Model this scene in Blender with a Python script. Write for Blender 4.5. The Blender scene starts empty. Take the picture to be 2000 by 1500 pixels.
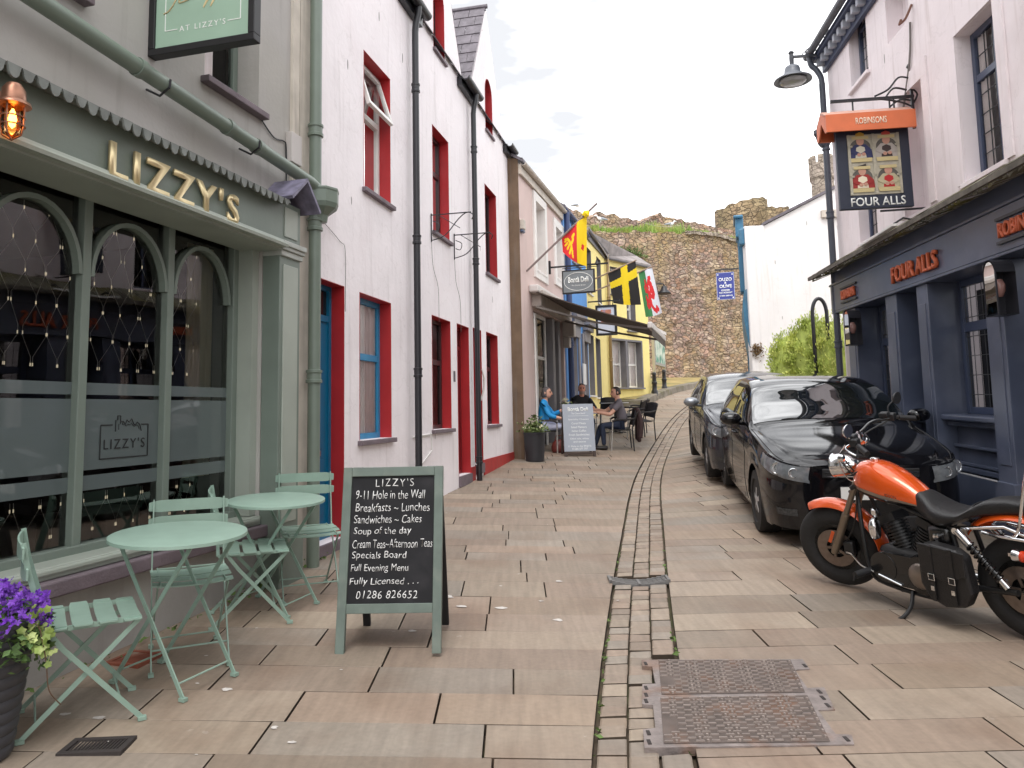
import bpy, bmesh, math, random
from mathutils import Vector as V, Matrix, Euler
from math import sin, cos, pi, radians as R
random.seed(7)
S = bpy.context.scene
COL = S.collection
# ---------------------------------------------------------------- camera
FP, CX, HZ, VV, CH = 1450., 1000., 803., 13434., 1.42
PIT = math.atan(FP/VV); CY = HZ-FP*math.tan(PIT); ROLL = math.atan(300/VV)
fw = V((0, cos(PIT), sin(PIT))); u0 = V((0, -sin(PIT), cos(PIT))); r0 = V((1, 0, 0))
cr = r0*cos(ROLL)-u0*sin(ROLL); cu = u0*cos(ROLL)+r0*sin(ROLL)
CP = V((0, 0, CH))
cd = bpy.data.cameras.new('camera'); cam = bpy.data.objects.new('camera', cd); COL.objects.link(cam)
cam.matrix_world = Matrix(((cr.x, cu.x, -fw.x, 0), (cr.y, cu.y, -fw.y, 0), (cr.z, cu.z, -fw.z, CH), (0, 0, 0, 1)))
cd.sensor_width = 36; cd.lens = 36*FP/2000; cd.shift_y = -(750-CY)/2000; cd.clip_end = 3000; cd.clip_start = .05
S.camera = cam
# ---------------------------------------------------------------- sky, sun, exposure (bright overcast)
EL, AZ = R(62), R(188)
W = bpy.data.worlds.new('World'); S.world = W; W.use_nodes = True
nt = W.node_tree; nt.nodes.clear(); N = nt.nodes.new; LK = nt.links.new
out = N('ShaderNodeOutputWorld'); bg = N('ShaderNodeBackground'); sky = N('ShaderNodeTexSky')
sky.sky_type = 'NISHITA'; sky.sun_disc = False; sky.sun_elevation = EL; sky.sun_rotation = AZ
tc = N('ShaderNodeTexCoord'); mp = N('ShaderNodeMapping'); mp.inputs['Scale'].default_value = (1, 1, 3.2)
nz = N('ShaderNodeTexNoise'); nz.inputs['Scale'].default_value = 2.6; nz.inputs['Detail'].default_value = 5; nz.inputs['Roughness'].default_value = .55
rp = N('ShaderNodeValToRGB'); rp.color_ramp.elements[0].position = .38; rp.color_ramp.elements[0].color = (4.3, 4.34, 4.45, 1)
rp.color_ramp.elements[1].position = .60; rp.color_ramp.elements[1].color = (15, 15, 15.1, 1)
mx = N('ShaderNodeMixRGB'); mx.inputs[0].default_value = .93
LK(tc.outputs['Generated'], mp.inputs[0]); LK(mp.outputs[0], nz.inputs['Vector']); LK(nz.outputs['Fac'], rp.inputs[0])
LK(sky.outputs[0], mx.inputs[1]); LK(rp.outputs[0], mx.inputs[2]); LK(mx.outputs[0], bg.inputs['Color'])
bg.inputs['Strength'].default_value = .115; LK(bg.outputs[0], out.inputs[0])
sd = bpy.data.lights.new('sun', 'SUN'); sd.energy = .9; sd.angle = R(25); sd.color = (1, .97, .95)
so = bpy.data.objects.new('sun', sd); COL.objects.link(so)
sv = V((sin(AZ)*cos(EL), cos(AZ)*cos(EL), sin(EL))); so.rotation_euler = sv.to_track_quat('Z', 'Y').to_euler(); so.location = (0, 0, 40)
S.view_settings.view_transform = 'Standard'; S.view_settings.look = 'None'; S.view_settings.gamma = 1; S.view_settings.exposure = 0.95
S.view_settings.use_curve_mapping = False
S.cycles.use_denoising = True; S.cycles.max_bounces = 8; S.cycles.transparent_max_bounces = 12
# ---------------------------------------------------------------- helpers
def ray(x, y): return fw + cr*((x-CX)/FP) - cu*((y-CY)/FP)
def lerp(x, xs, ys):
    if x <= xs[0]: return ys[0]
    for i in range(1, len(xs)):
        if x <= xs[i]:
            t = (x-xs[i-1])/(xs[i]-xs[i-1]); return ys[i-1]+t*(ys[i]-ys[i-1])
    return ys[-1]
def smooth(x, xs, ys):      # Catmull-Rom through the keys
    if x <= xs[0]: return ys[0]
    if x >= xs[-1]: return ys[-1]
    n = len(xs)
    for i in range(1, n):
        if x <= xs[i]:
            h = xs[i]-xs[i-1]; t = (x-xs[i-1])/h
            def tan(k):
                if k == 0: return (ys[1]-ys[0])/(xs[1]-xs[0])
                if k == n-1: return (ys[-1]-ys[-2])/(xs[-1]-xs[-2])
                a = (ys[k]-ys[k-1])/(xs[k]-xs[k-1]); b = (ys[k+1]-ys[k])/(xs[k+1]-xs[k])
                return 0 if a*b <= 0 else 2*a*b/(a+b)
            m0, m1 = tan(i-1)*h, tan(i)*h
            return (2*t**3-3*t*t+1)*ys[i-1]+(t**3-2*t*t+t)*m0+(-2*t**3+3*t*t)*ys[i]+(t**3-t*t)*m1
GY = [-8, 3.5, 9, 15, 22, 32, 60, 200]; GZ = [-.3, 0, .21, .50, 1.25, 2.35, 4.6, 6]
def chx(Y): return smooth(Y, [0, 3.4, 4.94, 7.27, 11.9, 17.5, 24, 32, 50], [-.12, .33, .58, 1.0, 1.9, 3.35, 5.6, 9.5, 20])   # left edge of the drainage channel
def gz(X, Y):
    return smooth(Y, GY, GZ)+.035*max(0, min(4, chx(Y)-X))+.035*max(0, min(5, Y-7.6))*max(0, min(1, (X-chx(Y)-.5)/1.1))
def gnd(x, y):
    d = ray(x, y); t = .5
    while t < 200:
        P = CP+d*t
        if P.z <= gz(P.x, P.y): return V((P.x, P.y, gz(P.x, P.y)))
        t += .004 if t < 12 else .02
    return CP+d*60
def at(x, y, Y):
    d = ray(x, y); return CP+d*(Y/d.y)
def rgb(*c):
    f = lambda v: (v/255/12.92 if v <= 10 else ((v/255+.055)/1.055)**2.4)
    return tuple(f(v) for v in c)+(1,)
MATS = {}
def mat(name, col, rough=.6, metal=0, var=.0, vscale=6, bump=0, bscale=60, coat=0, spec=.5, stain=None, streak=0, mixc=None, mixs=3, mixp=(.5, .62), emit=None, speck=0):
    if name in MATS: return MATS[name]
    m = bpy.data.materials.new(name); m.use_nodes = True; t = m.node_tree; b = t.nodes['Principled BSDF']; n = t.nodes.new; l = t.links.new
    b.inputs['Base Color'].default_value = col; b.inputs['Roughness'].default_value = rough; b.inputs['Metallic'].default_value = metal
    b.inputs['Coat Weight'].default_value = coat; b.inputs['Specular IOR Level'].default_value = spec; b.inputs['Coat Roughness'].default_value = .04
    if emit: b.inputs['Emission Color'].default_value = emit[0]; b.inputs['Emission Strength'].default_value = emit[1]
    cur = None; tcn = n('ShaderNodeTexCoord')
    def noise(s, d=4, vec=None):
        z = n('ShaderNodeTexNoise'); z.inputs['Scale'].default_value = s; z.inputs['Detail'].default_value = d; l(vec or tcn.outputs['Object'], z.inputs['Vector']); return z
    def mixin(fac, c1, c2):
        x = n('ShaderNodeMixRGB'); l(fac, x.inputs[0])
        if hasattr(c1, 'default_value'): l(c1, x.inputs[1])
        else: x.inputs[1].default_value = c1
        x.inputs[2].default_value = c2; return x.outputs[0]
    def ramp(o, p0, p1):
        r_ = n('ShaderNodeMapRange'); r_.inputs[1].default_value = p0; r_.inputs[2].default_value = p1; l(o, r_.inputs[0]); return r_.outputs[0]
    c = col
    if mixc: c = mixin(ramp(noise(mixs, 6).outputs['Fac'], *mixp), c, mixc)
    if var:
        z = noise(vscale, 6); h = n('ShaderNodeHueSaturation'); r_ = n('ShaderNodeMapRange'); r_.inputs[1].default_value = .3; r_.inputs[2].default_value = .7
        r_.inputs[3].default_value = 1-var; r_.inputs[4].default_value = 1+var; l(z.outputs['Fac'], r_.inputs[0]); l(r_.outputs[0], h.inputs['Value'])
        if hasattr(c, 'default_value'): l(c, h.inputs['Color'])
        else: h.inputs['Color'].default_value = c
        c = h.outputs[0]
    if streak:      # vertical weather streaks
        mp_ = n('ShaderNodeMapping'); mp_.inputs['Scale'].default_value = (7, 7, .5); l(tcn.outputs['Object'], mp_.inputs[0])
        z = noise(1.6, 5, mp_.outputs[0]); k = n('ShaderNodeMath'); k.operation = 'MULTIPLY'; k.inputs[1].default_value = streak
        l(ramp(z.outputs['Fac'], .55, .75), k.inputs[0]); c = mixin(k.outputs[0], c, stain or rgb(120, 112, 105))
    if speck:       # small dark flaws, longer than wide
        mp_ = n('ShaderNodeMapping'); mp_.inputs['Scale'].default_value = (3.1, 3.1, .8); l(tcn.outputs['Object'], mp_.inputs[0]); v = n('ShaderNodeTexVoronoi'); v.inputs['Scale'].default_value = 1; v.inputs['Randomness'].default_value = 1; l(mp_.outputs[0], v.inputs['Vector'])
        q = n('ShaderNodeMath'); q.operation = 'LESS_THAN'; q.inputs[1].default_value = .05; l(v.outputs['Distance'], q.inputs[0]); k = n('ShaderNodeMath'); k.operation = 'MULTIPLY'; k.inputs[1].default_value = speck; l(q.outputs[0], k.inputs[0]); c = mixin(k.outputs[0], c, rgb(96, 88, 82))
        zc = noise(1.4, 9); wr_ = n('ShaderNodeMath'); wr_.operation = 'SUBTRACT'; wr_.inputs[1].default_value = .5; l(zc.outputs['Fac'], wr_.inputs[0]); ab = n('ShaderNodeMath'); ab.operation = 'ABSOLUTE'; l(wr_.outputs[0], ab.inputs[0]); k2 = n('ShaderNodeMapRange'); k2.inputs[1].default_value = 0; k2.inputs[2].default_value = .006; k2.inputs[3].default_value = speck*.16; k2.inputs[4].default_value = 0; l(ab.outputs[0], k2.inputs[0]); c = mixin(k2.outputs[0], c, rgb(130, 120, 112))
    if hasattr(c, 'default_value'): l(c, b.inputs['Base Color'])
    if bump:
        z = noise(bscale, 5); bp = n('ShaderNodeBump'); bp.inputs['Strength'].default_value = bump; bp.inputs['Distance'].default_value = .02
        l(z.outputs['Fac'], bp.inputs['Height']); l(bp.outputs[0], b.inputs['Normal'])
    MATS[name] = m; return m
def glassmat(name, tint=(.75, .8, .8), ior=1.5, rough=.01):
    if name in MATS: return MATS[name]
    m = bpy.data.materials.new(name); m.use_nodes = True; t = m.node_tree; t.nodes.clear(); n = t.nodes.new; l = t.links.new
    o = n('ShaderNodeOutputMaterial'); x = n('ShaderNodeMixShader'); tr = n('ShaderNodeBsdfTransparent'); g = n('ShaderNodeBsdfGlossy'); f = n('ShaderNodeFresnel')
    f.inputs['IOR'].default_value = ior; tr.inputs[0].default_value = tint+(1,); g.inputs['Roughness'].default_value = rough
    z = n('ShaderNodeTexNoise'); z.inputs['Scale'].default_value = 1.2; bp = n('ShaderNodeBump'); bp.inputs['Strength'].default_value = .02; bp.inputs['Distance'].default_value = .2
    tcn = n('ShaderNodeTexCoord'); l(tcn.outputs['Object'], z.inputs['Vector']); l(z.outputs['Fac'], bp.inputs['Height']); l(bp.outputs[0], g.inputs['Normal'])
    l(f.outputs[0], x.inputs[0]); l(tr.outputs[0], x.inputs[1]); l(g.outputs[0], x.inputs[2]); l(x.outputs[0], o.inputs[0])
    MATS[name] = m; return m
def obj(name, bm, m, parent=None, sm=False, bev=0, kind=None, loc=None, rot=None, angle=None):
    me = bpy.data.meshes.new(name); bmesh.ops.recalc_face_normals(bm, faces=bm.faces[:]) if sm != 'keep' else None
    bm.to_mesh(me); bm.free()
    for mm in (m if isinstance(m, (list, tuple)) else [m]): me.materials.append(mm)
    if sm: me.shade_smooth()
    o = bpy.data.objects.new(name, me); COL.objects.link(o); o.parent = parent
    if angle: me.set_sharp_from_angle(angle=R(angle))
    if kind: o['kind'] = kind
    if loc: o.location = loc
    if rot: o.rotation_euler = rot
    if bev:
        b = o.modifiers.new('bevel', 'BEVEL'); b.width = bev; b.segments = 2; b.limit_method = 'ANGLE'; b.angle_limit = R(40)
    return o
def tag(o, label, cat, group=None, kind=None):
    o['label'] = label; o['category'] = cat
    if group: o['group'] = group
    if kind: o['kind'] = kind
    return o
def thing(name, label, cat, loc=(0, 0, 0), rz=0, group=None, scale=1):
    o = bpy.data.objects.new(name, None); COL.objects.link(o); o.location = loc; o.rotation_euler = (0, 0, rz); o.scale = (scale,)*3
    o.empty_display_size = .2
    return tag(o, label, cat, group)
def dup(o, parent=None):
    c = o.copy(); COL.objects.link(c); c.parent = parent
    for ch in [k for k in S.objects if k.parent == o]: dup(ch, c)
    return c
def BM(): return bmesh.new()
def box(bm, x0, x1, y0, y1, z0, z1, M=None, mi=0):
    vs = [V((x, y, z)) for x in (x0, x1) for y in (y0, y1) for z in (z0, z1)]
    if M: vs = [M @ v for v in vs]
    b = [bm.verts.new(v) for v in vs]
    for f in ((0, 1, 3, 2), (4, 6, 7, 5), (0, 4, 5, 1), (2, 3, 7, 6), (0, 2, 6, 4), (1, 5, 7, 3)):
        bm.faces.new([b[i] for i in f]).material_index = mi
    return bm
def bar(bm, a, b, w, h=None, up=(0, 0, 1), mi=0):     # box section bar from a to b
    a, b = V(a), V(b); d = b-a; L = d.length; z = d.normalized(); x = z.cross(V(up))
    if x.length < 1e-4: x = z.cross(V((1, 0, 0)))
    x.normalize(); y = z.cross(x); h = h or w
    M = Matrix((x, y, z)).transposed().to_4x4(); M.translation = a
    return box(bm, -w/2, w/2, -h/2, h/2, 0, L, M, mi)
def ring(bm, c, x, y, r, seg, ry=None):
    ry = ry or r
    return [bm.verts.new(c+x*(r*cos(2*pi*i/seg))+y*(ry*sin(2*pi*i/seg))) for i in range(seg)]
def skin(bm, rings, closed=False, mi=0, cap=True):
    fs = []
    n = len(rings[0])
    for a, b in zip(rings, rings[1:]+([rings[0]] if closed else [])):
        for i in range(n):
            f = bm.faces.new((a[i], a[(i+1) % n], b[(i+1) % n], b[i])); f.material_index = mi; fs.append(f)
    if cap and not closed:
        for r_ in (rings[0], rings[-1]):
            try: bm.faces.new(r_).material_index = mi
            except Exception: pass
    return fs
def spline(pts, k=6):
    pts = [V(p) for p in pts]; o = []
    for i in range(len(pts)-1):
        p0, p1, p2, p3 = pts[max(0, i-1)], pts[i], pts[i+1], pts[min(len(pts)-1, i+2)]
        for j in range(k):
            t = j/k; o.append(.5*((2*p1)+(p2-p0)*t+(2*p0-5*p1+4*p2-p3)*t*t+(3*p1-p0-3*p2+p3)*t**3))
    return o+[pts[-1]]
def tube(bm, pts, r, seg=8, closed=False, mi=0, up=None):
    pts = [V(p) for p in pts]; n = len(pts); rings = []; x = None
    rs = r if isinstance(r, (list, tuple)) else [r]*n
    for i, p in enumerate(pts):
        if closed: d = pts[(i+1) % n]-pts[i-1]
        else: d = pts[min(n-1, i+1)]-pts[max(0, i-1)]
        d.normalize()
        if x is None: x = d.cross(V(up or (.3, .5, .8))); x.normalize()
        else: x = x-d*x.dot(d); x.normalize()
        rings.append(ring(bm, p, x, d.cross(x), rs[i], seg))
    skin(bm, rings, closed, mi); return bm
def lathe(bm, prof, c=(0, 0, 0), ax=(0, 0, 1), seg=20, mi=0, M=None):
    c = V(c); ax = V(ax).normalized(); x = ax.orthogonal().normalized(); y = ax.cross(x)
    skin(bm, [ring(bm, c+ax*z, x, y, max(r_, 1e-4), seg) for r_, z in prof], mi=mi); return bm
def prism(bm, poly, y0, y1, mi=0, M=None):       # polygon in x,z extruded along y
    a = [V((x, y0, z)) for x, z in poly]; b = [V((x, y1, z)) for x, z in poly]
    if M: a = [M @ v for v in a]; b = [M @ v for v in b]
    a = [bm.verts.new(v) for v in a]; b = [bm.verts.new(v) for v in b]
    bm.faces.new(a).material_index = mi; bm.faces.new(b[::-1]).material_index = mi
    for i in range(len(a)):
        j = (i+1) % len(a); bm.faces.new((a[i], b[i], b[j], a[j])).material_index = mi
    return bm
def sheet(bm, outline, holes=(), d=.3, y=0, back=True):      # wall skin with openings, front at y, reveals going back
    loops = []
    for P in [outline]+list(holes):
        vs = [bm.verts.new((x, y, z)) for x, z in P]
        loops.append([bm.edges.new((vs[i], vs[(i+1) % len(vs)])) for i in range(len(vs))])
    es = [e for L in loops for e in L]
    bmesh.ops.triangle_fill(bm, edges=es, use_beauty=True)
    for L in loops:
        r_ = bmesh.ops.extrude_edge_only(bm, edges=L)
        bmesh.ops.translate(bm, verts=[g for g in r_['geom'] if isinstance(g, bmesh.types.BMVert)], vec=(0, d, 0))
    return bm
def rect(x0, x1, z0, z1): return [(x0, z0), (x1, z0), (x1, z1), (x0, z1)]
def arch(x0, x1, z0, z1, rise, n=12):
    c = (x0+x1)/2; w = (x1-x0)/2
    return [(x0, z0), (x1, z0)]+[(c+w*cos(pi*i/n), z1-rise+rise*sin(pi*i/n)) for i in range(n+1)]
class Fr:           # facade frame: x along the wall as seen, -y out to the street, z up; lean tilts the whole front a little
    def __init__(s, a, b, zb=0, lean=0):
        s.a = V(a); d = V(b)-s.a; s.L = d.length; s.d = d.normalized(); s.n = V((s.d.y, -s.d.x))
        s.z = zb; s.rz = math.atan2(s.d.y, s.d.x); s.c = cos(lean); s.s = sin(lean); s.lean = lean
    def p(s, x, y, o=0):
        q = s.a+s.n*o; d = ray(x, y); d2 = V((d.x, d.y)); t = q.dot(s.n)/d2.dot(s.n)
        P = CP+d*t; u = (V((P.x, P.y))-s.a).dot(s.d); z = P.z-s.z
        return (u*s.c-z*s.s, u*s.s+z*s.c)
    def w(s, x, y, z):
        u = x*s.c+z*s.s; q = s.a+s.d*u-s.n*y; return V((q.x, q.y, s.z-x*s.s+z*s.c))
    def root(s, name, label, cat, group=None):
        o = thing(name, label, cat, (s.a.x, s.a.y, s.z), s.rz, group); o.rotation_euler = (0, s.lean, s.rz); return o
    def perp(s, x, right=True, far=3):     # plane standing out from the wall at x; right: wall is on the left as seen
        p0, p1 = s.w(x, 0, 0), s.w(x, -far, 0)
        return Fr(p0.xy, p1.xy) if right else Fr(p1.xy, p0.xy)
def text(s, m, parent, name='lettering', x=0, y=0, z=0, w=None, h=None, depth=.004, rot=(pi/2, 0, 0), shear=0, align='CENTER', offset=0, space=1):
    c = bpy.data.curves.new('txt', 'FONT'); c.body = s; c.size = 1; c.align_x = 'LEFT'; c.extrude = 0; c.shear = shear; c.resolution_u = 3; c.offset = offset; c.space_character = space
    o = bpy.data.objects.new('txt', c); COL.objects.link(o); bpy.context.view_layer.update()
    me = bpy.data.meshes.new_from_object(o.evaluated_get(bpy.context.evaluated_depsgraph_get())); bpy.data.objects.remove(o)
    xs = [v.co.x for v in me.vertices]; ys = [v.co.y for v in me.vertices]; x0, x1, y0, y1 = min(xs), max(xs), min(ys), max(ys)
    sx = (w/(x1-x0)) if w else None; sy = (h/(y1-y0)) if h else None
    sx = sx or sy; sy = sy or sx
    ox = {'CENTER': (x0+x1)/2, 'LEFT': x0, 'RIGHT': x1}[align]
    bm = bmesh.new(); bm.from_mesh(me); bpy.data.meshes.remove(me)
    for v in bm.verts: v.co = V(((v.co.x-ox)*sx, (v.co.y-(y0+y1)/2)*sy, 0))
    if depth:
        g = bmesh.ops.extrude_face_region(bm, geom=bm.faces[:]); bmesh.ops.translate(bm, verts=[q for q in g['geom'] if isinstance(q, bmesh.types.BMVert)], vec=(0, 0, depth))
    return obj(name, bm, m, parent, loc=(x, y, z), rot=rot)
def leaves(bm, pts, size, flat=0, droop=0, mi=None, jit=.5):
    for p in pts:
        p = V(p[:3]); s = size*(1+random.uniform(-jit, jit)); e = Euler((random.uniform(-1.2, 1.2), random.uniform(-1.2, 1.2), random.uniform(0, 6.3))); M = e.to_matrix()
        q = [M @ V(k)*s for k in ((0, -.5, 0), (.32, 0, .08), (0, .6, 0), (-.32, 0, .08))]
        f = bm.faces.new([bm.verts.new(p+k) for k in q])
        if mi: f.material_index = random.choice(mi)
    return bm
def rnd(a): return random.uniform(-a, a)
# ---------------------------------------------------------------- ground: paving slabs, sett channel, pavement
def pavemat(name, base, cols, joint=False):
    m = bpy.data.materials.new(name); m.use_nodes = True; t = m.node_tree; b = t.nodes['Principled BSDF']; n = t.nodes.new; l = t.links.new
    tcn = n('ShaderNodeTexCoord'); at_ = n('ShaderNodeVertexColor'); at_.layer_name = 'tone'
    z1 = n('ShaderNodeTexNoise'); z1.inputs['Scale'].default_value = 2.3; z1.inputs['Detail'].default_value = 8; z1.inputs['Roughness'].default_value = .65
    z2 = n('ShaderNodeTexNoise'); z2.inputs['Scale'].default_value = 38; z2.inputs['Detail'].default_value = 6
    for z in (z1, z2): l(tcn.outputs['Object'], z.inputs['Vector'])
    h = n('ShaderNodeHueSaturation'); r1 = n('ShaderNodeMapRange'); r1.inputs[1].default_value = .25; r1.inputs[2].default_value = .75; r1.inputs[3].default_value = .8; r1.inputs[4].default_value = 1.2
    a = n('ShaderNodeMath'); a.operation = 'MULTIPLY_ADD'; a.inputs[1].default_value = .45; l(z2.outputs['Fac'], a.inputs[0]); 
    k = n('ShaderNodeMath'); k.operation = 'MULTIPLY'; k.inputs[1].default_value = .55; l(z1.outputs['Fac'], k.inputs[0]); l(k.outputs[0], a.inputs[2])
    l(a.outputs[0], r1.inputs[0]); l(r1.outputs[0], h.inputs['Value']); l(at_.outputs[0], h.inputs['Color'])
    # greenish lichen film and pale specks
    z3 = n('ShaderNodeTexNoise'); z3.inputs['Scale'].default_value = .8; z3.inputs['Detail'].default_value = 7; l(tcn.outputs['Object'], z3.inputs['Vector'])
    r3 = n('ShaderNodeMapRange'); r3.inputs[1].default_value = .52; r3.inputs[2].default_value = .72; r3.inputs[4].default_value = .3; l(z3.outputs['Fac'], r3.inputs[0])
    x1 = n('ShaderNodeMixRGB'); l(r3.outputs[0], x1.inputs[0]); l(h.outputs[0], x1.inputs[1]); x1.inputs[2].default_value = rgb(134, 119, 100)
    vo = n('ShaderNodeTexVoronoi'); vo.inputs['Scale'].default_value = 3.2; vo.feature = 'F1'; vo.inputs['Randomness'].default_value = 1; 
    wv = n('ShaderNodeMixRGB'); wv.blend_type = 'ADD'; wv.inputs[0].default_value = .06; l(tcn.outputs['Object'], wv.inputs[1]); l(z2.outputs['Color'], wv.inputs[2]); l(wv.outputs[0], vo.inputs['Vector'])
    sp = n('ShaderNodeMath'); sp.operation = 'LESS_THAN'; sp.inputs[1].default_value = .045; l(vo.outputs['Distance'], sp.inputs[0])
    sk = n('ShaderNodeMath'); sk.operation = 'MULTIPLY'; l(sp.outputs[0], sk.inputs[0]); rs = n('ShaderNodeMapRange'); rs.inputs[1].default_value = .5; rs.inputs[2].default_value = .62; rs.inputs[4].default_value = .55; l(z3.outputs['Fac'], rs.inputs[0]); l(rs.outputs[0], sk.inputs[1])
    x2 = n('ShaderNodeMixRGB'); l(sk.outputs[0], x2.inputs[0]); l(x1.outputs[0], x2.inputs[1]); x2.inputs[2].default_value = rgb(200, 192, 182)
    mp = n('ShaderNodeMapping'); mp.inputs['Scale'].default_value = (26, 2.2, 1); mp.inputs['Rotation'].default_value = (0, 0, .06); l(tcn.outputs['Object'], mp.inputs[0]); z4 = n('ShaderNodeTexNoise'); z4.inputs['Scale'].default_value = 1; z4.inputs['Detail'].default_value = 3; l(mp.outputs[0], z4.inputs['Vector'])
    h4 = n('ShaderNodeHueSaturation'); r4 = n('ShaderNodeMapRange'); r4.inputs[1].default_value = .3; r4.inputs[2].default_value = .7; r4.inputs[3].default_value = .88; r4.inputs[4].default_value = 1.1; l(z4.outputs['Fac'], r4.inputs[0]); l(r4.outputs[0], h4.inputs['Value']); l(x2.outputs[0], h4.inputs['Color'])
    z6 = n('ShaderNodeTexNoise'); z6.inputs['Scale'].default_value = 1.7; z6.inputs['Detail'].default_value = 5; mp6 = n('ShaderNodeMapping'); mp6.inputs['Location'].default_value = (7, 3, 0); l(tcn.outputs['Object'], mp6.inputs[0]); l(mp6.outputs[0], z6.inputs['Vector']); r6 = n('ShaderNodeMapRange'); r6.inputs[1].default_value = .5; r6.inputs[2].default_value = .75; r6.inputs[4].default_value = .5; l(z6.outputs['Fac'], r6.inputs[0])
    x6 = n('ShaderNodeMixRGB'); l(r6.outputs[0], x6.inputs[0]); l(h4.outputs[0], x6.inputs[1]); x6.inputs[2].default_value = rgb(116, 92, 74)
    l(x6.outputs[0], b.inputs['Base Color'])
    rr = n('ShaderNodeMapRange'); rr.inputs[3].default_value = .45; rr.inputs[4].default_value = .8; l(z1.outputs['Fac'], rr.inputs[0]); l(rr.outputs[0], b.inputs['Roughness'])
    bp = n('ShaderNodeBump'); bp.inputs['Strength'].default_value = .35; bp.inputs['Distance'].default_value = .012; l(a.outputs[0], bp.inputs['Height']); l(bp.outputs[0], b.inputs['Normal'])
    return m
PV = pavemat('paving stone', None, None)
JOINT = mat('joint soil', rgb(78, 66, 52), .95, var=.35, vscale=9, mixc=rgb(72, 74, 44), mixs=2.2)
TONES = [(140, 126, 111), (143, 129, 114), (138, 123, 109), (141, 124, 109), (139, 128, 116), (147, 133, 117), (134, 120, 106), (143, 126, 111), (139, 129, 117), (144, 127, 110)]
DIRT = rgb(62, 52, 42)
def slab(bm, lay, q, tone, j=.006, dz=0, ch=.006):
    # q: four xy corners ccw; sits on gz with a small chamfer into the joint
    c = sum((V(p) for p in q), V((0, 0)))/4
    def shr(p, a): v = V(p)-c; L = v.length; return c+v*(max(L-a, .01)/L)
    hz = [rnd(.002) for _ in q]
    top = []; edge = []; low = []
    for i, p in enumerate(q):
        a = shr(p, j+ch*1.4); e = shr(p, j)
        top.append(bm.verts.new((a.x, a.y, gz(a.x, a.y)+dz+hz[i]))); edge.append(bm.verts.new((e.x, e.y, gz(e.x, e.y)+dz+hz[i]-ch*.6))); low.append(bm.verts.new((e.x, e.y, gz(e.x, e.y)+dz-.06)))
    fs = [bm.faces.new(top)]
    for i in range(4):
        k = (i+1) % 4; fs.append(bm.faces.new((edge[i], edge[k], top[k], top[i]))); fs.append(bm.faces.new((low[i], low[k], edge[k], edge[i])))
    for i, f in enumerate(fs):      # the low sides carry the dark soil of the joint
        for lp in f.loops: lp[lay] = tone if i == 0 or i % 2 else DIRT
def tone():
    c = random.choice(TONES); k = random.uniform(.93, 1.07); return tuple(v for v in rgb(*[min(255, x*k) for x in c]))
def leftx(Y): return lerp(Y, [-9, 3.67, 6.4, 14.1, 18.4, 24], [-5.7, -2.45, -1.74, -.01, 1.35, 3.1])-.12
def rightx(Y): return lerp(Y, [-6, 11.2, 11.3, 18, 24, 34], [2.95, 5.0, 6.6, 5.9, 7.4, 15])+.1 if Y < 18 else lerp(Y, [18, 24, 34, 45], [6.0, 7.7, 15, 30])
CWID = .40
bm = BM(); lay = bm.loops.layers.float_color.new('tone')
Y = 1.2
while Y < 33:
    d = random.choice([.3, .36, .4, .33, .27]) if Y < 16 else random.choice([.3, .36, .42])
    Yb = Y+d; sk = [rnd(.012) for _ in range(4)]
    for side in (0, 1):
        xa, xb = (leftx(Y)-.1, chx(Y)-.012) if side == 0 else (chx(Y)+CWID+.012, rightx(Y))
        da, db = (0, chx(Yb)-chx(Y)) if side == 0 else (chx(Yb)-chx(Y), 0)
        if xb-xa < .1: continue
        x = xa
        while x < xb-.05:
            w = random.uniform(.5, 1.15)
            if xb-x-w < .35: w = xb-x
            x2 = x+w; t0 = (x-xa)/(xb-xa); t1 = (x2-xa)/(xb-xa); s0 = da+(db-da)*t0 if t0 < .01 or t0 > .99 else 0; s1 = da+(db-da)*t1 if t1 < .01 or t1 > .99 else 0
            slab(bm, lay, [(x, Y), (x2, Y), (x2+s1, Yb), (x+s0, Yb)], tone(), j=random.uniform(.004, .007), ch=.003)
            x = x2
    Y = Yb
obj('street_paving', bm, PV, kind='structure')
# sett channel
bm = BM(); lay = bm.loops.layers.float_color.new('tone'); Y = 1.2
dish = [-.006, -.016, -.006]; w3 = CWID/3
while Y < 30:
    d = random.uniform(.1, .15)
    for k in range(3):
        dd = rnd(.012); a = chx(Y)+k*w3; b = chx(Y+d)+k*w3
        if k == 2 and 3.25 < Y < 4.33 or abs(Y+.06-gnd(1247, 1133).y) < .12: continue
        slab(bm, lay, [(a, Y+dd), (a+w3, Y+dd+rnd(.004)), (b+w3, Y+d+dd), (b, Y+d+dd+rnd(.004))], tone(), j=.007, dz=dish[k]+rnd(.003), ch=.008)
    Y += d
obj('sett_channel', bm, PV, kind='structure')
# one ground sheet below, out to the horizon
bm = BM(); Ys = [-30, -10, -4]+[-2+i*.5 for i in range(80)]+[40, 46, 54, 70, 100, 160, 300, 600, 1200]; Xs = [-900, -300, -80, -30, -12]+[-8+i*.8 for i in range(36)]+[22, 26, 32, 60, 200, 500, 900]
g = [[bm.verts.new((x, y, gz(x, y)-.05-(.03 if not(-9 < x < 22 and y < 40) else 0))) for x in Xs] for y in Ys]
for i in range(len(Ys)-1):
    for j in range(len(Xs)-1): bm.faces.new((g[i][j], g[i][j+1], g[i+1][j+1], g[i+1][j]))
obj('ground', bm, JOINT, kind='structure')
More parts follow.
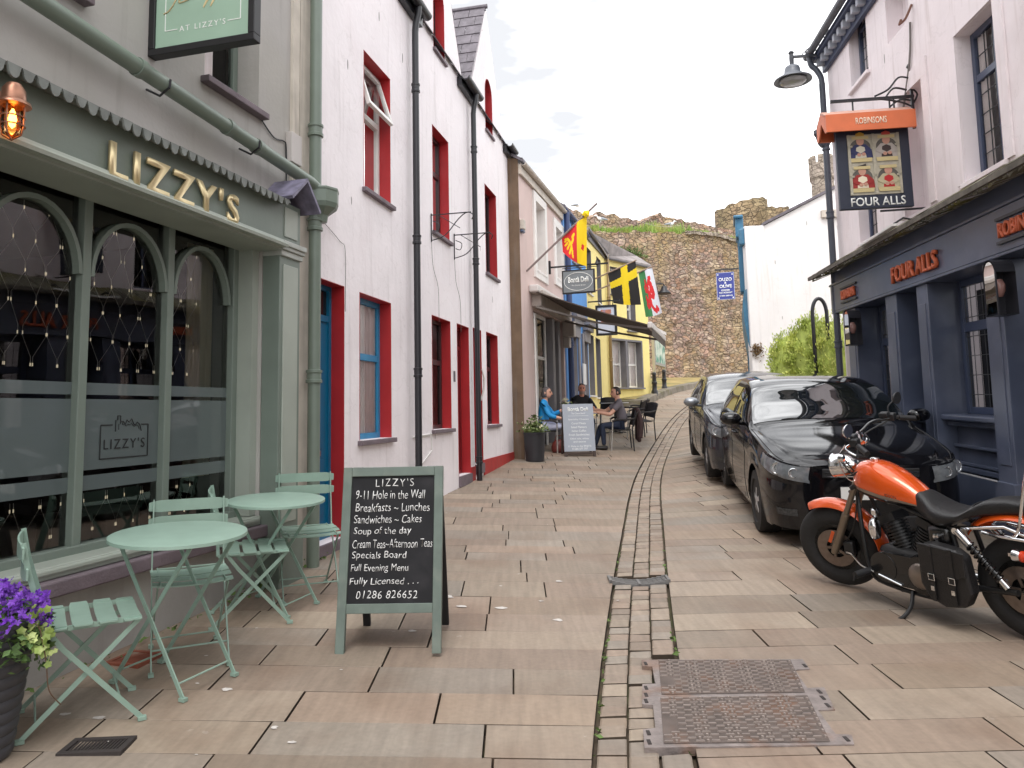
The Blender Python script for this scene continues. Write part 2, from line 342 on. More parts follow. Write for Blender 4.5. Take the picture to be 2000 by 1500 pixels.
# raised pavement below the castle wall, with its kerb
kp = [gnd(1262, 793), gnd(1290, 779), gnd(1330, 765), gnd(1390, 753), gnd(1450, 745), gnd(1500, 740)]
kl = spline([(p.x, p.y, 0) for p in kp], 8)
kl = [V((3.4, 23.2, 0))]+kl
bm = BM(); rings = []
for i, p in enumerate(kl):
    d = (kl[min(i+1, len(kl)-1)]-kl[max(0, i-1)]).normalized(); nn = V((-d.y, d.x, 0)); z = gz(p.x, p.y)
    rings.append([bm.verts.new(p+nn*o+V((0, 0, z+h))) for o, h in ((0, -.05), (.015, .2), (.04, .22), (.34, .23), (.36, .1))])
for a, b in zip(rings, rings[1:]):
    for i in range(4): bm.faces.new((a[i], a[i+1], b[i+1], b[i]))
KERB = mat('kerb stone', rgb(120, 112, 100), .85, var=.25, vscale=4, bump=.4, bscale=30, mixc=rgb(92, 88, 62), mixs=1.5)
obj('kerb', bm, KERB, kind='structure')
bm = BM(); rows = []
for i, p in enumerate(kl):
    d = (kl[min(i+1, len(kl)-1)]-kl[max(0, i-1)]).normalized(); nn = V((-d.y, d.x, 0)); row = []
    for k in range(8):
        q = p+nn*(.3+k*1.6); row.append(bm.verts.new((q.x, q.y, gz(p.x, p.y)+.215+.02*k+k*.05)))
    rows.append(row)
for a, b in zip(rows, rows[1:]):
    for k in range(7): bm.faces.new((a[k], a[k+1], b[k+1], b[k]))
obj('upper_pavement', bm, mat('mossy pavement', rgb(150, 132, 84), .9, var=.25, vscale=2, bump=.4, bscale=12, mixc=rgb(112, 110, 62), mixs=.9), kind='structure')
# tiny weeds along the wall foot and channel
bm = BM(); pts = []
for i in range(150):
    Y = random.uniform(3.2, 7); 
    if random.random() < .5 or 5.2 < Y < 6.3: x = leftx(Y)+.16+abs(random.gauss(0, .025)); pts.append((x, Y, gz(x, Y)+random.uniform(0, .03)))
    else:
        x = chx(Y)+random.choice([0, CWID])+rnd(.012); pts.append((x, Y, gz(x, Y)-.004))
for i in range(70):
    Y = random.gauss(5.75, .22); x = leftx(Y)+.15+abs(random.gauss(0, .05)); pts.append((x, Y, gz(x, Y)+random.uniform(0, .07)))
leaves(bm, pts, .03); obj('weeds', bm, mat('weed leaf', rgb(92, 116, 56), .7), kind='stuff'); 
tag(bpy.data.objects['weeds'], 'small green weeds and moss along the wall foot and channel joints', 'weeds', kind='stuff')
# bird droppings on the slabs under the cafe tables
bm = BM()
for i in range(42):
    Y = random.uniform(3.1, 7); x = leftx(Y)+random.uniform(.2, 1.6)*(1 if random.random() < .8 else 1.8); r_ = random.choice([.006, .008, .012, .02, .03])*random.uniform(.6, 1.2); n = 9
    pr = [(x+r_*random.uniform(.5, 1.3)*cos(2*pi*k/n)*1.5, Y+r_*random.uniform(.5, 1.3)*sin(2*pi*k/n)) for k in range(n)]
    bm.faces.new([bm.verts.new((a, b, gz(a, b)+.004)) for a, b in pr])
tag(obj('droppings', bm, mat('dropping', rgb(196, 190, 184), .8, var=.2, vscale=40)), 'white bird droppings spattered on the slabs around the cafe tables', 'droppings', kind='stuff')
# inspection cover
def bil(c, u, v): return c[0]*(1-u)*(1-v)+c[1]*u*(1-v)+c[2]*u*v+c[3]*(1-u)*v
IRON = mat('cast iron', rgb(134, 124, 120), .55, metal=.2, var=.25, vscale=14, bump=.3, bscale=50, mixc=rgb(128, 106, 94), mixs=5)
IRONB = mat('pale iron tread', rgb(150, 138, 131), .5, metal=.25, var=.2, vscale=14)
IRONP = mat('dark iron plate', rgb(92, 81, 75), .75, var=.3, vscale=9, mixc=rgb(104, 80, 66), mixs=5)  # cover plate coloured darker than its raised tread bars
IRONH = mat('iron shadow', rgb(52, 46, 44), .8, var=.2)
c = gnd(1400, 1375); t = thing('inspection_cover', 'large cast iron double inspection cover with raised bar tread in the paving', 'manhole cover', c)
Z = lambda x, y, h: V((x, y, gz(x, y)+h))-c
pl = [(510, 770), (1560, 765), (1605, 830), (1510, 835), (1590, 955), (1700, 950), (1770, 1095), (1660, 1100), (1775, 1255), (1880, 1258), (1895, 1325), (530, 1345), (520, 1225), (600, 1215), (585, 1065), (515, 1060), (515, 930), (600, 925), (580, 815), (515, 810)]
pp = [gnd(1100+x/3.333, 1060+y/3.333) for x, y in pl]
bm = BM(); a = [bm.verts.new(Z(p.x, p.y, .006)) for p in pp]; b = [bm.verts.new(Z(p.x, p.y, -.03)) for p in pp]; 
es = [bm.edges.new((a[i], a[(i+1) % len(a)])) for i in range(len(a))]; bmesh.ops.triangle_fill(bm, edges=es, use_beauty=True)
for i in range(len(a)): bm.faces.new((a[i], b[i], b[(i+1) % len(a)], a[(i+1) % len(a)]))
obj('frame', bm, IRON, t)
for hf, cn in enumerate((((620, 775), (1480, 772), (1575, 985), (640, 1000)), ((632, 1022), (1590, 1005), (1740, 1310), (655, 1322)))):
    q = [gnd(1100+x/3.333, 1060+y/3.333) for x, y in cn]; bm = BM()
    f = bm.faces.new([bm.verts.new(Z(p.x, p.y, .0085)) for p in q])
    rows = 17; colsn = 10
    for i in range(rows):
        for j in range(colsn):
            u0_, u1_ = (j+.04+.5*(i % 2))/(colsn+.5), (j+.62+.5*(i % 2))/(colsn+.5); v0 = 1-(i+.38)/rows; v1 = 1-(i+.56)/rows
            if hf == 0 and j == 0 and 3 < i < 8 or hf == 1 and j == 0 and 3 < i < 9: continue
            ps = [bil(q, *uv) for uv in ((u0_, v0), (u1_, v0), (u1_, v1), (u0_, v1))]
            lo = [bm.verts.new(Z(p.x, p.y, .008)) for p in ps]; k = sum(ps, V((0, 0, 0)))/4
            hi = [bm.verts.new(Z(p.x, p.y, .015)) for p in [k+(p-k)*.9 for p in ps]]
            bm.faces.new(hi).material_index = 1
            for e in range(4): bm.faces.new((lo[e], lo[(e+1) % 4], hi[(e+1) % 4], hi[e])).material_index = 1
            k = bil(q, (j+.84+.5*(i % 2))/(colsn+.5), 1-(i+.45)/rows)
            if (i+j) % 2 == 0: lathe(bm, [(.007, .008), (.006, .017), (0, .018)], Z(k.x, k.y, 0), seg=6, mi=1)
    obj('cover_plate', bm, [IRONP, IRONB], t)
for x, y in ((537, 795), (1573, 810), (540, 955), (540, 1000), (540, 1040), (1668, 978), (1690, 1020), (1722, 1068), (1845, 1290), (555, 1250), (560, 1310)):
    p = gnd(1100+x/3.333, 1060+y/3.333)-c; obj('keyhole', box(BM(), p.x-.008, p.x+.008, p.y-.022, p.y+.022, p.z, p.z+.0085), IRONH, t)
# curved channel grating
GR = mat('galvanised grating', rgb(122, 120, 118), .55, metal=.3, var=.2, vscale=20)
p = gnd(1247, 1133); t = thing('channel_grating', 'curved grey metal drain grating set across the sett channel', 'drain grating', p, -.02)
bm = BM(); wv = lambda x: -.035*(1-(x/.23)**2)
for y0, y1 in ((-.085, -.07), (.07, .085)):
    for i in range(12):
        xa, xb = -.23+i*.46/12, -.23+(i+1)*.46/12
        M = None; box(bm, xa, xb, y0, y1, wv((xa+xb)/2)-.01, wv((xa+xb)/2)+.022)
for x in (-.235, .215, -.01): box(bm, x, x+.02, -.085, .085, wv(max(-.23, min(.23, x)))-.01, wv(max(-.23, min(.23, x)))+.024)
for i in range(6):
    y = -.062+i*.022
    for k in range(12):
        xa, xb = -.22+k*.44/12, -.22+(k+1)*.44/12; box(bm, xa, xb, y, y+.009, wv((xa+xb)/2)-.01, wv((xa+xb)/2)+.018)
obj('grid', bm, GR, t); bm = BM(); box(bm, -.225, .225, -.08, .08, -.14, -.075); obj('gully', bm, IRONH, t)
# small square drain and terracotta gully by the cafe wall
def drain(px, py, w, d, rz, label, m, tilt=True):
    p = gnd(px, py); t = thing('floor_drain', label, 'drain', p, rz); bm = BM(); 
    for x0, x1, y0, y1 in ((-w, w, -d, -d+.025), (-w, w, d-.025, d), (-w, -w+.025, -d+.025, d-.025), (w-.025, w, -d+.025, d-.025)): box(bm, x0, x1, y0, y1, -.03, .012)
    obj('frame', bm, m, t, bev=.002); bm = BM(); n = 14
    for i in range(n):
        x = -w+.03+i*(2*w-.06)/n; box(bm, x, x+(2*w-.06)/n*.55, -d+.025, d-.025, -.02, .006)
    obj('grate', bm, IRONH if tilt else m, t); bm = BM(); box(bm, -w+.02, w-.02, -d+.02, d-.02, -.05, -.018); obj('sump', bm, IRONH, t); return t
drain(190, 1460, .13, .075, .05, 'small dark square iron drain in the slabs in the bottom left corner', IRONH)
drain(265, 1288, .11, .11, -.25, 'rusty terracotta gully grate at the foot of the grey cafe wall', mat('terracotta', rgb(128, 72, 54), .8, var=.3), False)
# ---------------------------------------------------------------- facade materials and window builder
def wx(Y): return -3.404+.26*Y
LZ = Fr((wx(1), 1), (wx(6.42), 6.42)); WH = Fr((wx(6.42), 6.42), (-.02, 14.1)); DL = Fr((.1, 14.1), (3.1, 24.0)); YB = Fr((3.1, 24.0), (4.75, 25.7))
PB = Fr((3.6+.123*11.1, 11.1), (3.6+.123*1.5, 1.5))
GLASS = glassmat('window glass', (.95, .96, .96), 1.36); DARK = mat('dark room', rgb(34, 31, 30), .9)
RED = mat('red reveal paint', rgb(172, 40, 44), .45, var=.08, vscale=5); SLATE = mat('slate', rgb(104, 98, 104), .7, var=.3, vscale=8, bump=.2)
BLACKP = mat('black pipe paint', rgb(38, 38, 42), .35); WHITEF = mat('white frame paint', rgb(222, 220, 216), .45, var=.05)
REND = mat('white render', rgb(242, 236, 238), .85, speck=.7, var=.04, vscale=2.2, bump=.25, bscale=14, streak=.22, stain=rgb(150, 140, 135), mixc=rgb(234, 227, 229), mixs=1.1)
CURT = mat('pale curtain', rgb(240, 230, 228), .9, var=.06); CURTP = mat('pink curtain', rgb(200, 150, 154), .9, var=.08)
LEADM = mat('lead flashing', rgb(112, 116, 112), .6, var=.25, vscale=12)
def frame_bm(s0, s1, z0, z1, y, fw_=.05, d=.05, hb=(), vb=(), bm=None):
    bm = bm or BM()
    box(bm, s0, s0+fw_, y, y+d, z0, z1); box(bm, s1-fw_, s1, y, y+d, z0, z1)
    for z in (z0, z1-fw_): box(bm, s0+fw_, s1-fw_, y+.0015, y+d-.0015, z, z+fw_)
    for z, w in hb: box(bm, s0+fw_, s1-fw_, y+.003, y+d-.003, z-w/2, z+w/2)
    for x, w, za, zb in vb: box(bm, x-w/2, x+w/2, y+.005, y+d-.005, za, zb)
    return bm
def curtain_bm(s0, s1, z0, z1, y, n=9, amp=.02):
    bm = BM(); N_ = n*6; a = []
    for z in (z0, z1): a.append([bm.verts.new((s0+(s1-s0)*i/N_, y+amp*sin(i*2*pi/6+.8*sin(i*.7))+(.01*sin(i*.31)), z)) for i in range(N_+1)])
    for i in range(N_): bm.faces.new((a[0][i], a[0][i+1], a[1][i+1], a[1][i]))
    return bm
def window(root, s0, s1, z0, z1, rec, fm, name='window', rev=None, revd=None, tr=None, vb=(), fw_=.055, sill=None, curt=None, lead=None, sillout=.05, back=True, label=None):
    hb = [(tr, .07)] if tr else []
    w = obj(name, frame_bm(s0+.004, s1-.004, z0, z1-.004, rec, fw_, .05, hb, [(x, .04, z0+fw_, z1-fw_) for x in vb]), fm, root, bev=.003)
    if label: w['label'] = label
    bm = BM(); y = rec+.025; bm.faces.new([bm.verts.new(v) for v in ((s0+.03, y, z0+.03), (s1-.03, y, z0+.03), (s1-.03, y, z1-.03), (s0+.03, y, z1-.03))]); obj('pane', bm, GLASS, w)
    if rev:
        bm = BM(); d = rec
        box(bm, s0+.0015, s0+.006, -.003, d, z0, z1-.006); box(bm, s1-.006, s1-.0015, -.003, d, z0, z1-.006); box(bm, s0+.0015, s1-.0015, -.003, d, z1-.006, z1-.0015); obj('reveal', bm, rev, w)
    if sill: bm = BM(); box(bm, s0-.04, s1+.05, -sillout, rec+.02, z0-.05, z0-.002); obj('sill', bm, sill, w, bev=.006)
    if curt:
        for c in curt: obj('curtain', curtain_bm(s0+.03+(s1-s0-.06)*c[0], s0+.03+(s1-s0-.06)*c[1], z0+.05, z1-.05, rec+.045, amp=.008), c[2], w, sm=True)
    if lead:
        bm = BM(); nx, nz_ = lead
        for i in range(1, nx): x = s0+fw_+(s1-s0-2*fw_)*i/nx; box(bm, x-.004, x+.004, y-.004, y+.004, z0+fw_, z1-fw_)
        for k in range(1, nz_): z = z0+fw_+(z1-z0-2*fw_)*k/nz_; box(bm, s0+fw_, s1-fw_, y-.0035, y+.0035, z-.004, z+.004)
        obj('lead_lattice', bm, mat('lead came', rgb(70, 72, 76), .5, metal=.5), w)
    if back:
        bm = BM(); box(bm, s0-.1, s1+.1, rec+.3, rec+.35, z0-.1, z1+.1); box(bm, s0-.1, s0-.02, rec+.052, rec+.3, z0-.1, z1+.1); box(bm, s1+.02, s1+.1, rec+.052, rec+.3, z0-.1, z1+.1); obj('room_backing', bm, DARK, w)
    return w
def pipe_bm(x, y, z0, z1, r, collars=(), bm=None, bend=None):
    bm = bm or BM(); lathe(bm, [(r, z0), (r, z1)], (x, y, 0), seg=14)
    for c in collars: lathe(bm, [(r*1.02, c-.06), (r*1.3, c-.055), (r*1.3, c-.03), (r*1.15, c-.025), (r*1.15, c+.025), (r*1.3, c+.03), (r*1.3, c+.05), (r*1.02, c+.055)], (x, y, 0), seg=14)
    return bm
# ---------------------------------------------------------------- grey cafe (left)
LW = mat('grey green render', rgb(170, 167, 163), .85, var=.07, vscale=1.6, bump=.15, bscale=25, streak=.25, stain=rgb(120, 116, 106), mixc=rgb(168, 165, 159), mixs=.9)
GRN = mat('sage woodwork', rgb(112, 123, 114), .42, var=.06, vscale=4, bump=.04, bscale=40); GRNL = mat('pale sage woodwork', rgb(156, 163, 153), .45, var=.06, vscale=4)
GPIPE = mat('green pipe paint', rgb(112, 124, 113), .38, var=.06); PURP = mat('slate sill', rgb(112, 100, 106), .7, var=.2, vscale=6, bump=.2)
B = LZ.root('cafe_building', 'grey rendered cafe with sage green shopfront and arched windows on the left', 'shop building')
L = LZ.L; U0, U1, UZ = 4.1, 4.75, 3.79
obj('wall', sheet(BM(), rect(-9, L, -.6, 8.2), [rect(.3, 4.83, .62, 2.78), rect(U0, U1, UZ, 5.4), rect(2.2, 3.02, UZ, 5.4), rect(.5, 1.3, UZ, 5.4)], .3), LW, B)  # unseen stretch behind the camera added to shade the near paving
obj('roof', prism(BM(), [(-9, 8.2), (L, 8.2), (L, 8.3), (-9, 8.3)], -.2, 4), SLATE, B)
bm = BM(); box(bm, L-.02, L, .3, 4, -.4, 8.2); obj('side_wall', bm, LW, B)
for a, b in ((U0, U1), (2.2, 3.02), (.5, 1.3)): window(B, a, b, UZ, 5.4, .19, GRN, tr=4.6, sill=PURP, sillout=.07, curt=[(0, .6, CURT)])
# shop window
bm = BM(); y = .15; mull = [4.01-.7*k for k in range(6)]
for m_ in mull: box(bm, m_-.03, m_+.03, y, y+.09, .69, 2.78)
box(bm, 4.69, 4.75, y, y+.09, .69, 2.78); box(bm, .3, 4.75, y+.0, y+.085, 2.73, 2.78); box(bm, .3, 4.75, y-.01, y+.08, .665, .73)
sw = obj('shop_window', bm, GRN, B, bev=.006)
for k in range(6):      # timber arches between the mullions
    a, b = (mull[k-1] if k else 4.69)-.03, mull[k]+.03
    a, b = b, a; bm = BM(); c = (a+b)/2; w = (b-a)/2; n = 18; zs = 2.26; ri = .36
    o_ = [V((c+w*cos(pi*i/n), 0, zs+(ri+.026)*sin(pi*i/n))) for i in range(n+1)]; i_ = [V((c+(w-.026)*cos(pi*i/n), 0, zs+(ri-.002)*sin(pi*i/n))) for i in range(n+1)]
    for i in range(n):
        f = [[bm.verts.new(p+V((0, yy, 0))) for p in (o_[i], o_[i+1], i_[i+1], i_[i])] for yy in (y+.002, y+.075)]
        bm.faces.new(f[0]); bm.faces.new(f[1][::-1])
        for e in range(4): bm.faces.new((f[0][e], f[0][(e+1) % 4], f[1][(e+1) % 4], f[1][e]))
    bmesh.ops.remove_doubles(bm, verts=bm.verts, dist=.0005); obj('arch', bm, GRN, sw)
gy = y+.05
bm = BM(); bm.faces.new([bm.verts.new(v) for v in ((.3, gy, .7), (4.72, gy, .7), (4.72, gy, 2.76), (.3, gy, 2.76))]); obj('pane', bm, glassmat('shop glass', (.8, .82, .82), 1.95), sw)
fm = bpy.data.materials.new('frosted film'); fm.use_nodes = True; t_ = fm.node_tree; b_ = t_.nodes['Principled BSDF']; b_.inputs['Base Color'].default_value = rgb(92, 102, 102); b_.inputs['Roughness'].default_value = .5; b_.inputs['Coat Weight'].default_value = 1; b_.inputs['Coat IOR'].default_value = 1.8; b_.inputs['Coat Roughness'].default_value = .02; b_.inputs['Alpha'].default_value = .9
bm = BM()
for z0, z1 in ((1.57, 1.64), (1.135, 1.545), (1.02, 1.105)): bm.faces.new([bm.verts.new(v) for v in ((.3, gy-.003, z0), (4.72, gy-.003, z0), (4.72, gy-.003, z1), (.3, gy-.003, z1))])
obj('frosted_film', bm, fm, sw)
INK = mat('black ink', rgb(28, 28, 30), .6)
s_a, z_a = LZ.p(193, 897, -gy); s_b, z_b = LZ.p(288, 828, -gy); lg = BM(); yl = gy-.006
for a, b in (((s_a, z_a), (s_b, z_a)), ((s_a, z_a), (s_a, z_b)), ((s_b, z_a), (s_b, z_b)), ((s_a, z_b), (s_a+.09, z_b)), ((s_b-.06, z_b), (s_b, z_b))): bar(lg, (a[0], yl, a[1]), (b[0], yl, b[1]), .007, .002, (0, 1, 0))
px = [(0, 0), (0, .1), (.02, .1), (.02, .14), (.05, .14), (.05, .09), (.08, .09), (.1, .06), (.12, .1), (.14, .08), (.17, .11), (.19, .07), (.21, .05), (.23, .08), (.26, .06), (.28, .0)]
sc_ = (s_b-s_a)*.55/.28
tube(lg, [(s_a+.115+x*sc_, yl, z_b-.04+z*sc_*.9) for x, z in px], .0028, 5); tube(lg, [(s_a+.14+x*sc_*.8, yl, z_b-.03+z*sc_*.45) for x, z in px], .0018, 5)
obj('window_logo', lg, INK, sw); text("LIZZY'S", INK, sw, x=(s_a+s_b)/2, y=yl, z=z_a+.085, w=(s_b-s_a)*.86, depth=.001, space=1.25)
# interior glimpsed behind the glass
bm = BM(); box(bm, .2, 4.82, 2.6, 2.65, 0, 3); box(bm, 4.84, 4.88, .3, 2.6, 0, 3); box(bm, .12, .2, .3, 2.6, 0, 3); box(bm, .2, 4.84, .3, 2.6, -.02, .02); box(bm, .2, 4.84, .3, 2.6, 2.82, 2.86); box(bm, .3, 4.8, .26, .5, .6, .66); obj('interior', bm, mat('cafe interior', rgb(58, 50, 46), .9, var=.3, vscale=2), sw)
obj('curtain', curtain_bm(4.38, 4.67, 1.0, 2.7, gy+.12, 4, .012), mat('cream blind', rgb(186, 178, 150), .9), sw, sm=True)
bm = BM(); 
for k in range(9): s_ = .7+k*.45; box(bm, s_, s_+.36, .9, 1.25, .02, .78)
obj('inner_furniture', bm, mat('pale table top', rgb(120, 116, 110), .6), sw, bev=.02)
# reveal post, sills
bm = BM(); box(bm, 4.75, 4.829, .03, .24, .69, 2.78); obj('side_panel', bm, GRNL, B)
bm = BM(); box(bm, .3, 4.829, -.02, .15, .62, .685); box(bm, .3, 4.80, -.035, .05, .645, .675); obj('timber_sill', bm, GRNL, B, bev=.008)
bm = BM(); box(bm, 0, 4.86, -.075, .1, .535, .618); obj('stone_sill', bm, PURP, B, bev=.01)
# fascia with moulding and scalloped lead
bm = BM(); box(bm, 0, 4.83, -.17, -.002, 2.735, 3.06); obj('fascia', bm, GRN, B, bev=.004)
bm = BM(); prism(bm, [(0, 0), (.055, 0), (.06, .02), (.045, .035), (.03, .04), (.02, .06), (0, .065)], 0, 4.83, M=Matrix.Translation((0, -.172, 2.715)) @ Matrix(((0, 1, 0, 0), (-1, 0, 0, 0), (0, 0, 1, 0), (0, 0, 0, 1)))); box(bm, 0, 4.83, -.172, .15, 2.70, 2.732); obj('fascia_moulding', bm, GRNL, B)
bm = BM(); prism(bm, [(0, 3.17), (-.245, 3.075), (-.25, 3.055), (0, 3.07)], 0, 4.82, M=Matrix(((0, 1, 0, 0), (1, 0, 0, 0), (0, 0, 1, 0), (0, 0, 0, 1))))
n = 62
for i in range(n):
    c = .03+i*4.8/n; r_ = .026*random.uniform(.85, 1.15); dz = rnd(.006)
    pts = [(c+r_*cos(pi+pi*k/7), 3.05+dz+r_*1.35*sin(pi+pi*k/7)) for k in range(8)]+[(c+.037, 3.072), (c-.037, 3.072)]
    prism(bm, pts, -.256-.008*random.random(), -.249)
obj('scalloped_flashing', bm, LEADM, B)
GOLD = mat('brushed gold', rgb(226, 208, 164), .42, metal=.7, var=.05)
text("LIZZY'S", GOLD, B, 'fascia_lettering', x=3.66, y=-.185, z=2.848, w=1.16, h=.215, depth=.018, space=1.25, offset=.022)
# pilaster with capital, panel, folded slate cap
bm = BM(); box(bm, 4.835, 5.13, -.15, -.002, .0, 3.1); pil = obj('pilaster', bm, GRN, B, bev=.004)
bm = BM(); box(bm, 4.88, 5.09, -.158, -.148, .62, 2.6); box(bm, 4.89, 5.08, -.158, -.148, 2.82, 3.06); obj('panel', bm, GRNL, pil, bev=.006)
bm = BM(); box(bm, 4.82, 5.15, -.185, 0, 2.705, 2.735); box(bm, 4.815, 5.155, -.2, 0, 2.735, 2.775); box(bm, 4.83, 5.14, -.17, 0, 2.66, 2.704); obj('capital', bm, mat('pale moulding', rgb(170, 174, 168), .5, var=.1), pil, bev=.006)
bm = BM(); box(bm, 4.81, 5.15, -.19, 0, -.1, .52); obj('plinth_block', bm, GRN, pil, bev=.01)
bm = BM(); prism(bm, [(4.76, 3.10), (4.985, 3.3), (5.2, 3.08), (5.185, 3.06), (4.985, 3.27), (4.775, 3.08)], -.3, -.003); obj('slate_cap', bm, mat('purple slate', rgb(112, 108, 128), .55, var=.35, vscale=14), pil)
bm = BM(); box(bm, 5.2, 5.3, -.03, -.001, 0, 7); box(bm, 5.34, L-.002, -.012, -.001, 0, 7); obj('corner_board', bm, mat('flaking cream paint', rgb(196, 188, 176), .8, var=.12, vscale=5, streak=.5), B)
# pipes
bm = BM(); a = V((0, -.12, 3.68)); b = V((5.33, -.13, 3.385)); tube(bm, [a, b, V((5.4, -.14, 3.36)), V((5.44, -.15, 3.3))], .05, 14)
for s_ in (.9, 2.2, 3.35, 4.2, 4.55): k = a+(b-a)*(s_/5.33); tube(bm, [k-V((.025, 0, 0)), k+V((.025, 0, 0))], .058, 14); 
obj('waste_pipe', bm, GPIPE, B, sm=True, angle=40)
for s_ in (1.2, 3.55, 4.5): bm = BM(); k = a+(b-a)*(s_/5.33); tube(bm, [k+V((0, .12, -.02)), k+V((0, .02, -.075)), k+V((0, -.05, -.03)), k+V((0, -.055, .02))], .008, 6); obj('pipe_bracket', bm, BLACKP, B)
bm = pipe_bm(5.47, -.09, -.1, 8, .052, (1.75, 3.06, 3.9, 6.0)); 
obj('downpipe', bm, GPIPE, B, sm=True, angle=40)
bm = BM(); prof = [(.055, 3.08), (.065, 3.14), (.14, 3.2), (.155, 3.24), (.155, 3.34), (.16, 3.35), (.16, 3.37), (.0, 3.37)]; lathe(bm, prof, (5.5, -.13, 0), seg=8); obj('hopper', bm, GPIPE, B, bev=.006)
bm = BM(); box(bm, 5.14, 5.3, -.06, -.001, 3.52, 3.78); obj('junction_box', bm, mat('box plastic', rgb(190, 184, 180), .5), B, bev=.006)
bm = BM(); tube(bm, spline([(4.78, -.01, 3.74), (4.95, -.012, 3.66), (5.1, -.012, 3.68), (5.13, -.012, 3.62), (5.14, -.012, 3.3)], 5), .006, 6); tube(bm, spline([(5.16, -.02, 3.5), (5.2, -.05, 3.44), (5.27, -.04, 3.46), (5.3, -.02, 3.5)], 4), .008, 6); obj('cable', bm, BLACKP, B)
# net of lights behind the glass
t = thing('string_light_net', 'net of pale wire fairy lights hanging inside the cafe window', 'string lights', LZ.w(2.5, gy+.04, .7), LZ.rz)
bm = BM(); bb = BM()
dx, dz = .078, .17
for k in range(0, 56):
    x0 = .36+k*dx
    if x0 > 4.35: continue
    for seg in ((1.66, 2.62), (.75, 1.0)):
        z = seg[1]; i = 0; pts = []
        while z > seg[0]-.02:
            xx = x0+(dx/2 if (i+k) % 2 else -dx/2)*.92+rnd(.006)-.015*sin(z*7+k); pts.append((xx-2.5, rnd(.004), z-.7)); pts.append((xx-2.5+rnd(.004), 0, z-.05-.7)); 
            box(bb, xx-2.5022, xx-2.4978, -.003, .0015, z-.75, z-.732); z -= dz; i += 1
        if len(pts) > 2: tube(bm, pts, .0017, 4)
obj('wire', bm, mat('clear wire', rgb(205, 200, 190), .4), t); obj('bulb', bb, mat('bulb', rgb(230, 222, 205), .3, emit=(rgb(255, 236, 200), .25)), t)['kind'] = 'stuff'
# hanging sign, perpendicular to the cafe wall
ps = V(LZ.w(*[3.72, 0, 0])); sx, _ = LZ.p(300, 118)
P0 = LZ.w(sx-.02, 0, 0); q = LZ.p(300, 118); zb = LZ.z+q[1]
t = thing('hanging_sign', 'square sage green sign in a black frame hung high over the cafe front', 'hanging sign', (P0.x, P0.y, zb), LZ.rz-pi/2)
SW, SH = .76, .86; SG = mat('sage sign face', rgb(150, 178, 158), .5, var=.04); BLK = mat('black paint', rgb(26, 26, 28), .45)
bm = BM()
for x0, x1, z0, z1 in ((0, SW, 0, .045), (0, SW, SH-.045, SH), (0, .045, .045, SH-.045), (SW-.045, SW, .045, SH-.045)): box(bm, x0, x1, -.035, .035, z0, z1)
obj('frame', bm, BLK, t, bev=.004); bm = BM(); box(bm, .044, SW-.044, -.02, .02, .044, SH-.044); obj('sign_board', bm, SG, t)
bm = BM(); i0, i1, zz = .115, SW-.105, .155
WS = mat('white lettering', rgb(232, 234, 230), .5)
for a, b in (((i0, zz), (i0+.09, zz)), ((i1-.09, zz), (i1, zz)), ((i0, zz), (i0, SH-.1)), ((i1, zz), (i1, SH-.1)), ((i0, SH-.1), (i1, SH-.1))): bar(bm, (a[0], -.0215, a[1]), (b[0], -.0215, b[1]), .005, .002, (0, 1, 0))
obj('border_line', bm, WS, t); text("AT LIZZY'S", WS, t, x=(i0+i1)/2, y=-.021, z=zz, w=.33, depth=.001, space=1.35)
bm = BM()      # script lettering Y Llofft drawn as strokes
def stroke(pts, x, z, s=1): tube(bm, spline([(x+(u*s)+v*s*.32, -.022, z+v*s) for u, v in pts], 5), .0045, 5)
zl = .36
stroke([(0, .17), (.02, .08), (.06, .06), (.1, .17), (.05, -.05), (.0, -.09)], .13, zl)
stroke([(.03, .2), (.0, .05), (-.03, -.03), (.05, -.02)], .25, zl); stroke([(0, 0), (.03, .08), (.035, .14), (.02, .13), (.015, .02), (.04, .0)], .32, zl); stroke([(.03, .06), (.0, .04), (.01, .0), (.04, .02), (.035, .06), (.07, .05)], .365, zl)
stroke([(0, .03), (.05, .12), (.045, .15), (.02, .05), (-.01, -.09), (.01, -.04), (.04, .02)], .43, zl); stroke([(0, .03), (.05, .12), (.045, .15), (.02, .05), (-.01, -.09), (.01, -.04), (.04, .02)], .48, zl); stroke([(.04, .14), (.0, .01), (.03, .0)], .55, zl); stroke([(-.05, .1), (.1, .11)], .55, zl)
obj('script_lettering', bm, GOLD, t)
bm = BM(); bar(bm, (-.1, 0, SH+.12), (SW+.05, 0, SH+.12), .025); 
for x in (.1, SW-.1): bar(bm, (x, 0, SH), (x, 0, SH+.12), .012)
tube(bm, [(-.08, 0, SH+.5), (.5, 0, SH+.13)], .01, 6); obj('bracket', bm, BLK, t)
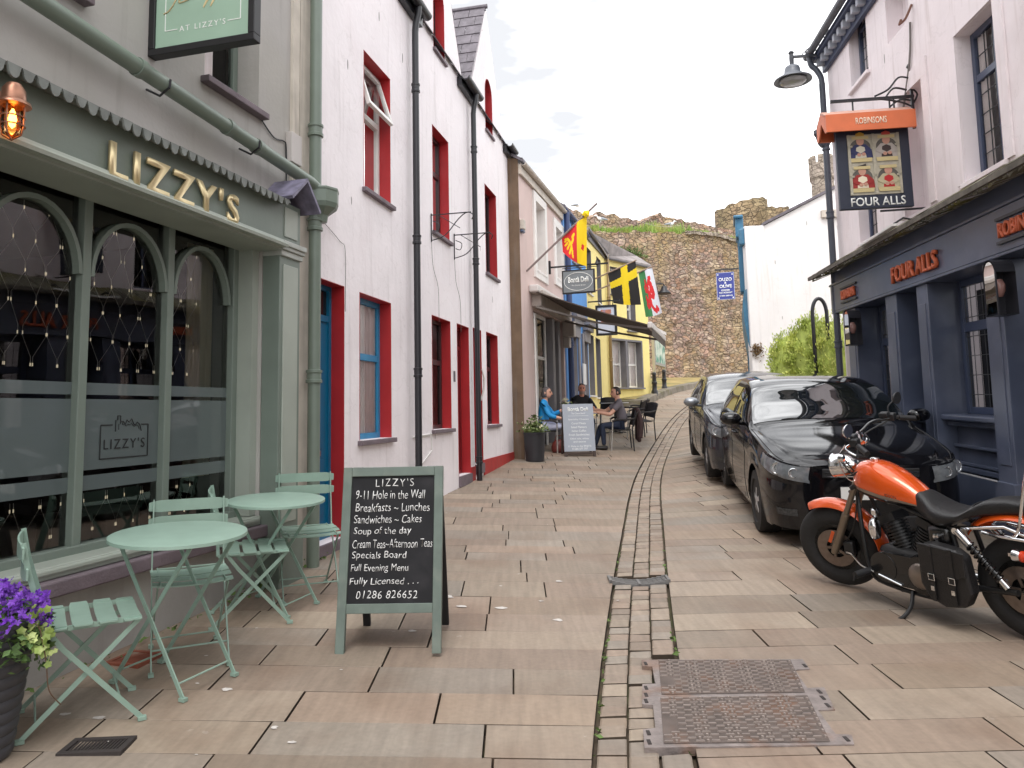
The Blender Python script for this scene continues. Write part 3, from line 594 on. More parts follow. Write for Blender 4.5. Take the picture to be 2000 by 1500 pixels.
# copper bulkhead lantern on the fascia
s_, z_ = LZ.p(18, 222, .26); P = LZ.w(s_, -.18, z_)
t = thing('wall_lantern', 'copper caged wall lantern glowing over the cafe sign board', 'wall lamp', P, LZ.rz)
COP = mat('aged copper', rgb(150, 108, 88), .35, metal=.8, var=.2, vscale=20)
bm = BM(); lathe(bm, [(.05, 0), (.05, .015), (.02, .02), (.018, .09)], (0, 0, .07), (0, -1, 0)); lathe(bm, [(0, .14), (.03, .138), (.048, .11), (.052, .06), (.07, .05), (.074, .035), (.055, .03)], (0, -.1, 0)); obj('cap', bm, COP, t, sm=True, angle=50)
bm = BM(); lathe(bm, [(.045, .03), (.045, -.06), (.036, -.1), (.0, -.12)], (0, -.1, 0)); obj('glass_globe', bm, glassmat('amber glass', (.95, .72, .45), 1.45), t, sm=True)
bm = BM()
for z in (-.02, -.06): tube(bm, [(.05*cos(a), -.1+.05*sin(a), z) for a in [i*2*pi/20 for i in range(20)]], .004, 6, closed=True)
for k in range(4): a = k*pi/2+.4; tube(bm, [(.05*cos(a)*f, -.1+.05*sin(a)*f, z) for f, z in ((1, .03), (1, -.06), (.8, -.105), (0, -.128))], .004, 6)
obj('cage', bm, COP, t)
bm = BM(); lathe(bm, [(.004, .02), (.012, .0), (.018, -.03), (.012, -.06), (0, -.075)], (0, -.1, 0)); obj('light_bulb', bm, mat('warm bulb', rgb(255, 190, 100), .3, emit=(rgb(255, 176, 84), 9)), t, sm=True)
# ---------------------------------------------------------------- three white houses with red reveals
G0 = 6.5
def gable(c, w, top): return [(c-w, G0), (c, top), (c+w, G0)]
DORF = mat('dark stained frame', rgb(58, 34, 36), .4)
def house(name, label, s0, s1, gc, doors, wins, awin, gut, wmat, first=False):
    r = WH.root(name, label, 'terraced house', 'white terraced houses with red reveals')
    holes = [rect(a, b, z0, z1) for a, b, z0, z1 in doors+[w_[:4] for w_ in wins]]+([arch(awin[0], awin[1], awin[2], awin[3], .28)] if awin else [])
    gl = max(gc-1.2, s0); 
    top = [(s1, G0)]+[p for p in gable(gc, 1.18, 8.6)][::-1]+[(s0, G0)]
    if gc-1.18 < s0: top = [(s1, G0), (gc+1.18, G0), (gc, 8.6), (s0, 8.6-(gc-s0)*2.1/1.18)]
    obj('wall', sheet(BM(), [(s0, -.3), (s1, -.3)]+top, holes, .3), REND, r)
    # main slate roof and gable roof
    bm = BM(); nr = 9
    def slates(p0, p1, p2, p3, rows):     # p0-p1 lower edge, p3-p2 upper edge
        for i in range(rows):
            a = V(p0)+(V(p3)-V(p0))*(i/rows); b = V(p1)+(V(p2)-V(p1))*(i/rows); c = V(p1)+(V(p2)-V(p1))*((i+1.05)/rows); d = V(p0)+(V(p3)-V(p0))*((i+1.05)/rows); up = (b-a).cross(d-a).normalized()*.012
            if up.z < 0: up = -up
            n_ = max(2, int((b-a).length/.28)); off = .5*(i % 2)
            ts = [0]+[(k+off)/n_ for k in range(1-int(off > 0), n_) if 0.01 < (k+off)/n_ < .99]+[1]
            for t0, t1 in zip(ts, ts[1:]):
                j = rnd(.003); e = .004/(b-a).length
                q = [a+(b-a)*(t0+e)+up*(1+j*60), a+(b-a)*(t1-e)+up*(1+j*60), d+(c-d)*(t1-e), d+(c-d)*(t0+e)]
                v = [bm.verts.new(x) for x in q]; bm.faces.new(v); lo = [bm.verts.new(x-up) for x in q[:2]]; bm.faces.new((lo[0], lo[1], v[1], v[0]))
    slates((s0, -.05, G0+.02), (s1, -.05, G0+.02), (s1, 3.4, 9.3), (s0, 3.4, 9.3), 13)
    for sgn in (-1, 1): slates((gc+sgn*1.24, .012, G0+.05), (gc+sgn*1.24, 2.6, G0+.05), (gc, 2.6, 8.68), (gc, .012, 8.68), 9)
    obj('roof', bm, SLATE, r)
    bm = BM(); tube(bm, [(gc, -.02, 8.69), (gc, 2.7, 8.69)], .04, 8); tube(bm, [(s0, 3.4, 9.32), (s1, 3.4, 9.32)], .05, 8); obj('ridge_tiles', bm, SLATE, r)
    for a, b in gut:
        n = 10; bm = BM()
        for yy, e in ((-.14, 1),): 
            pr = [(-.14+.065*cos(pi+pi*i/n), 6.5+.065*sin(pi+pi*i/n)) for i in range(n+1)]+[(-.14+.05*cos(2*pi-pi*i/n), 6.505+.05*sin(2*pi-pi*i/n)) for i in range(n+1)]
            prism(bm, pr, a, b, M=Matrix(((0, 1, 0, 0), (1, 0, 0, 0), (0, 0, 1, 0), (0, 0, 0, 1))))
        box(bm, a, b, -.075, -.003, 6.36, 6.5)
        obj('gutter', bm, BLACKP, r)
    for w_ in wins: window(r, *w_[:4], .13, w_[4], rev=RED, sill=PURP, tr=w_[5], curt=w_[6], fw_=w_[7] if len(w_) > 7 else .055)
    if awin:
        a, b, z0, z1 = awin; wf = obj('arched_window', frame_bm(a, b, z0, z1, .13, .05, .05), DORF, r); bm = BM(); bm.faces.new([bm.verts.new((x, .15, z)) for x, z in arch(a, b, z0, z1, .28)]); obj('pane', bm, mat('dark glass', rgb(20, 20, 22), .05), wf)
        bm = BM(); P_ = arch(a+.002, b-.002, z0, z1-.002, .278); Q_ = [(c_+(x-c_)*.975, z0+(z-z0)*.994) for x, z in P_ for c_ in [(a+b)/2]]
        for y_ in (0,):
            for i in range(1, len(P_)):
                k = (i+1) % len(P_); f = [bm.verts.new((P_[i][0], -.003, P_[i][1])), bm.verts.new((P_[k][0], -.003, P_[k][1])), bm.verts.new((Q_[k][0], .13, Q_[k][1])), bm.verts.new((Q_[i][0], .13, Q_[i][1]))]; bm.faces.new(f)
                g_ = [bm.verts.new((Q_[i][0], -.003, Q_[i][1])), bm.verts.new((Q_[k][0], -.003, Q_[k][1]))]; bm.faces.new((f[0], f[1], g_[1], g_[0])); bm.faces.new((g_[0], g_[1], f[2], f[3]))
        obj('reveal', bm, RED, wf); bm = BM(); box(bm, a-.03, b+.04, -.04, .13, z0-.04, z0-.002); obj('sill', bm, PURP, wf)
    return r
BLUE = mat('blue door paint', rgb(10, 104, 140), .4, var=.06); BLUEW = mat('blue window paint', rgb(44, 132, 176), .45, var=.08)
def door(r, a, b, z0, z1, rec, m, light=None, rev=RED, panels=((.1, .35), (.4, .75)), knob=True, boards=False):
    bm = BM(); zt = z1-(light or 0); box(bm, a+.05, b-.05, rec+.02, rec+.065, z0+.02, zt-.05); d = obj('door', bm, m, r, bev=.003)
    bm = frame_bm(a+.004, b-.004, z0, z1-.004, rec, .05, .07, [(zt-.02, .06)] if light else []); obj('door_frame', bm, m, d)
    bm = BM()
    if boards:
        for i in range(5): x = a+.06+(b-a-.12)*i/5; box(bm, x, x+(b-a-.12)/5-.008, rec+.012, rec+.021, z0+.05, zt-.06)
    else:
        for p0, p1 in panels:
            for h in (0, 1):
                x0 = a+.1+h*(b-a-.17)/2; box(bm, x0, x0+(b-a-.28)/2, rec+.012, rec+.021, z0+(zt-z0)*p0, z0+(zt-z0)*p1)
    obj('panel', bm, m, d, bev=.004)
    if light: bm = BM(); bm.faces.new([bm.verts.new(v) for v in ((a+.05, rec+.03, zt), (b-.05, rec+.03, zt), (b-.05, rec+.03, z1-.05), (a+.05, rec+.03, z1-.05))]); obj('fanlight', bm, mat('dark glass', rgb(20, 20, 22), .05), d)
    if rev: bm = BM(); box(bm, a+.0015, a+.006, -.003, rec, z0, z1-.006); box(bm, b-.006, b-.0015, -.003, rec, z0, z1-.006); box(bm, a+.0015, b-.0015, -.003, rec, z1-.006, z1-.0015); obj('reveal', bm, rev, d)
    bm = BM(); box(bm, a, b, -.03, rec+.05, z0-.15, z0-.002); obj('doorstep', bm, PURP, d)
    return d
Zd = .15
wl = [(.97, 1.805, 1.165, 2.645, BLUEW, 2.02, [(0, .38, CURT), (.4, .97, CURT)], .06), (1.075, 1.81, 3.755, 5.25, WHITEF, None, [(0, .95, CURT)], .05)]
h1 = house('white_house', 'white rendered house with bright blue door beside the grey cafe', 0, 2.44, .88, [(.01, .625, .3, 2.645)], wl, None, [(-.1, .1), (2.05, 2.44)], REND)
h1.children[0].name
d = door(h1, .01, .625, .3, 2.645, .13, BLUE, .3); bm = BM(); box(bm, .2, .42, .13, .142, 1.05, 1.1); box(bm, .28, .36, .12, .142, 1.5, 1.56); obj('letter_plate', bm, mat('brass', rgb(150, 150, 150), .3, metal=1), d)
# the tilted-open top light of the upper window
w_ = [o for o in S.objects if o.parent == h1 and o.name.startswith('window')][-1]
bm = BM(); M_ = Matrix.Translation((0, .125, 5.2)) @ Matrix.Rotation(R(-17), 4, 'X'); f_ = frame_bm(1.12, 1.77, -.55, 0, -.02, .05, .04); bmesh.ops.transform(f_, matrix=M_, verts=f_.verts); sh = obj('open_light', f_, WHITEF, w_)
bm = BM(); bm.faces.new([bm.verts.new(M_ @ V(v)) for v in ((1.15, 0, -.52), (1.74, 0, -.52), (1.74, 0, -.03), (1.15, 0, -.03))]); obj('pane', bm, GLASS, w_); bm = BM(); box(bm, 1.12, 1.77, .125, .175, 4.63, 4.69); obj('transom', bm, WHITEF, w_)
h2 = house('white_house', 'white rendered house with dark framed windows between the two nearest black downpipes', 2.442, 5.09, 3.65, [(4.31, 4.93, .52, 2.7)], [(3.2, 4.0, 1.205, 2.687, DORF, 2.1, [(0, .5, CURTP)]), (3.3, 4.015, 3.82, 5.29, DORF, 4.75, [(0, .3, CURTP)])], (3.4, 3.9, 6.42, 7.5), [(2.442, 2.75), (4.5, 5.09)], REND)
d = door(h2, 4.31, 4.93, .52, 2.7, .13, mat('red door paint', rgb(120, 26, 32), .4), .3)
bm = BM(); box(bm, 5.02-.9, 5.02-.84, -.012, -.002, 1.85, 2.0); obj('number_plate', bm, SLATE, h2)
h3 = house('white_house', 'white rendered house with red plinth and slate dormer, last of the white row', 5.092, 7.95, 6.42, [(5.17, 5.66, .62, 2.73)], [(5.98, 6.77, 1.205, 2.744, DORF, 2.15, [(0, .35, CURTP)]), (6.06, 6.86, 3.76, 5.3, DORF, None, None)], (6.2, 6.71, 6.32, 7.32), [(5.092, 5.35), (7.5, 8.02)], REND)
d = door(h3, 5.17, 5.66, .62, 2.73, .13, mat('red door paint', rgb(120, 26, 32), .4), None)
bm = BM(); tube(bm, [(5.58, -.0, 1.6), (5.6, -.05, 1.8), (5.6, -.055, 1.95), (5.56, -.03, 2.1)], .014, 6); obj('door_handle', bm, WHITEF, d)
bm = BM(); box(bm, 5.66, 7.95, -.014, -.002, -.2, .66); obj('plinth', bm, mat('red plinth paint', rgb(176, 50, 48), .6, var=.12, streak=.3), h3)
bm = BM(); box(bm, 4.93, 5.17, -.012, -.002, -.2, .6); obj('plinth', bm, RED, h2)
bm = BM(); box(bm, 2.45, 3.1, -.012, -.002, 1.13, 1.145); tube(bm, [(2.5, -.015, 1.14), (3.1, -.015, 1.16), (3.12, -.012, .95), (2.7, -.012, .8)], .008, 5); obj('cable', bm, WHITEF, h2)
def dpipe(root, s_, z0, z1, cols, sw_):
    bm = pipe_bm(s_, -.09, z0, z1, .042, cols); tube(bm, [(s_, -.09, z1-.02), (s_, -.1, z1+.08), (s_+sw_, -.13, z1+.2), (s_+sw_, -.14, z1+.3)], .042, 12); o = obj('downpipe', bm, BLACKP, root, sm=True, angle=40); return o
dpipe(h1, 2.42, .0, 6.15, (1.9, 3.5, 5.4), .0); dpipe(h2, 5.09, .3, 6.15, (.7, 3.75, 5.55), 0); dpipe(h3, 7.97, .4, 6.15, (2.5, 4.4, 5.6), 0)
# wire and old bracket on the white wall
bm = BM(); tube(bm, spline([(5.53-5.42, -.012, 3.18), (.5, -.012, 3.06), (.62, -.012, 2.98), (.62, -.012, 2.4)], 4), .003, 5); obj('cable', bm, mat('grey cable', rgb(120, 115, 112), .6), h1)
def br(px, py, label, flip):
    s_, z_ = WH.p(px, py, .0); t = thing('iron_bracket', label, 'bracket', WH.w(s_, 0, z_), WH.rz); bm = BM(); k = flip
    tube(bm, [(0, -.01, .1), (0, -.01, -.28)], .008, 6); tube(bm, [(0, -.01, .08), (0, -.55, .08)], .008, 6); tube(bm, spline([(0, -.01, -.26), (0, -.2, -.2), (0, -.38, .0), (0, -.5, .08), (0, -.58, .04), (0, -.56, -.02)], 4), .007, 6); tube(bm, spline([(0, -.03, .0), (0, -.12, -.05), (0, -.1, -.14), (0, -.03, -.12)], 4), .006, 6); tube(bm, [(0, -.1, .08), (0, -.4, -.12)], .005, 6)
    obj('scroll', bm, BLACKP, t); bm = BM(); tube(bm, spline([(0, -.01, -.28), (.05, -.012, -.6), (.25, -.012, -.85), (.27, -.012, -1.3)], 4), .003, 4); obj('cable', bm, mat('grey cable', rgb(120, 115, 112), .6), t)
br(841, 432, 'wrought iron scroll bracket by the sill of the middle white house', 1); br(886, 470, 'wrought iron bracket with crossed bars beside the far white house downpipe', 1)
# ---------------------------------------------------------------- deli, blue house, yellow houses
DL = Fr((.19, 14.06), (3.1, 24.0))
PINK = mat('pale pink render', rgb(206, 184, 178), .85, var=.05, vscale=1.5, streak=.25, bump=.1); WSUR = mat('white stucco', rgb(226, 222, 218), .7, var=.05, streak=.15); GREYW = mat('grey woodwork', rgb(128, 124, 126), .5, var=.08)
BRN = mat('brown render', rgb(110, 90, 72), .9, var=.2, vscale=3, streak=.5, bump=.3); CREAM = mat('cream gutter', rgb(186, 176, 164), .6, var=.15)
def S_(F, x, y=700, o=0): return F.p(x, y, o)[0]
def Z_(F, x, y, o=0): return F.p(x, y, o)[1]
def op(F, xl, xr, yt, yb, o=0):     # opening from its left and right edges and the top and bottom pixel rows at the middle
    m = (xl+xr)/2; return F.p(xl, (yt+yb)/2, o)[0], F.p(xr, (yt+yb)/2, o)[0], F.p(m, yb, o)[1], F.p(m, yt, o)[1]
sd1, sb1 = S_(DL, 1104), S_(DL, 1150); LY = DL.L
ze = Z_(DL, 1050, 362); zy = Z_(DL, 1187, 503)
def gutter_bm(s0, s1, y, z, r=.06):
    bm = BM(); n = 10; pr = [(y+r*cos(pi+pi*i/n), z+r*sin(pi+pi*i/n)) for i in range(n+1)]+[(y+r*.8*cos(2*pi-pi*i/n), z+.006+r*.8*sin(2*pi-pi*i/n)) for i in range(n+1)]
    prism(bm, pr, s0, s1, M=Matrix(((0, 1, 0, 0), (1, 0, 0, 0), (0, 0, 1, 0), (0, 0, 0, 1)))); return bm
def roofslab(r, s0, s1, z, rise, dep, m=SLATE):
    bm = BM(); prism(bm, [(-.12, z), (dep, z+rise), (dep, z+rise+.05), (-.12, z+.06)], s0, s1, M=Matrix(((0, 1, 0, 0), (1, 0, 0, 0), (0, 0, 1, 0), (0, 0, 0, 1)))); 
    n = 8
    for k in range(n): y = -.1+(dep+.1)*k/n; zz = z+.06+(rise)*(y+.12)/(dep+.12); box(bm, s0, s1, y, y+.05, zz-.02, zz+.014)
    return obj('roof', bm, m, r)
r = DL.root('deli_building', 'pale pink rendered deli with white sash surrounds and a rolled out awning', 'shop building')
wins = [op(DL, 1041, 1066, 387, 547), op(DL, 1081, 1100, 436, 560)]
holes = [rect(a+.18, b-.18, z0+.18, z1-.18) for a, b, z0, z1 in wins]; da, db, dz0, dz1 = op(DL, 1045, 1103, 618, 875)
obj('wall', sheet(BM(), rect(0, sd1, .2, ze), holes+[rect(da, db, .3, dz1)], .3), PINK, r)
bm = BM(); box(bm, -.02, -.001, .0, .45, 0, ze+.1); obj('return_wall', bm, BRN, r)
roofslab(r, -.05, sd1, ze, 2.2, 3.5); obj('gutter', gutter_bm(0, sd1, -.1, ze), CREAM, r); bm = BM(); box(bm, 0, sd1, -.06, -.001, ze-.22, ze-.02); obj('eaves_board', bm, CREAM, r)
for a, b, z0, z1 in wins:
    w_ = window(r, a+.18, b-.18, z0+.18, z1-.18, .2, WHITEF, 'sash_window', rev=WSUR, tr=(z0+z1)/2, sill=WSUR, curt=[(.05, .95, CURT)])
    obj('surround', sheet(BM(), rect(a, b, z0, z1), [rect(a+.18, b-.18, z0+.18, z1-.18)], .05, y=-.04), WSUR, w_)
# shopfront: glazed door, grey pilasters, lintel on consoles
bm = BM(); box(bm, da-.1, db+.1, -.2, 0, dz1+.02, dz1+.26); box(bm, da-.15, db+.15, -.26, 0, dz1+.26, dz1+.34); obj('lintel', bm, mat('stone lintel', rgb(176, 166, 158), .8, var=.1), r, bev=.015)
bm = BM(); box(bm, db-.1, db+.15, -.28, 0, dz1-.35, dz1+.02); box(bm, db-.08, db+.13, -.16, 0, dz1-.6, dz1-.35); obj('console', bm, mat('stone lintel', rgb(176, 166, 158), .8, var=.1), r, bev=.02)
bm = BM(); box(bm, da+.02, da+.08, -.03, 0, .3, dz1-.1); obj('door_post', bm, WHITEF, r)
window(r, da+.12, da+(db-da)*.52, .5, dz1-.02, .1, WHITEF, 'glazed_door', tr=dz1-.95, vb=(da+.12+(db-da)*.2,), fw_=.08)
bm = BM(); box(bm, da, db, .3, .32, .3, dz1); obj('shop_interior', bm, mat('grey interior', rgb(70, 66, 66), .9), r)
for k in (.6, .8): bm = BM(); s_ = da+(db-da)*k; box(bm, s_, s_+.22, .0, .28, .3, dz1-.02); obj('grey_pilaster', bm, GREYW, r, bev=.01)
s_, z_ = DL.p(1022, 445, .05); t = thing('alarm_box', 'small cream alarm box with blue base on the pink deli wall', 'alarm box', DL.w(s_, 0, z_), DL.rz); bm = BM(); box(bm, -.09, .09, -.08, 0, -.04, .16); obj('case', bm, CREAM, t, bev=.02); bm = BM(); box(bm, -.085, .085, -.075, 0, -.1, -.042); obj('strobe', bm, mat('blue strobe', rgb(70, 84, 110), .3), t, bev=.03)
# blue house
BLU = mat('sky blue render', rgb(92, 150, 214), .75, var=.06, streak=.15); NAVY = mat('navy pipe paint', rgb(44, 62, 104), .4)
r = DL.root('blue_house', 'narrow blue house with grey shop surround between the pink deli and yellow house', 'house')
w1 = op(DL, 1114, 1128, 648, 780); w2 = op(DL, 1117, 1131, 445, 515); w3 = op(DL, 1140, 1149, 652, 780)
obj('wall', sheet(BM(), rect(sd1+.005, sb1, .3, ze+.1), [rect(*w1), rect(*w2), rect(*w3)], .3), BLU, r); roofslab(r, sd1+.01, sb1, ze+.1, 2.2, 3.4)
for w_ in (w1, w2): window(r, *w_, .12, WHITEF, 'sash_window', rev=GREYW, tr=(w_[2]+w_[3])/2, vb=((w_[0]+w_[1])/2,), sill=GREYW, curt=[(.05, .95, CURT)])
window(r, *w3, .15, GREYW, 'dark_door', rev=GREYW, tr=w3[3]-.4)
bm = BM()
for (xa, xb, ya) in ((1111, 1131, 620), (1137, 1150, 634)):
    a, b = S_(DL, xa, 640), S_(DL, xb, 640); z = Z_(DL, (xa+xb)/2, ya); box(bm, a, b, -.22, 0, z-.06, z+.06); box(bm, a+.05, b-.05, -.15, 0, z-.2, z-.06); box(bm, a+.08, b-.08, -.06, 0, z-.5, z-.2)
obj('shop_cornice', bm, GREYW, r, bev=.01)
bm = BM()
for x in (1112, 1130, 1138): a = S_(DL, x, 700); box(bm, a-.1, a+.1, -.05, 0, .4, w1[3]+.05)
obj('pilaster', bm, GREYW, r, bev=.01)
obj('downpipe', pipe_bm(sd1+.1, -.12, .4, ze, .07, (3, 4.6)), NAVY, r, sm=True, angle=40); obj('gutter', gutter_bm(sd1, sb1, -.1, ze+.08), NAVY, r)
bm = BM(); a, z0, z1 = S_(DL, 1136, 720), Z_(DL, 1136, 750, .08), Z_(DL, 1136, 709, .08); box(bm, a-.18, a+.18, -.09, -.06, z0, z1); tag(obj('menu_board', bm, mat('white notice', rgb(224, 222, 220), .5)), 'narrow white menu panel fixed on the blue house shopfront', 'notice')
bpy.data.objects['menu_board'].location = DL.w(0, 0, 0); bpy.data.objects['menu_board'].rotation_euler = (0, 0, DL.rz)
# yellow houses: one along the street, one turned at the bend
YEL = mat('yellow render', rgb(240, 222, 146), .8, var=.05, streak=.15, stain=rgb(205, 188, 125)); DGR = mat('dark grey surround', rgb(112, 110, 114), .6, var=.06)
r = DL.root('yellow_house', 'yellow rendered house with tall dark window recesses next to the blue house', 'house')
ws = [op(DL, 1151, 1161, 655, 772), op(DL, 1165, 1174, 662, 776), op(DL, 1146, 1155, 487, 572), op(DL, 1166, 1174, 506, 592)]
obj('wall', sheet(BM(), rect(sb1+.005, LY, .6, zy), [rect(*w_) for w_ in ws], .3), YEL, r)
for w_ in ws: window(r, *w_, .15, WHITEF if w_[2] < 3 else DGR, 'sash_window', rev=DGR, tr=(w_[2]+w_[3])/2, sill=WSUR)
obj('gutter', gutter_bm(sb1, LY+.05, -.1, zy), DGR, r); bm = BM(); box(bm, sb1, LY, -.05, -.001, zy-.2, zy-.01); obj('eaves_board', bm, DGR, r)
obj('downpipe', pipe_bm(LY-.08, -.1, 1.2, zy, .05, (3, 5)), mat('tan pipe', rgb(140, 118, 84), .5), r, sm=True)
r2 = YB.root('yellow_house', 'yellow corner house with paired grey sash windows facing down the street', 'house')
wb = [op(YB, 1193, 1222, 665, 757), op(YB, 1226, 1253, 668, 757), op(YB, 1192, 1211, 522, 575), op(YB, 1224, 1241, 560, 646)]
zt = Z_(YB, 1215, 512); 
obj('wall', sheet(BM(), rect(0, YB.L, 1.0, zt), [rect(*w_) for w_ in wb], .3), YEL, r2)
bm = BM(); box(bm, YB.L-.02, YB.L, .3, 4, 1, zt); obj('side_wall', bm, YEL, r2)
for w_ in wb: window(r2, *w_, .2, WHITEF, 'sash_window', rev=DGR, tr=(w_[2]+w_[3])/2, vb=((w_[0]+w_[1])/2,), sill=DGR, curt=[(0.05, .95, CURT)] if w_[2] < 4 else None, sillout=.1)
bm = BM()
for w_ in wb[:2]: box(bm, w_[0]-.06, w_[0], -.03, 0, w_[2], w_[3]+.06); box(bm, w_[1], w_[1]+.06, -.03, 0, w_[2], w_[3]+.06); box(bm, w_[0], w_[1], -.03, 0, w_[3], w_[3]+.06)
obj('surround', bm, DGR, r2); obj('gutter', gutter_bm(-.1, YB.L+.1, -.12, zt), DGR, r2)
# slate roof over both: eave of the street front, eave of the bend, ridge behind
E0, E1, E2 = DL.w(sb1-.1, -.15, zy), YB.w(0, -.15, zt-.02), YB.w(YB.L+.12, -.15, zt); 
R0 = at(1143, 452, E0.y+1.4); R1 = at(1243, 503, E2.y+.7)
bm = BM(); v = [bm.verts.new(p) for p in (E0, E1, E2, R1, R0)]; bm.faces.new((v[0], v[1], v[4])); bm.faces.new((v[1], v[2], v[3], v[4])); g = bmesh.ops.extrude_face_region(bm, geom=bm.faces[:]); bmesh.ops.translate(bm, verts=[k for k in g['geom'] if isinstance(k, bmesh.types.BMVert)], vec=(0, 0, .07))
o = obj('roof', bm, mat('brown grey slate', rgb(134, 126, 124), .75, var=.3, vscale=3, bump=.4, bscale=9)); o.parent = r2; o.matrix_parent_inverse = Matrix.LocRotScale(r2.location, r2.rotation_euler, None).inverted()
# ---------------------------------------------------------------- stone
def stonemat(name, sc, cols, lich=rgb(150, 122, 60), mort=rgb(70, 60, 50), asp=1.9):
    m = bpy.data.materials.new(name); m.use_nodes = True; t = m.node_tree; b = t.nodes['Principled BSDF']; n = t.nodes.new; l = t.links.new; b.inputs['Roughness'].default_value = .95
    tcn = n('ShaderNodeTexCoord'); mp = n('ShaderNodeMapping'); mp.inputs['Scale'].default_value = (sc, sc, sc*asp)
    z = n('ShaderNodeTexNoise'); z.inputs['Scale'].default_value = 1.1; z.inputs['Detail'].default_value = 6; l(tcn.outputs['Object'], z.inputs['Vector'])
    a = n('ShaderNodeMixRGB'); a.blend_type = 'ADD'; a.inputs[0].default_value = .55; l(tcn.outputs['Object'], a.inputs[1]); l(z.outputs['Color'], a.inputs[2]); l(a.outputs[0], mp.inputs[0])
    v1 = n('ShaderNodeTexVoronoi'); v1.inputs['Scale'].default_value = 1; v1.inputs['Randomness'].default_value = .85; v2 = n('ShaderNodeTexVoronoi'); v2.feature = 'DISTANCE_TO_EDGE'; v2.inputs['Randomness'].default_value = .85; v2.inputs['Scale'].default_value = 1
    l(mp.outputs[0], v1.inputs['Vector']); l(mp.outputs[0], v2.inputs['Vector'])
    rp = n('ShaderNodeValToRGB'); rp.color_ramp.interpolation = 'LINEAR'; sep = n('ShaderNodeSeparateColor'); l(v1.outputs['Color'], sep.inputs[0]); l(sep.outputs[0], rp.inputs[0])
    e = rp.color_ramp.elements; e[0].color = cols[0]; e[1].color = cols[-1]
    for i, c in enumerate(cols[1:-1]): k = e.new((i+1)/(len(cols)-1)); k.color = c
    z4 = n('ShaderNodeTexNoise'); z4.inputs['Scale'].default_value = 9; z4.inputs['Detail'].default_value = 7; l(tcn.outputs['Object'], z4.inputs['Vector'])
    h = n('ShaderNodeHueSaturation'); r1 = n('ShaderNodeMapRange'); r1.inputs[1].default_value = .3; r1.inputs[2].default_value = .7; r1.inputs[3].default_value = .6; r1.inputs[4].default_value = 1.35; l(z4.outputs['Fac'], r1.inputs[0]); l(r1.outputs[0], h.inputs['Value']); l(rp.outputs[0], h.inputs['Color'])
    z5 = n('ShaderNodeTexNoise'); z5.inputs['Scale'].default_value = .35; z5.inputs['Detail'].default_value = 8; mp2 = n('ShaderNodeMapping'); mp2.inputs['Scale'].default_value = (2, 2, .7); l(tcn.outputs['Object'], mp2.inputs[0]); l(mp2.outputs[0], z5.inputs['Vector'])
    r5 = n('ShaderNodeMapRange'); r5.inputs[1].default_value = .43; r5.inputs[2].default_value = .66; r5.inputs[4].default_value = .6; l(z5.outputs['Fac'], r5.inputs[0])
    x = n('ShaderNodeMixRGB'); l(r5.outputs[0], x.inputs[0]); l(h.outputs[0], x.inputs[1]); x.inputs[2].default_value = lich
    r2_ = n('ShaderNodeMapRange'); r2_.inputs[1].default_value = .0; r2_.inputs[2].default_value = .075; l(v2.outputs['Distance'], r2_.inputs[0])
    y = n('ShaderNodeMixRGB'); l(r2_.outputs[0], y.inputs[0]); y.inputs[1].default_value = mort; l(x.outputs[0], y.inputs[2]); l(y.outputs[0], b.inputs['Base Color'])
    s2 = n('ShaderNodeMath'); s2.operation = 'MULTIPLY_ADD'; s2.inputs[1].default_value = .35; l(z4.outputs['Fac'], s2.inputs[0]); l(r2_.outputs[0], s2.inputs[2])
    bp = n('ShaderNodeBump'); bp.inputs['Strength'].default_value = .9; bp.inputs['Distance'].default_value = .07; l(s2.outputs[0], bp.inputs['Height']); l(bp.outputs[0], b.inputs['Normal']); return m
ST = stonemat('town wall rubble', 2.7, [rgb(122, 106, 96), rgb(174, 142, 126), rgb(140, 118, 110), rgb(186, 166, 148), rgb(150, 118, 98), rgb(138, 124, 116), rgb(176, 150, 128)], rgb(168, 148, 92), rgb(116, 102, 86), 2.6)
ST2 = stonemat('tower masonry', 2.0, [rgb(112, 96, 78), rgb(164, 142, 112), rgb(140, 118, 94), rgb(180, 158, 126)], rgb(126, 116, 84), rgb(104, 90, 72), asp=2.1)
ST3 = stonemat('far turret stone', 1.6, [rgb(146, 132, 122), rgb(170, 156, 144), rgb(156, 142, 130)], rgb(150, 140, 120), rgb(120, 108, 98), asp=1.6)
def rubble_wall(name, F, tops, x0, x1, dep, root, m, y=0, amp=.09, step=.16, zb=-1):
    # a thick wall: uneven front sheet, ragged top, plain back
    bm = BM(); n = int((x1-x0)/step); cols = []; nzv = 46
    import mathutils
    for i in range(n+1):
        x = x0+(x1-x0)*i/n; zt = lerp(x, [p[0] for p in tops], [p[1] for p in tops])+mathutils.noise.noise(V((x*2.3, 3.1, 0)))*.18+mathutils.noise.noise(V((x*7, 1, 0)))*.08
        col = []
        for k in range(nzv+1):
            z = zb+(zt-zb)*k/nzv; d = mathutils.noise.noise(V((x*1.1, z*1.8, 1)))*amp+mathutils.noise.noise(V((x*3.2, z*4.6, 5)))*amp*.8
            col.append(bm.verts.new((x, y+d, z)))
        for q in (.25, .6, 1): col.append(bm.verts.new((x, y+dep*q, zt+mathutils.noise.noise(V((x*3, q*9, 2)))*.12)))
        col.append(bm.verts.new((x, y+dep, zb))); cols.append(col)
    for a, b in zip(cols, cols[1:]):
        for k in range(len(a)-1): bm.faces.new((a[k], b[k], b[k+1], a[k+1]))
    for c in (cols[0], cols[-1]): bm.faces.new(c)
    return obj(name, bm, m, root)
CW = Fr((6.6, 35.5), (12.6, 39.6))
r = CW.root('town_wall', 'ruined medieval stone wall with grass on its ledge across the end of the street', 'stone wall')
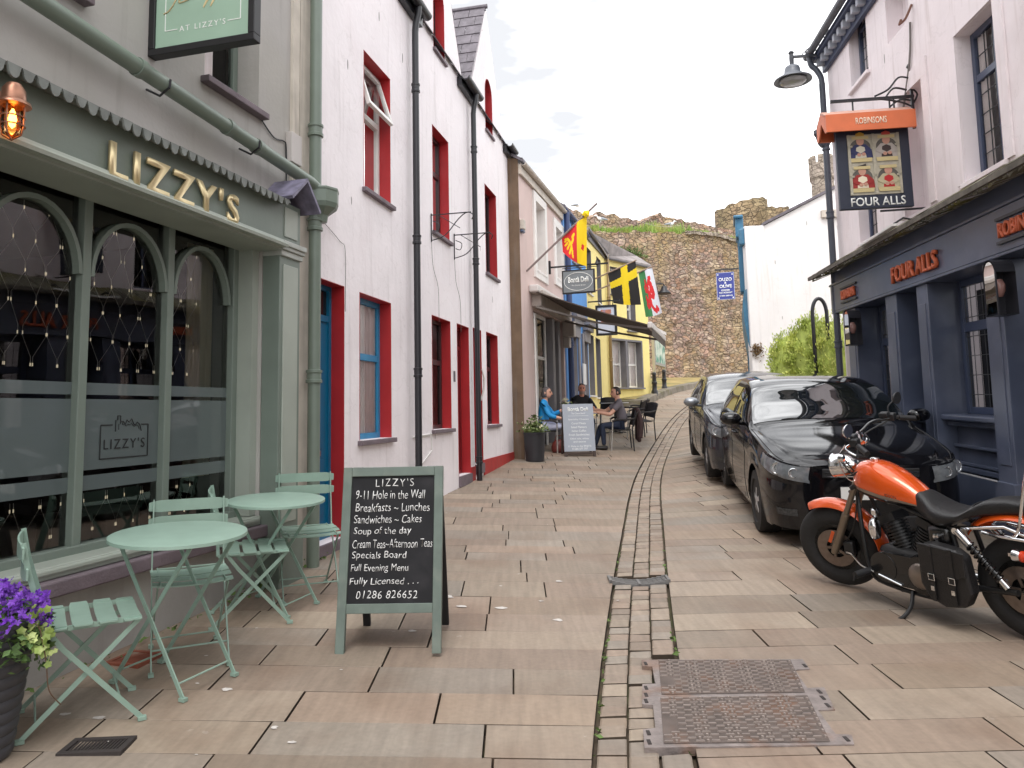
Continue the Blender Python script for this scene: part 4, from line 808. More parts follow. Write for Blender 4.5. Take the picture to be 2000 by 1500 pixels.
tp = [CW.p(x, y) for x, y in ((1060, 420), (1105, 432), (1150, 448), (1170, 452), (1250, 452), (1330, 455), (1345, 452), (1390, 456), (1440, 470), (1500, 478), (1700, 490))]
rubble_wall('front_face', CW, tp, tp[0][0], tp[-1][0], 2.2, r, ST, zb=.5)
tp2 = [CW.p(x, y, -1.5) for x, y in ((1040, 396), (1105, 404), (1128, 411), (1150, 424), (1168, 416), (1185, 417), (1210, 424), (1240, 429), (1262, 432), (1274, 424), (1287, 415), (1297, 424), (1310, 426), (1335, 431), (1352, 434), (1380, 440), (1400, 444), (1440, 452), (1600, 470))]
rubble_wall('rear_parapet', CW, tp2, tp2[0][0], tp2[-1][0], .8, r, ST, y=1.5, step=.1, zb=5)
bm = BM(); a = S_(CW, 1338, 450); 
for i in range(26): x = a+i*.16; z = lerp(x, [p[0] for p in tp], [p[1] for p in tp]); box(bm, x, x+.152, -.16+rnd(.04), .3, z-.16+rnd(.02), z+.04+rnd(.03))
obj('coping', bm, ST3, r, bev=.02)
# grass on the ledge
bm = BM(); 
for i in range(4200):
    px_ = random.uniform(1160, 1440); 
    if 1330 < px_ < 1350 and random.random() < .5: continue
    x = S_(CW, px_, 450)+rnd(.05); zt = lerp(x, [p[0] for p in tp], [p[1] for p in tp]); y = random.uniform(0, 1.0); h = random.uniform(.12, .42)*(1.15 if px_ < 1340 else .8)*(.5+.9*abs(sin(x*1.7)*cos(x*.9)+.3)); lx, ly = rnd(.12), rnd(.1)-.06
    p0 = V((x, y, zt-.05)); w = .02; bm.faces.new([bm.verts.new(p0+V((-w, 0, 0))), bm.verts.new(p0+V((w, 0, 0))), bm.verts.new(p0+V((lx+w*.4, ly, h))), bm.verts.new(p0+V((lx-w*.3, ly, h*.97)))])
o = obj('ledge_grass', bm, mat('ledge grass', rgb(134, 164, 72), .7, var=.3, vscale=1.5, mixc=rgb(168, 170, 92), mixs=1.2), None); o.location = r.location; o.rotation_euler = r.rotation_euler
tag(o, 'bright green grass growing along the ledge of the old stone wall', 'grass', kind='stuff')
bm = BM(); c = CW.p(1232, 496)
pts = [(c[0]+random.gauss(0, .4), -.1-abs(random.gauss(0, .08)), c[1]+random.gauss(0, .16)-.1*abs(rnd(1))) for i in range(420)]; leaves(bm, pts, .11); o = obj('wall_plant', bm, mat('wall plant leaf', rgb(92, 112, 62), .7, var=.3)); o.location = r.location; o.rotation_euler = r.rotation_euler
tag(o, 'dark green plant rooted in the face of the old stone wall', 'plant')
# seagulls
GW = mat('gull white', rgb(236, 236, 236), .7); GG = mat('gull grey', rgb(150, 154, 160), .7)
def gull(px, py, o, rz, label):
    s_, z_ = CW.p(px, py, o); P = CW.w(s_, -o, z_); t = thing('seagull', label, 'bird', P-V((0, 0, .1)), rz, scale=1.15)
    bm = BM(); pf = [(-.24, .1, .006), (-.16, .12, .04), (-.05, .13, .075), (.06, .15, .075), (.12, .19, .045), (.15, .25, .035), (.19, .28, .04), (.23, .27, .025), (.3, .262, .004)]
    skin(bm, [ring(bm, V((x, 0, z)), V((0, 1, 0)), V((-.3, 0, .95)), rr, 10) for x, z, rr in pf])
    for y in (-.025, .025): tube(bm, [(.0, y, .08), (.005, y, -.02)], .006, 5)
    obj('body', bm, GW, t, sm=True); bm = BM()
    for sg in (-1, 1): skin(bm, [ring(bm, V((x, sg*.06*k, z)), V((0, 1, 0)), V((0, 0, 1)), .022*k+.004, 8, .05*k+.006) for x, z, k in ((.06, .15, .7), (-.05, .15, 1), (-.18, .13, .7), (-.32, .11, .2))])
    obj('wing', bm, GG, t, sm=True)
gull(1310, 440, -.4, R(10), 'white seagull with grey wings standing in the grass right of the ledge top'); gull(1173, 430, -.6, R(190), 'white seagull at the left end of the grassy wall ledge'); gull(1128, 403, -2, R(20), 'grey seagull perched on the dark rubble above the deli roof')
# round tower stump and square turret
def tower(name, label, px, Y, rad, ztop, m, corb=None, seg=40, merl=None, zb=2):
    c = at(px, 500, Y); t = thing(name, label, 'tower', (c.x, c.y, zb)); bm = BM(); import mathutils
    zs = [i/16 for i in range(17)]; rr = []
    for k in zs:
        rw = []
        for i in range(seg):
            a = 2*pi*i/seg; h = ztop(a)-zb; z = h*k; ra = rad*(1+.012*mathutils.noise.noise(V((a*6, z*2, 0))))
            rw.append(bm.verts.new((ra*cos(a), ra*sin(a), z)))
        rr.append(rw)
    rr.append([bm.verts.new((rad*.7*cos(2*pi*i/seg), rad*.7*sin(2*pi*i/seg), ztop(2*pi*i/seg)-zb-.02)) for i in range(seg)])
    rr.append([bm.verts.new((rad*.7*cos(2*pi*i/seg), rad*.7*sin(2*pi*i/seg), ztop(2*pi*i/seg)-zb-1.5)) for i in range(seg)])
    skin(bm, rr); obj('wall', bm, m, t); return t
Yt = 47; zt0 = at(1450, 390, Yt).z; r_t = 54/1450*Yt*.98
import mathutils
tower('round_tower', 'broken round stone tower stump standing above the old wall', 1452, Yt+r_t, r_t, lambda a: zt0+.28*cos(a)+.25*mathutils.noise.noise(V((cos(a)*3, sin(a)*3, 0)))+.1*mathutils.noise.noise(V((cos(a)*9, sin(a)*9, 4))), ST2)
TF = Fr((at(1500, 410, 46).x, 46), (at(1545, 410, 47).x, 46.6)); rr_ = TF.root('low_wall', 'low square block of masonry right of the round tower stump', 'stone wall'); rubble_wall('masonry', TF, [(0, Z_(TF, 1510, 404)), (3, Z_(TF, 1530, 402))], 0, S_(TF, 1541, 402), 1.5, rr_, ST2, zb=4)
Yt2 = 62; c = at(1606, 350, Yt2); t = thing('crenellated_turret', 'pale crenellated castle turret behind the white gable', 'tower', (c.x, c.y, 4)); k = Yt2/1450
zA, zB, zC = at(1606, 349, Yt2).z-4, at(1606, 322, Yt2).z-4, at(1606, 307, Yt2).z-4; bm = BM(); ra = 26*k
lathe(bm, [(ra*.88, 0), (ra*.88, zA-.25), (ra, zA), (ra, zB), (ra*.75, zB), (ra*.75, zB-.5)], seg=8); obj('shaft', bm, ST3, t); 
for i in range(8):
    a = i*pi/4+.39; M = Matrix.Rotation(a, 4, 'Z'); bm = BM(); box(bm, ra*.72, ra*.93, -ra*.24, ra*.24, zB, zC, M=M); obj('merlon', bm, ST3, t, bev=.05)
# wall lamp on the far stone wall
s_, z_ = CW.p(1297, 566, .35); t = thing('wall_lamp', 'small dark bell lamp on a bracket on the old stone wall', 'wall lamp', CW.w(s_, 0, z_), CW.rz)
bm = BM(); tube(bm, [(-.5, .05, .3), (-.1, -.3, .3), (0, -.35, .28), (0, -.35, .18)], .035, 6); obj('arm', bm, BLACKP, t); bm = BM(); lathe(bm, [(.05, .2), (.12, .16), (.16, .0), (.3, -.12), (.34, -.2), (.28, -.19)], (0, -.35, 0)); obj('shade', bm, BLACKP, t, sm=True)
# ---------------------------------------------------------------- white gable house on the right
GP = Fr((at(1468, 700, 18).x, 18), (at(1468, 700, 18).x+6, 17.4)); GS = Fr((7.35, 23.2), (at(1468, 700, 18).x, 18))
WALL2 = mat('white painted gable', rgb(232, 228, 226), .85, speck=.5, var=.05, vscale=1.2, streak=.3, stain=rgb(190, 178, 160), bump=.2, bscale=8)
r = GP.root('white_gable_house', 'white gable ended house with blue timber front on the right of the bend', 'house')
z440, zr = Z_(GP, 1480, 441), Z_(GP, 1640, 364); s9, s1640 = S_(GP, 1493, 442), S_(GP, 1640, 364); sl = (zr-z440)/(s1640-s9)
obj('gable_wall', sheet(BM(), [(0, .2), (6, .2), (6, z440+sl*(6-s9)*.3), (s1640+.9, zr+sl*.9), (s9, z440), (0, z440)], [], .3), WALL2, r)
bm = BM(); prism(bm, [(s9-.04, z440+.0), (s1640+.95, zr+sl*.95), (s1640+.95, zr+sl*.95+.07), (s9-.04, z440+.07)], -.06, 3); obj('roof', bm, SLATE, r)
bm = BM(); box(bm, -.005, s9-.02, -.04, -.002, .2, z440-.002); obj('corner_pier', bm, WALL2, r, bev=.02)
bm = BM(); a, z0 = GP.p(1603, 420); box(bm, a, a+.5, -.1, 0, z0-.08, z0+.1); obj('cream_vent', bm, CREAM, r)
bm = BM(); a, z0 = GP.p(1485, 673); box(bm, a, a+.5, -.03, -.002, z0-.02, z0+.02); obj('ledge', bm, WALL2, r)
c = GP.p(1479, 683, .08); bm = BM(); leaves(bm, [(c[0]+random.gauss(0, .07), -.05-abs(random.gauss(0, .04)), c[1]+random.gauss(0, .09)) for i in range(160)], .06); o = obj('wall_weed', bm, mat('dry weed', rgb(128, 104, 74), .9)); o.location = (GP.a.x, GP.a.y, 0); o.rotation_euler = (0, 0, GP.rz); tag(o, 'small dry brown weed growing from the white gable wall', 'plant')
# street side with blue timber
q = Matrix.Translation((GS.a.x, GS.a.y, 0)) @ Matrix.Rotation(GS.rz, 4, 'Z'); qi = (Matrix.Translation((GP.a.x, GP.a.y, 0)) @ Matrix.Rotation(GP.rz, 4, 'Z')).inverted() @ q
def onside(name, bm, m, bev=0): bmesh.ops.transform(bm, matrix=qi, verts=bm.verts); return obj(name, bm, m, r, bev=bev)
BT = mat('teal blue timber', rgb(58, 112, 142), .5, var=.12, streak=.3)
Ls = GS.L; onside('street_wall', sheet(BM(), rect(0, Ls, .3, z440), [rect(Ls-3.2, Ls-.4, 1.2, 3.1)], .25), WALL2)
bm = BM(); box(bm, Ls-1.5, Ls-.7, -.2, 0, z440-.1, z440+.45); box(bm, Ls-1.6, Ls-.6, -.24, 0, z440+.38, z440+.46); box(bm, Ls-1.4, Ls-.9, -.16, 0, z440-1.5, z440-.1); box(bm, 0, Ls-.02, -.1, 0, z440-.25, z440-.02); box(bm, Ls-.3, Ls-.01, -.14, 0, z440-.45, z440-.05); onside('blue_eaves', bm, BT, .03)
bm = BM(); prism(bm, [(0, 2.75), (-.05, 2.95), (-.12, 3.5), (-.13, 4.0), (-.08, 4.25), (0, 4.3)], Ls-3.4, Ls-.1, M=Matrix(((0, 1, 0, 0), (1, 0, 0, 0), (0, 0, 1, 0), (0, 0, 0, 1)))); onside('blue_fascia', bm, BT)
bm = frame_bm(Ls-3.2, Ls-.4, 1.2, 3.1, -.04, .08, .08, [(2.5, .06), (1.9, .06)], [(Ls-.4-.47*k, .05, 1.2, 3.1) for k in range(1, 6)]); onside('window_lattice', bm, BT); bm = BM(); box(bm, Ls-3.2, Ls-.4, .05, .07, 1.2, 3.1); onside('pane', bm, mat('dark glass', rgb(20, 20, 22), .05))
# overhead wires
WIRE = mat('grey wire', rgb(170, 170, 174), .6)
def wire(a, b, label, sag=.25):
    bm = BM(); m_ = (a+b)/2-V((0, 0, sag)); tube(bm, spline([a, m_, b], 12), .0028, 5); tag(obj('overhead_wire', bm, WIRE), label, 'wire')
wire(at(1040, 352, 15), at(1500, 2, 9.5), 'thin grey overhead wire sloping from the deli eaves over the street'); wire(at(1166, 399, 15), at(1330, 440, 36), 'thin grey overhead wire running from the deli toward the old stone wall')
# ---------------------------------------------------------------- pub on the right
PB = Fr((3.6+.123*11.1, 11.1), (3.6+.123*1.0, 1.0), 0, .022)
PUBW = mat('pinkish white render', rgb(238, 228, 230), .85, speck=.6, var=.05, vscale=1.8, streak=.3, stain=rgb(170, 150, 142), bump=.2, bscale=10, mixc=rgb(228, 216, 217), mixs=.8)
NVY = mat('navy gloss paint', rgb(80, 87, 106), .28, var=.12, vscale=2.5, bump=.06, bscale=6, mixc=rgb(94, 100, 118), mixs=1.4); NVY2 = mat('dark navy window paint', rgb(62, 72, 96), .32)
ORG = mat('burnt orange lettering', rgb(206, 100, 62), .5, var=.1, vscale=20); MOSS = mat('mossy slate edge', rgb(124, 120, 104), .9, var=.35, vscale=7, bump=.5, mixc=rgb(112, 104, 56), mixs=3)
r = PB.root('pub_building', 'pub with pinkish white upper walls and navy ground floor on the right', 'pub')
LP = PB.L; EV = Z_(PB, 1640, 66)
def pop(xl, xr, yt, yb, o=0): return op(PB, xl, xr, yt, yb, o)
W1 = (1.0, 1.68, 5.79, 7.02); W2 = (2.35, 3.0, 5.82, 7.05); W3 = (2.55, 3.2, 3.62, 5.02); W4 = (4.0, 4.72, 3.62, 5.1); W5 = (.95, 1.62, 3.62, 5.0); W6 = (4.05, 4.75, 5.85, 7.05); W7 = (7, 7.8, 3.62, 5.1); W8 = (7, 7.8, 5.85, 7.05)
fz0, fz1 = 2.79, 3.17
s_p = [(.5, .86), (1.98, 2.32), (2.9, 3.18), (4.36, 4.66), (5.75, 6.1), (7.4, 7.75)]
obj('wall', sheet(BM(), [(0, -.6), (LP+8, -.6), (LP+8, EV), (0, EV)], [rect(*k) for k in (W1, W2, W3, W4, W5, W6, W7, W8)]+[rect(.5, 9, -.25, 2.78)], .35), PUBW, r)  # wall lengthened unseen past the camera to darken the near street
bm = BM(); box(bm, -.0, .02, .35, 6, -.3, EV); obj('end_wall', bm, PUBW, r)
for k in (W1, W4, W5, W6, W7, W8):
    w_ = window(r, *k, .13, NVY2, 'casement_window', tr=k[2]+(k[3]-k[2])*.68, vb=((k[0]+k[1])/2+.06,), sill=PUBW, lead=(4, 7), sillout=.05, fw_=.06, curt=[(0, .3, CURT)])
for k in (W2, W3): bm = BM(); box(bm, k[0]-.02, k[1]+.02, .2, .24, k[2]-.02, k[3]+.02); obj('blind_panel', bm, PUBW, r)
bm = BM()
for k in (W3, W4): 
    box(bm, k[0]-.14, k[1]+.14, -.02, -.001, k[3]+.005, k[3]+.2); box(bm, k[1]+.003, k[1]+.15, -.02, -.001, k[2], k[3]+.003); box(bm, k[0]-.15, k[0]-.003, -.02, -.001, k[2], k[3]+.003)
obj('raised_surround', bm, PUBW, r)
# cornice with dentils and gutter, roof
bm = BM(); box(bm, -.05, LP, -.06, -.001, EV-.28, EV-.1); box(bm, -.08, LP, -.2, 0, EV-.1, EV); obj('cornice', bm, mat('navy cornice paint', rgb(58, 66, 92), .5), r, bev=.01)
bm = BM()
for i in range(48): box(bm, .02+i*.2, .1+i*.2, -.16, -.06, EV-.2, EV-.1)
obj('dentils', bm, mat('grey white dentil', rgb(176, 180, 190), .6), r)['kind'] = 'stuff'
obj('gutter', gutter_bm(-.12, LP, -.26, EV+.02, .058), mat('grey gutter', rgb(96, 98, 104), .5, var=.2), r)
roofslab(r, -.1, LP+8, EV, 2.4, 4)
bm = pipe_bm(.1, -.12, .2, EV-.5, .046, (2.3, 4.25, 5.3)); tube(bm, spline([(.1, -.12, EV-.52), (.1, -.13, EV-.4), (.06, -.18, EV-.26), (.02, -.24, EV-.16), (.0, -.26, EV)], 4), .042, 12)
obj('downpipe', bm, mat('dark grey pipe', rgb(70, 74, 84), .4, var=.15), r, sm=True, angle=40)
bm = BM(); lathe(bm, [(.06, 5.3), (.1, 5.36), (.13, 5.48), (.15, 5.5), (.15, 5.56)], (.1, -.14, 0), seg=8); obj('hopper', bm, mat('dark grey pipe', rgb(70, 74, 84), .4), r)
# fascia, frieze, mossy canopy
bm = BM(); box(bm, -.02, LP, -.15, -.003, fz0, fz1); box(bm, -.03, LP, -.17, -.003, fz1, fz1+.03); box(bm, -.02, LP, -.13, -.003, fz1+.03, fz1+.2); box(bm, -.02, LP, -.15, .3, fz0-.03, fz0-.002); obj('fascia', bm, NVY, r, bev=.006)
bm = BM(); n = 130
for i in range(n):
    a = -.2+i*(LP+.1)/n; b = a+(LP+.1)/n-.006; d = rnd(.012); q = .0 if (i % 9) else .03
    v = [bm.verts.new(p) for p in ((a, -.37+d, fz1+.2+rnd(.012)), (b, -.37+d, fz1+.2+rnd(.012)), (b, 0, fz1+.42), (a, 0, fz1+.42))]; bm.faces.new(v)
    w_ = [bm.verts.new(p) for p in ((a, -.365+d, fz1+.13+rnd(.02)), (b, -.365+d, fz1+.13+rnd(.02)))]; bm.faces.new((v[0], w_[0], w_[1], v[1])); u = [bm.verts.new((a, -.12, fz1+.2)), bm.verts.new((b, -.12, fz1+.2))]; bm.faces.new((w_[0], u[0], u[1], w_[1]))
obj('canopy', bm, MOSS, r)
bm = BM(); bar(bm, (-.22, -.4, fz1+.16), (LP, -.4, fz1+.16), .03, .05); obj('canopy_edge', bm, mat('weathered edge board', rgb(98, 92, 84), .9, var=.4, vscale=10), r)
# pillars, stall riser, windows
bm = BM()
for a, b in s_p: box(bm, a, b, -.1, .3, .1, fz0-.032); 
pl_ = []
for a, b in s_p:
    bm = BM(); box(bm, a, b, -.1, .3, -.1, fz0-.032); p_ = obj('pillar', bm, NVY, r, bev=.006); bm = BM(); box(bm, a-.015, b+.015, -.13, .0, -.1, .8); box(bm, a+.06, b-.06, -.108, -.099, .95, 2.55); obj('pillar_moulding', bm, NVY, p_, bev=.01)
bm = BM(); box(bm, .2, .46, -.05, -.003, -.1, fz0-.032); obj('end_strip', bm, mat('pale end board', rgb(196, 186, 180), .7, var=.1), r)
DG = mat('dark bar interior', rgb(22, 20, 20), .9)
for i in range(len(s_p)-1):
    a, b = s_p[i][1], s_p[i+1][0]
    if i in (3,):    # doorway recess
        bm = BM(); box(bm, a, b, .55, .6, 0, 2.76); box(bm, a+.1, b-.1, .5, .55, .3, 2.4); obj('door', bm, NVY, r, bev=.01); continue
    zs, zt_ = 1.36, 2.26
    m_ = a+(b-a)*(.5 if i == 2 else .55)
    wf = obj('pub_window', frame_bm(a+.02, b-.02, zs, 2.76, .2, .07, .06, [(zt_, .1)], [(m_, .06, zs+.07, 2.7)]), NVY2, r, bev=.005)
    for xa, xb in ((a+.09, m_-.03), (m_+.03, b-.09)):
        for za, zb_ in ((zs+.07, zt_-.05), (zt_+.05, 2.69)):
            bm = BM(); yy = .225+rnd(.002); bm.faces.new([bm.verts.new((x, yy+(.004*rnd(1)), z)) for x, z in ((xa, za), (xb, za), (xb, zb_), (xa, zb_))]); obj('pane', bm, glassmat('pub glass', (.35, .35, .36), 1.7), wf)
    bm = BM(); k = .16; nx = max(2, round((b-a)/.12)); 
    for q in range(1, nx): x = a+(b-a)*q/nx; box(bm, x-.0035, x+.0035, .217, .222, zs+.07, 2.69)
    for q in range(1, 7): z = zs+(2.76-zs)*q/7; box(bm, a+.08, b-.08, .2165, .2215, z-.0035, z+.0035)
    obj('lead_lattice', bm, mat('lead came', rgb(70, 72, 76), .5, metal=.5), wf)
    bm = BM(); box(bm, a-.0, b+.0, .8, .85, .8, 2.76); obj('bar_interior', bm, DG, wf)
    bm = BM(); box(bm, a-.0, b, -.06, .26, zs-.06, zs-.002); box(bm, a, b, .0, .24, zs-.12, zs-.06); obj('sill', bm, NVY, wf, bev=.015)
    bm = BM(); box(bm, a, b, .1, .2, -.1, zs-.12); box(bm, a, b, .04, .1, .78, .83); box(bm, a, b, .06, .1, .84, .87); box(bm, a, b, .05, .1, 1.02, 1.05); box(bm, a, b, .02, .1, -.1, .76); obj('stall_riser', bm, NVY, wf, bev=.008)
bm = BM(); bar(bm, (2.3, -.137, .813), (4.4, -.137, .80), .012); obj('white_cable', bm, mat('white cable', rgb(190, 190, 192), .5), r)
# lettering on the fascia
def fascia_text(t_, xl, xr, yt, yb, name):
    a, b = S_(PB, xl, (yt+yb)/2, .17), S_(PB, xr, (yt+yb)/2, .17); return a, b
a, b = S_(PB, 1742, 525, .17), S_(PB, 1829, 490, .17); text('FOUR ALLS', ORG, r, 'fascia_lettering', x=(a+b)/2, y=-.155, z=2.955, w=b-a, h=.19, depth=.035, offset=.012)
for xl, xr, yl, yr in ((1643, 1671, 567, 556), (1948, 2062, 430, 385)):
    a, b = S_(PB, xl, yl, .16), S_(PB, xr, yr, .16); c = (a+b)/2; text('ROBINSONS', ORG, r, 'fascia_lettering', x=c, y=-.155, z=2.97, w=b-a-.06, h=.13, depth=.03, offset=.015)
    bm = BM(); box(bm, a-.02, b+.02, -.175, -.152, 3.06, 3.085); box(bm, a-.02, b+.02, -.175, -.152, 2.855, 2.88); obj('lettering_rail', bm, mat('dark bar', rgb(36, 38, 46), .4), r)
# floodlight bar under the canopy
a, b = S_(PB, 1690, 495, .4), S_(PB, 1755, 462, .4); t = thing('floodlight_bar', 'white strip floodlight above the pub fascia lettering', 'light', PB.w(a, 0, 3.36), PB.rz); L_ = b-a
bm = BM(); box(bm, 0, L_, -.46, -.4, -.01, .02); obj('lamp_body', bm, WHITEF, t, bev=.005); bm = BM()
for x in (.1, L_-.1): tube(bm, [(x, 0, .02), (x, -.3, .1), (x, -.43, .02)], .012, 6)
obj('arm', bm, BLACKP, t)
# wall lanterns
def lantern(px, py, label, o=.12):
    s_, z_ = PB.p(px, py, o+.1); t = thing('wall_lantern', label, 'wall lamp', PB.w(s_, -o+.0, z_), PB.rz, 'pub wall lanterns'); bm = BM()
    n = 10; pr = [(-.1, -.24), (.1, -.24), (.1, .12)]+[(.1*cos(pi*i/n), .12+.12*sin(pi*i/n)) for i in range(1, n)]+[(-.1, .12)]
    P2 = [(x*.86, z*.93) for x, z in pr]
    q0 = [bm.verts.new((x, -.005, z)) for x, z in pr]; q1 = [bm.verts.new((x, -.17, z)) for x, z in pr]; bm.faces.new(q0)
    for i in range(len(pr)):
        if i == 1 or i >= 2: j = (i+1) % len(pr); (bm.faces.new((q0[i], q0[j], q1[j], q1[i])) if not (i in (1, len(pr)-1)) else None)
    bm.faces.new((q0[0], q0[1], q1[1], q1[0])); bm.faces.new((q0[-1], q0[0], q1[0], q1[-1]))
    for xx in (.094,): box(bm, xx, xx+.012, -.17, -.158, -.24, .14)
    obj('case', bm, mat('lantern metal', rgb(52, 52, 58), .35, metal=.3), t); bm = BM(); bm.faces.new([bm.verts.new((x, -.165, z)) for x, z in P2]); obj('pane', bm, glassmat('lantern glass', (.6, .6, .62), 1.3), t)
    bm = BM(); lathe(bm, [(.02, -.08), (.04, -.03), (.045, .02), (.025, .07), (0, .075)], (0, -.09, 0)); obj('light_bulb', bm, mat('pinkish bulb', rgb(160, 120, 112), .2), t, sm=True)
lantern(1950, 562, 'arched dark wall lantern on the pub pillar beside the large leaded window'); lantern(1664, 640, 'arched dark wall lantern on the narrow pillar at the far end of the pub')
# hanging pub sign with orange hood
s0 = S_(PB, 1793, 250); SGN = PB.perp(s0, False, 2.5)
def sg(x, y): q = SGN.p(x, y); return q
x0, z0 = sg(1642, 411); x1, z1 = sg(1784, 404); xt, zt_ = sg(1628, 258); zb = (z0+z1)/2; xa = (x0+xt)/2; W_ = (x1-xa); Ht = zt_-zb
P = SGN.w(xa, 0, zb); t = thing('hanging_sign', 'navy pictorial pub sign with an orange hood hanging from the pub wall', 'hanging sign', P, SGN.rz)
bm = BM(); box(bm, 0, W_, -.03, .03, 0, Ht); obj('sign_board', bm, mat('navy sign face', rgb(40, 46, 62), .45), t, bev=.006)
bm = BM(); 
hw = .17; M = None
for sgn in (-1, 1):
    v = [V((-.14, 0, Ht+.24)), V((W_+.03, 0, Ht+.24)), V((W_+.03, sgn*hw, Ht+.14)), V((-.14, sgn*hw, Ht+.14))]; v2 = [p+V((0, 0, -.03)) for p in v]
    a_ = [bm.verts.new(p) for p in v]; b_ = [bm.verts.new(p) for p in v2]; bm.faces.new(a_); bm.faces.new(b_)
    for i in range(4): bm.faces.new((a_[i], a_[(i+1) % 4], b_[(i+1) % 4], b_[i]))
ORS = mat('orange sign paint', rgb(212, 112, 70), .5, var=.08); ORL = mat('faded orange hood', rgb(196, 150, 132), .6, var=.15)
obj('hood_roof', bm, ORL, t); bm = BM()
for sgn in (-1, 1): box(bm, -.14, W_+.03, sgn*hw-.012, sgn*hw+.012, Ht-.06, Ht+.142)
for x in (-.14, W_+.012): prism(bm, [(-hw+.013, Ht-.06), (-hw+.013, Ht+.139), (0, Ht+.208), (hw-.013, Ht+.139), (hw-.013, Ht-.06), (hw-.04, Ht-.06), (0, Ht+.1), (-hw+.04, Ht-.06)], x, x+.018, M=Matrix(((0, 1, 0, 0), (1, 0, 0, 0), (0, 0, 1, 0), (0, 0, 0, 1))))
obj('hood', bm, ORS, t); text('ROBINSONS', mat('cream lettering', rgb(232, 214, 190), .5), t, x=W_/2-.05, y=-hw-.013, z=Ht+.045, w=W_*.42, h=.075, depth=.002, offset=.01)
text('FOUR ALLS', WS, t, x=W_*.52, y=-.031, z=Ht*.085, w=W_*.74, h=.1, depth=.003, offset=.012)
# painted panel: four arched niches, each with a small figure
px0, px1, pz0, pz1 = W_*.15, W_*.86, Ht*.17, Ht*.93; STN = mat('painted stone', rgb(172, 166, 148), .6, var=.15, vscale=20); SHD = mat('painted niche', rgb(92, 88, 82), .7, var=.2, vscale=14)
bm = BM(); box(bm, px0, px1, -.034, -.0302, pz0, pz1); pic = obj('painted_panel', bm, STN, t)
cw, chh = (px1-px0)/2, (pz1-pz0)/2
def flat(name, polys, m, y): 
    bm = BM()
    for P_ in polys: prism(bm, P_, y-.0012, y)
    return obj(name, bm, m, pic)
def ell(cx, cz, rx, rz_, n=14): return [(cx+rx*cos(2*pi*i/n), cz+rz_*sin(2*pi*i/n)) for i in range(n)]
PM = lambda n, *c: mat(n, rgb(*c), .6)
FL = PM('painted skin', 190, 142, 122); YL_ = PM('painted scroll', 196, 180, 132)
for k, (cx_, cz_) in enumerate(((0, 1), (1, 1), (0, 0), (1, 0))):
    ox, oz = px0+cx_*cw, pz0+cz_*chh; mx_ = ox+cw/2
    flat('niche', [arch(ox+.03, ox+cw-.03, oz+.05, oz+chh-.05, cw/2-.05)], SHD, -.0345)
    bc = [PM('painted blue robe', 44, 50, 92), PM('painted white robe', 172, 164, 156), PM('painted red coat', 150, 40, 36), PM('painted smock', 182, 172, 140)][k]
    flat('figure_robe', [[(mx_-.13, oz+.07), (mx_+.13, oz+.07), (mx_+.12, oz+.17), (mx_+.06, oz+.235), (mx_-.06, oz+.235), (mx_-.12, oz+.17)]], bc, -.0358)
    flat('figure_chest', [[(mx_-.06, oz+.08), (mx_+.06, oz+.08), (mx_+.045, oz+.2), (mx_, oz+.22), (mx_-.045, oz+.2)]], [PM('painted ermine', 206, 200, 180), PM('painted dark cloak', 60, 46, 44), PM('painted sash', 228, 216, 190), PM('painted red scarf', 180, 30, 34)][k], -.0371)
    flat('figure_head', [ell(mx_, oz+.275, .042, .052)], FL, -.0384)
    flat('figure_hat', [[(mx_-.05, oz+.295), (mx_+.05, oz+.295), (mx_+.045, oz+.36), (mx_, oz+.38 if k < 2 else oz+.345), (mx_-.045, oz+.36 if k < 2 else oz+.335)]], [PM('painted gold crown', 190, 150, 60), PM('painted mitre', 190, 76, 66), PM('painted black cap', 40, 34, 34), PM('painted grey hair', 170, 160, 150)][k], -.0397)
    flat('figure_arm', [[(mx_-.12, oz+.15), (mx_-.02, oz+.1), (mx_, oz+.13), (mx_-.1, oz+.19)], [(mx_+.12, oz+.15), (mx_+.02, oz+.1), (mx_, oz+.13), (mx_+.1, oz+.19)]], bc, -.041)
    flat('figure_hands', [ell(mx_-.02, oz+.115, .022, .02), ell(mx_+.03, oz+.12, .022, .02)], FL, -.0423)
    flat('scroll', [[(mx_-.11, oz+.03), (mx_+.11, oz+.03), (mx_+.12, oz+.075), (mx_-.12, oz+.075)], [(mx_-.09, oz+chh-.055), (mx_+.09, oz+chh-.055), (mx_+.09, oz+chh-.02), (mx_-.09, oz+chh-.02)]], YL_, -.0437)
flat('column', [rect(x-.014, x+.014, pz0, pz1) for x in (px0+.014, px0+cw, px1-.014)]+[rect(x-.026, x+.026, z, z+.022) for x in (px0+.026, px0+cw, px1-.026) for z in (pz0+chh*.58, pz0+chh*1.58)], STN, -.0452)
# iron bracket of the sign
bm = BM(); zt2 = Ht+.36; bar(bm, (-.02, 0, zt2), (W_+.1, 0, zt2), .03)
for x in (.22, .62, W_-.12): bar(bm, (x, 0, Ht+.23), (x, 0, zt2-.012), .015)
xw = W_+.08; bar(bm, (xw, 0, Ht-.02), (xw, 0, zt2+.32), .028)
for pts in ([(xw-.02, 0, zt2+.22), (xw-.12, .02, zt2+.24), (xw-.25, .0, zt2+.1), (xw-.4, 0, zt2+.03)], [(xw, 0, zt2-.12), (xw-.15, -.02, zt2-.06), (xw-.38, 0, zt2)], [(xw, 0, zt2-.05), (xw-.1, .08, zt2+.0), (xw-.2, .14, zt2-.06)], [(xw-.3, 0, zt2-.02), (xw-.2, -.02, zt2+.1), (xw-.05, 0, zt2+.08)], [(xw, 0, zt2+.1), (xw+.06, 0, zt2+.02), (xw, 0, zt2-.1)]): tube(bm, spline(pts, 5), .011, 6)
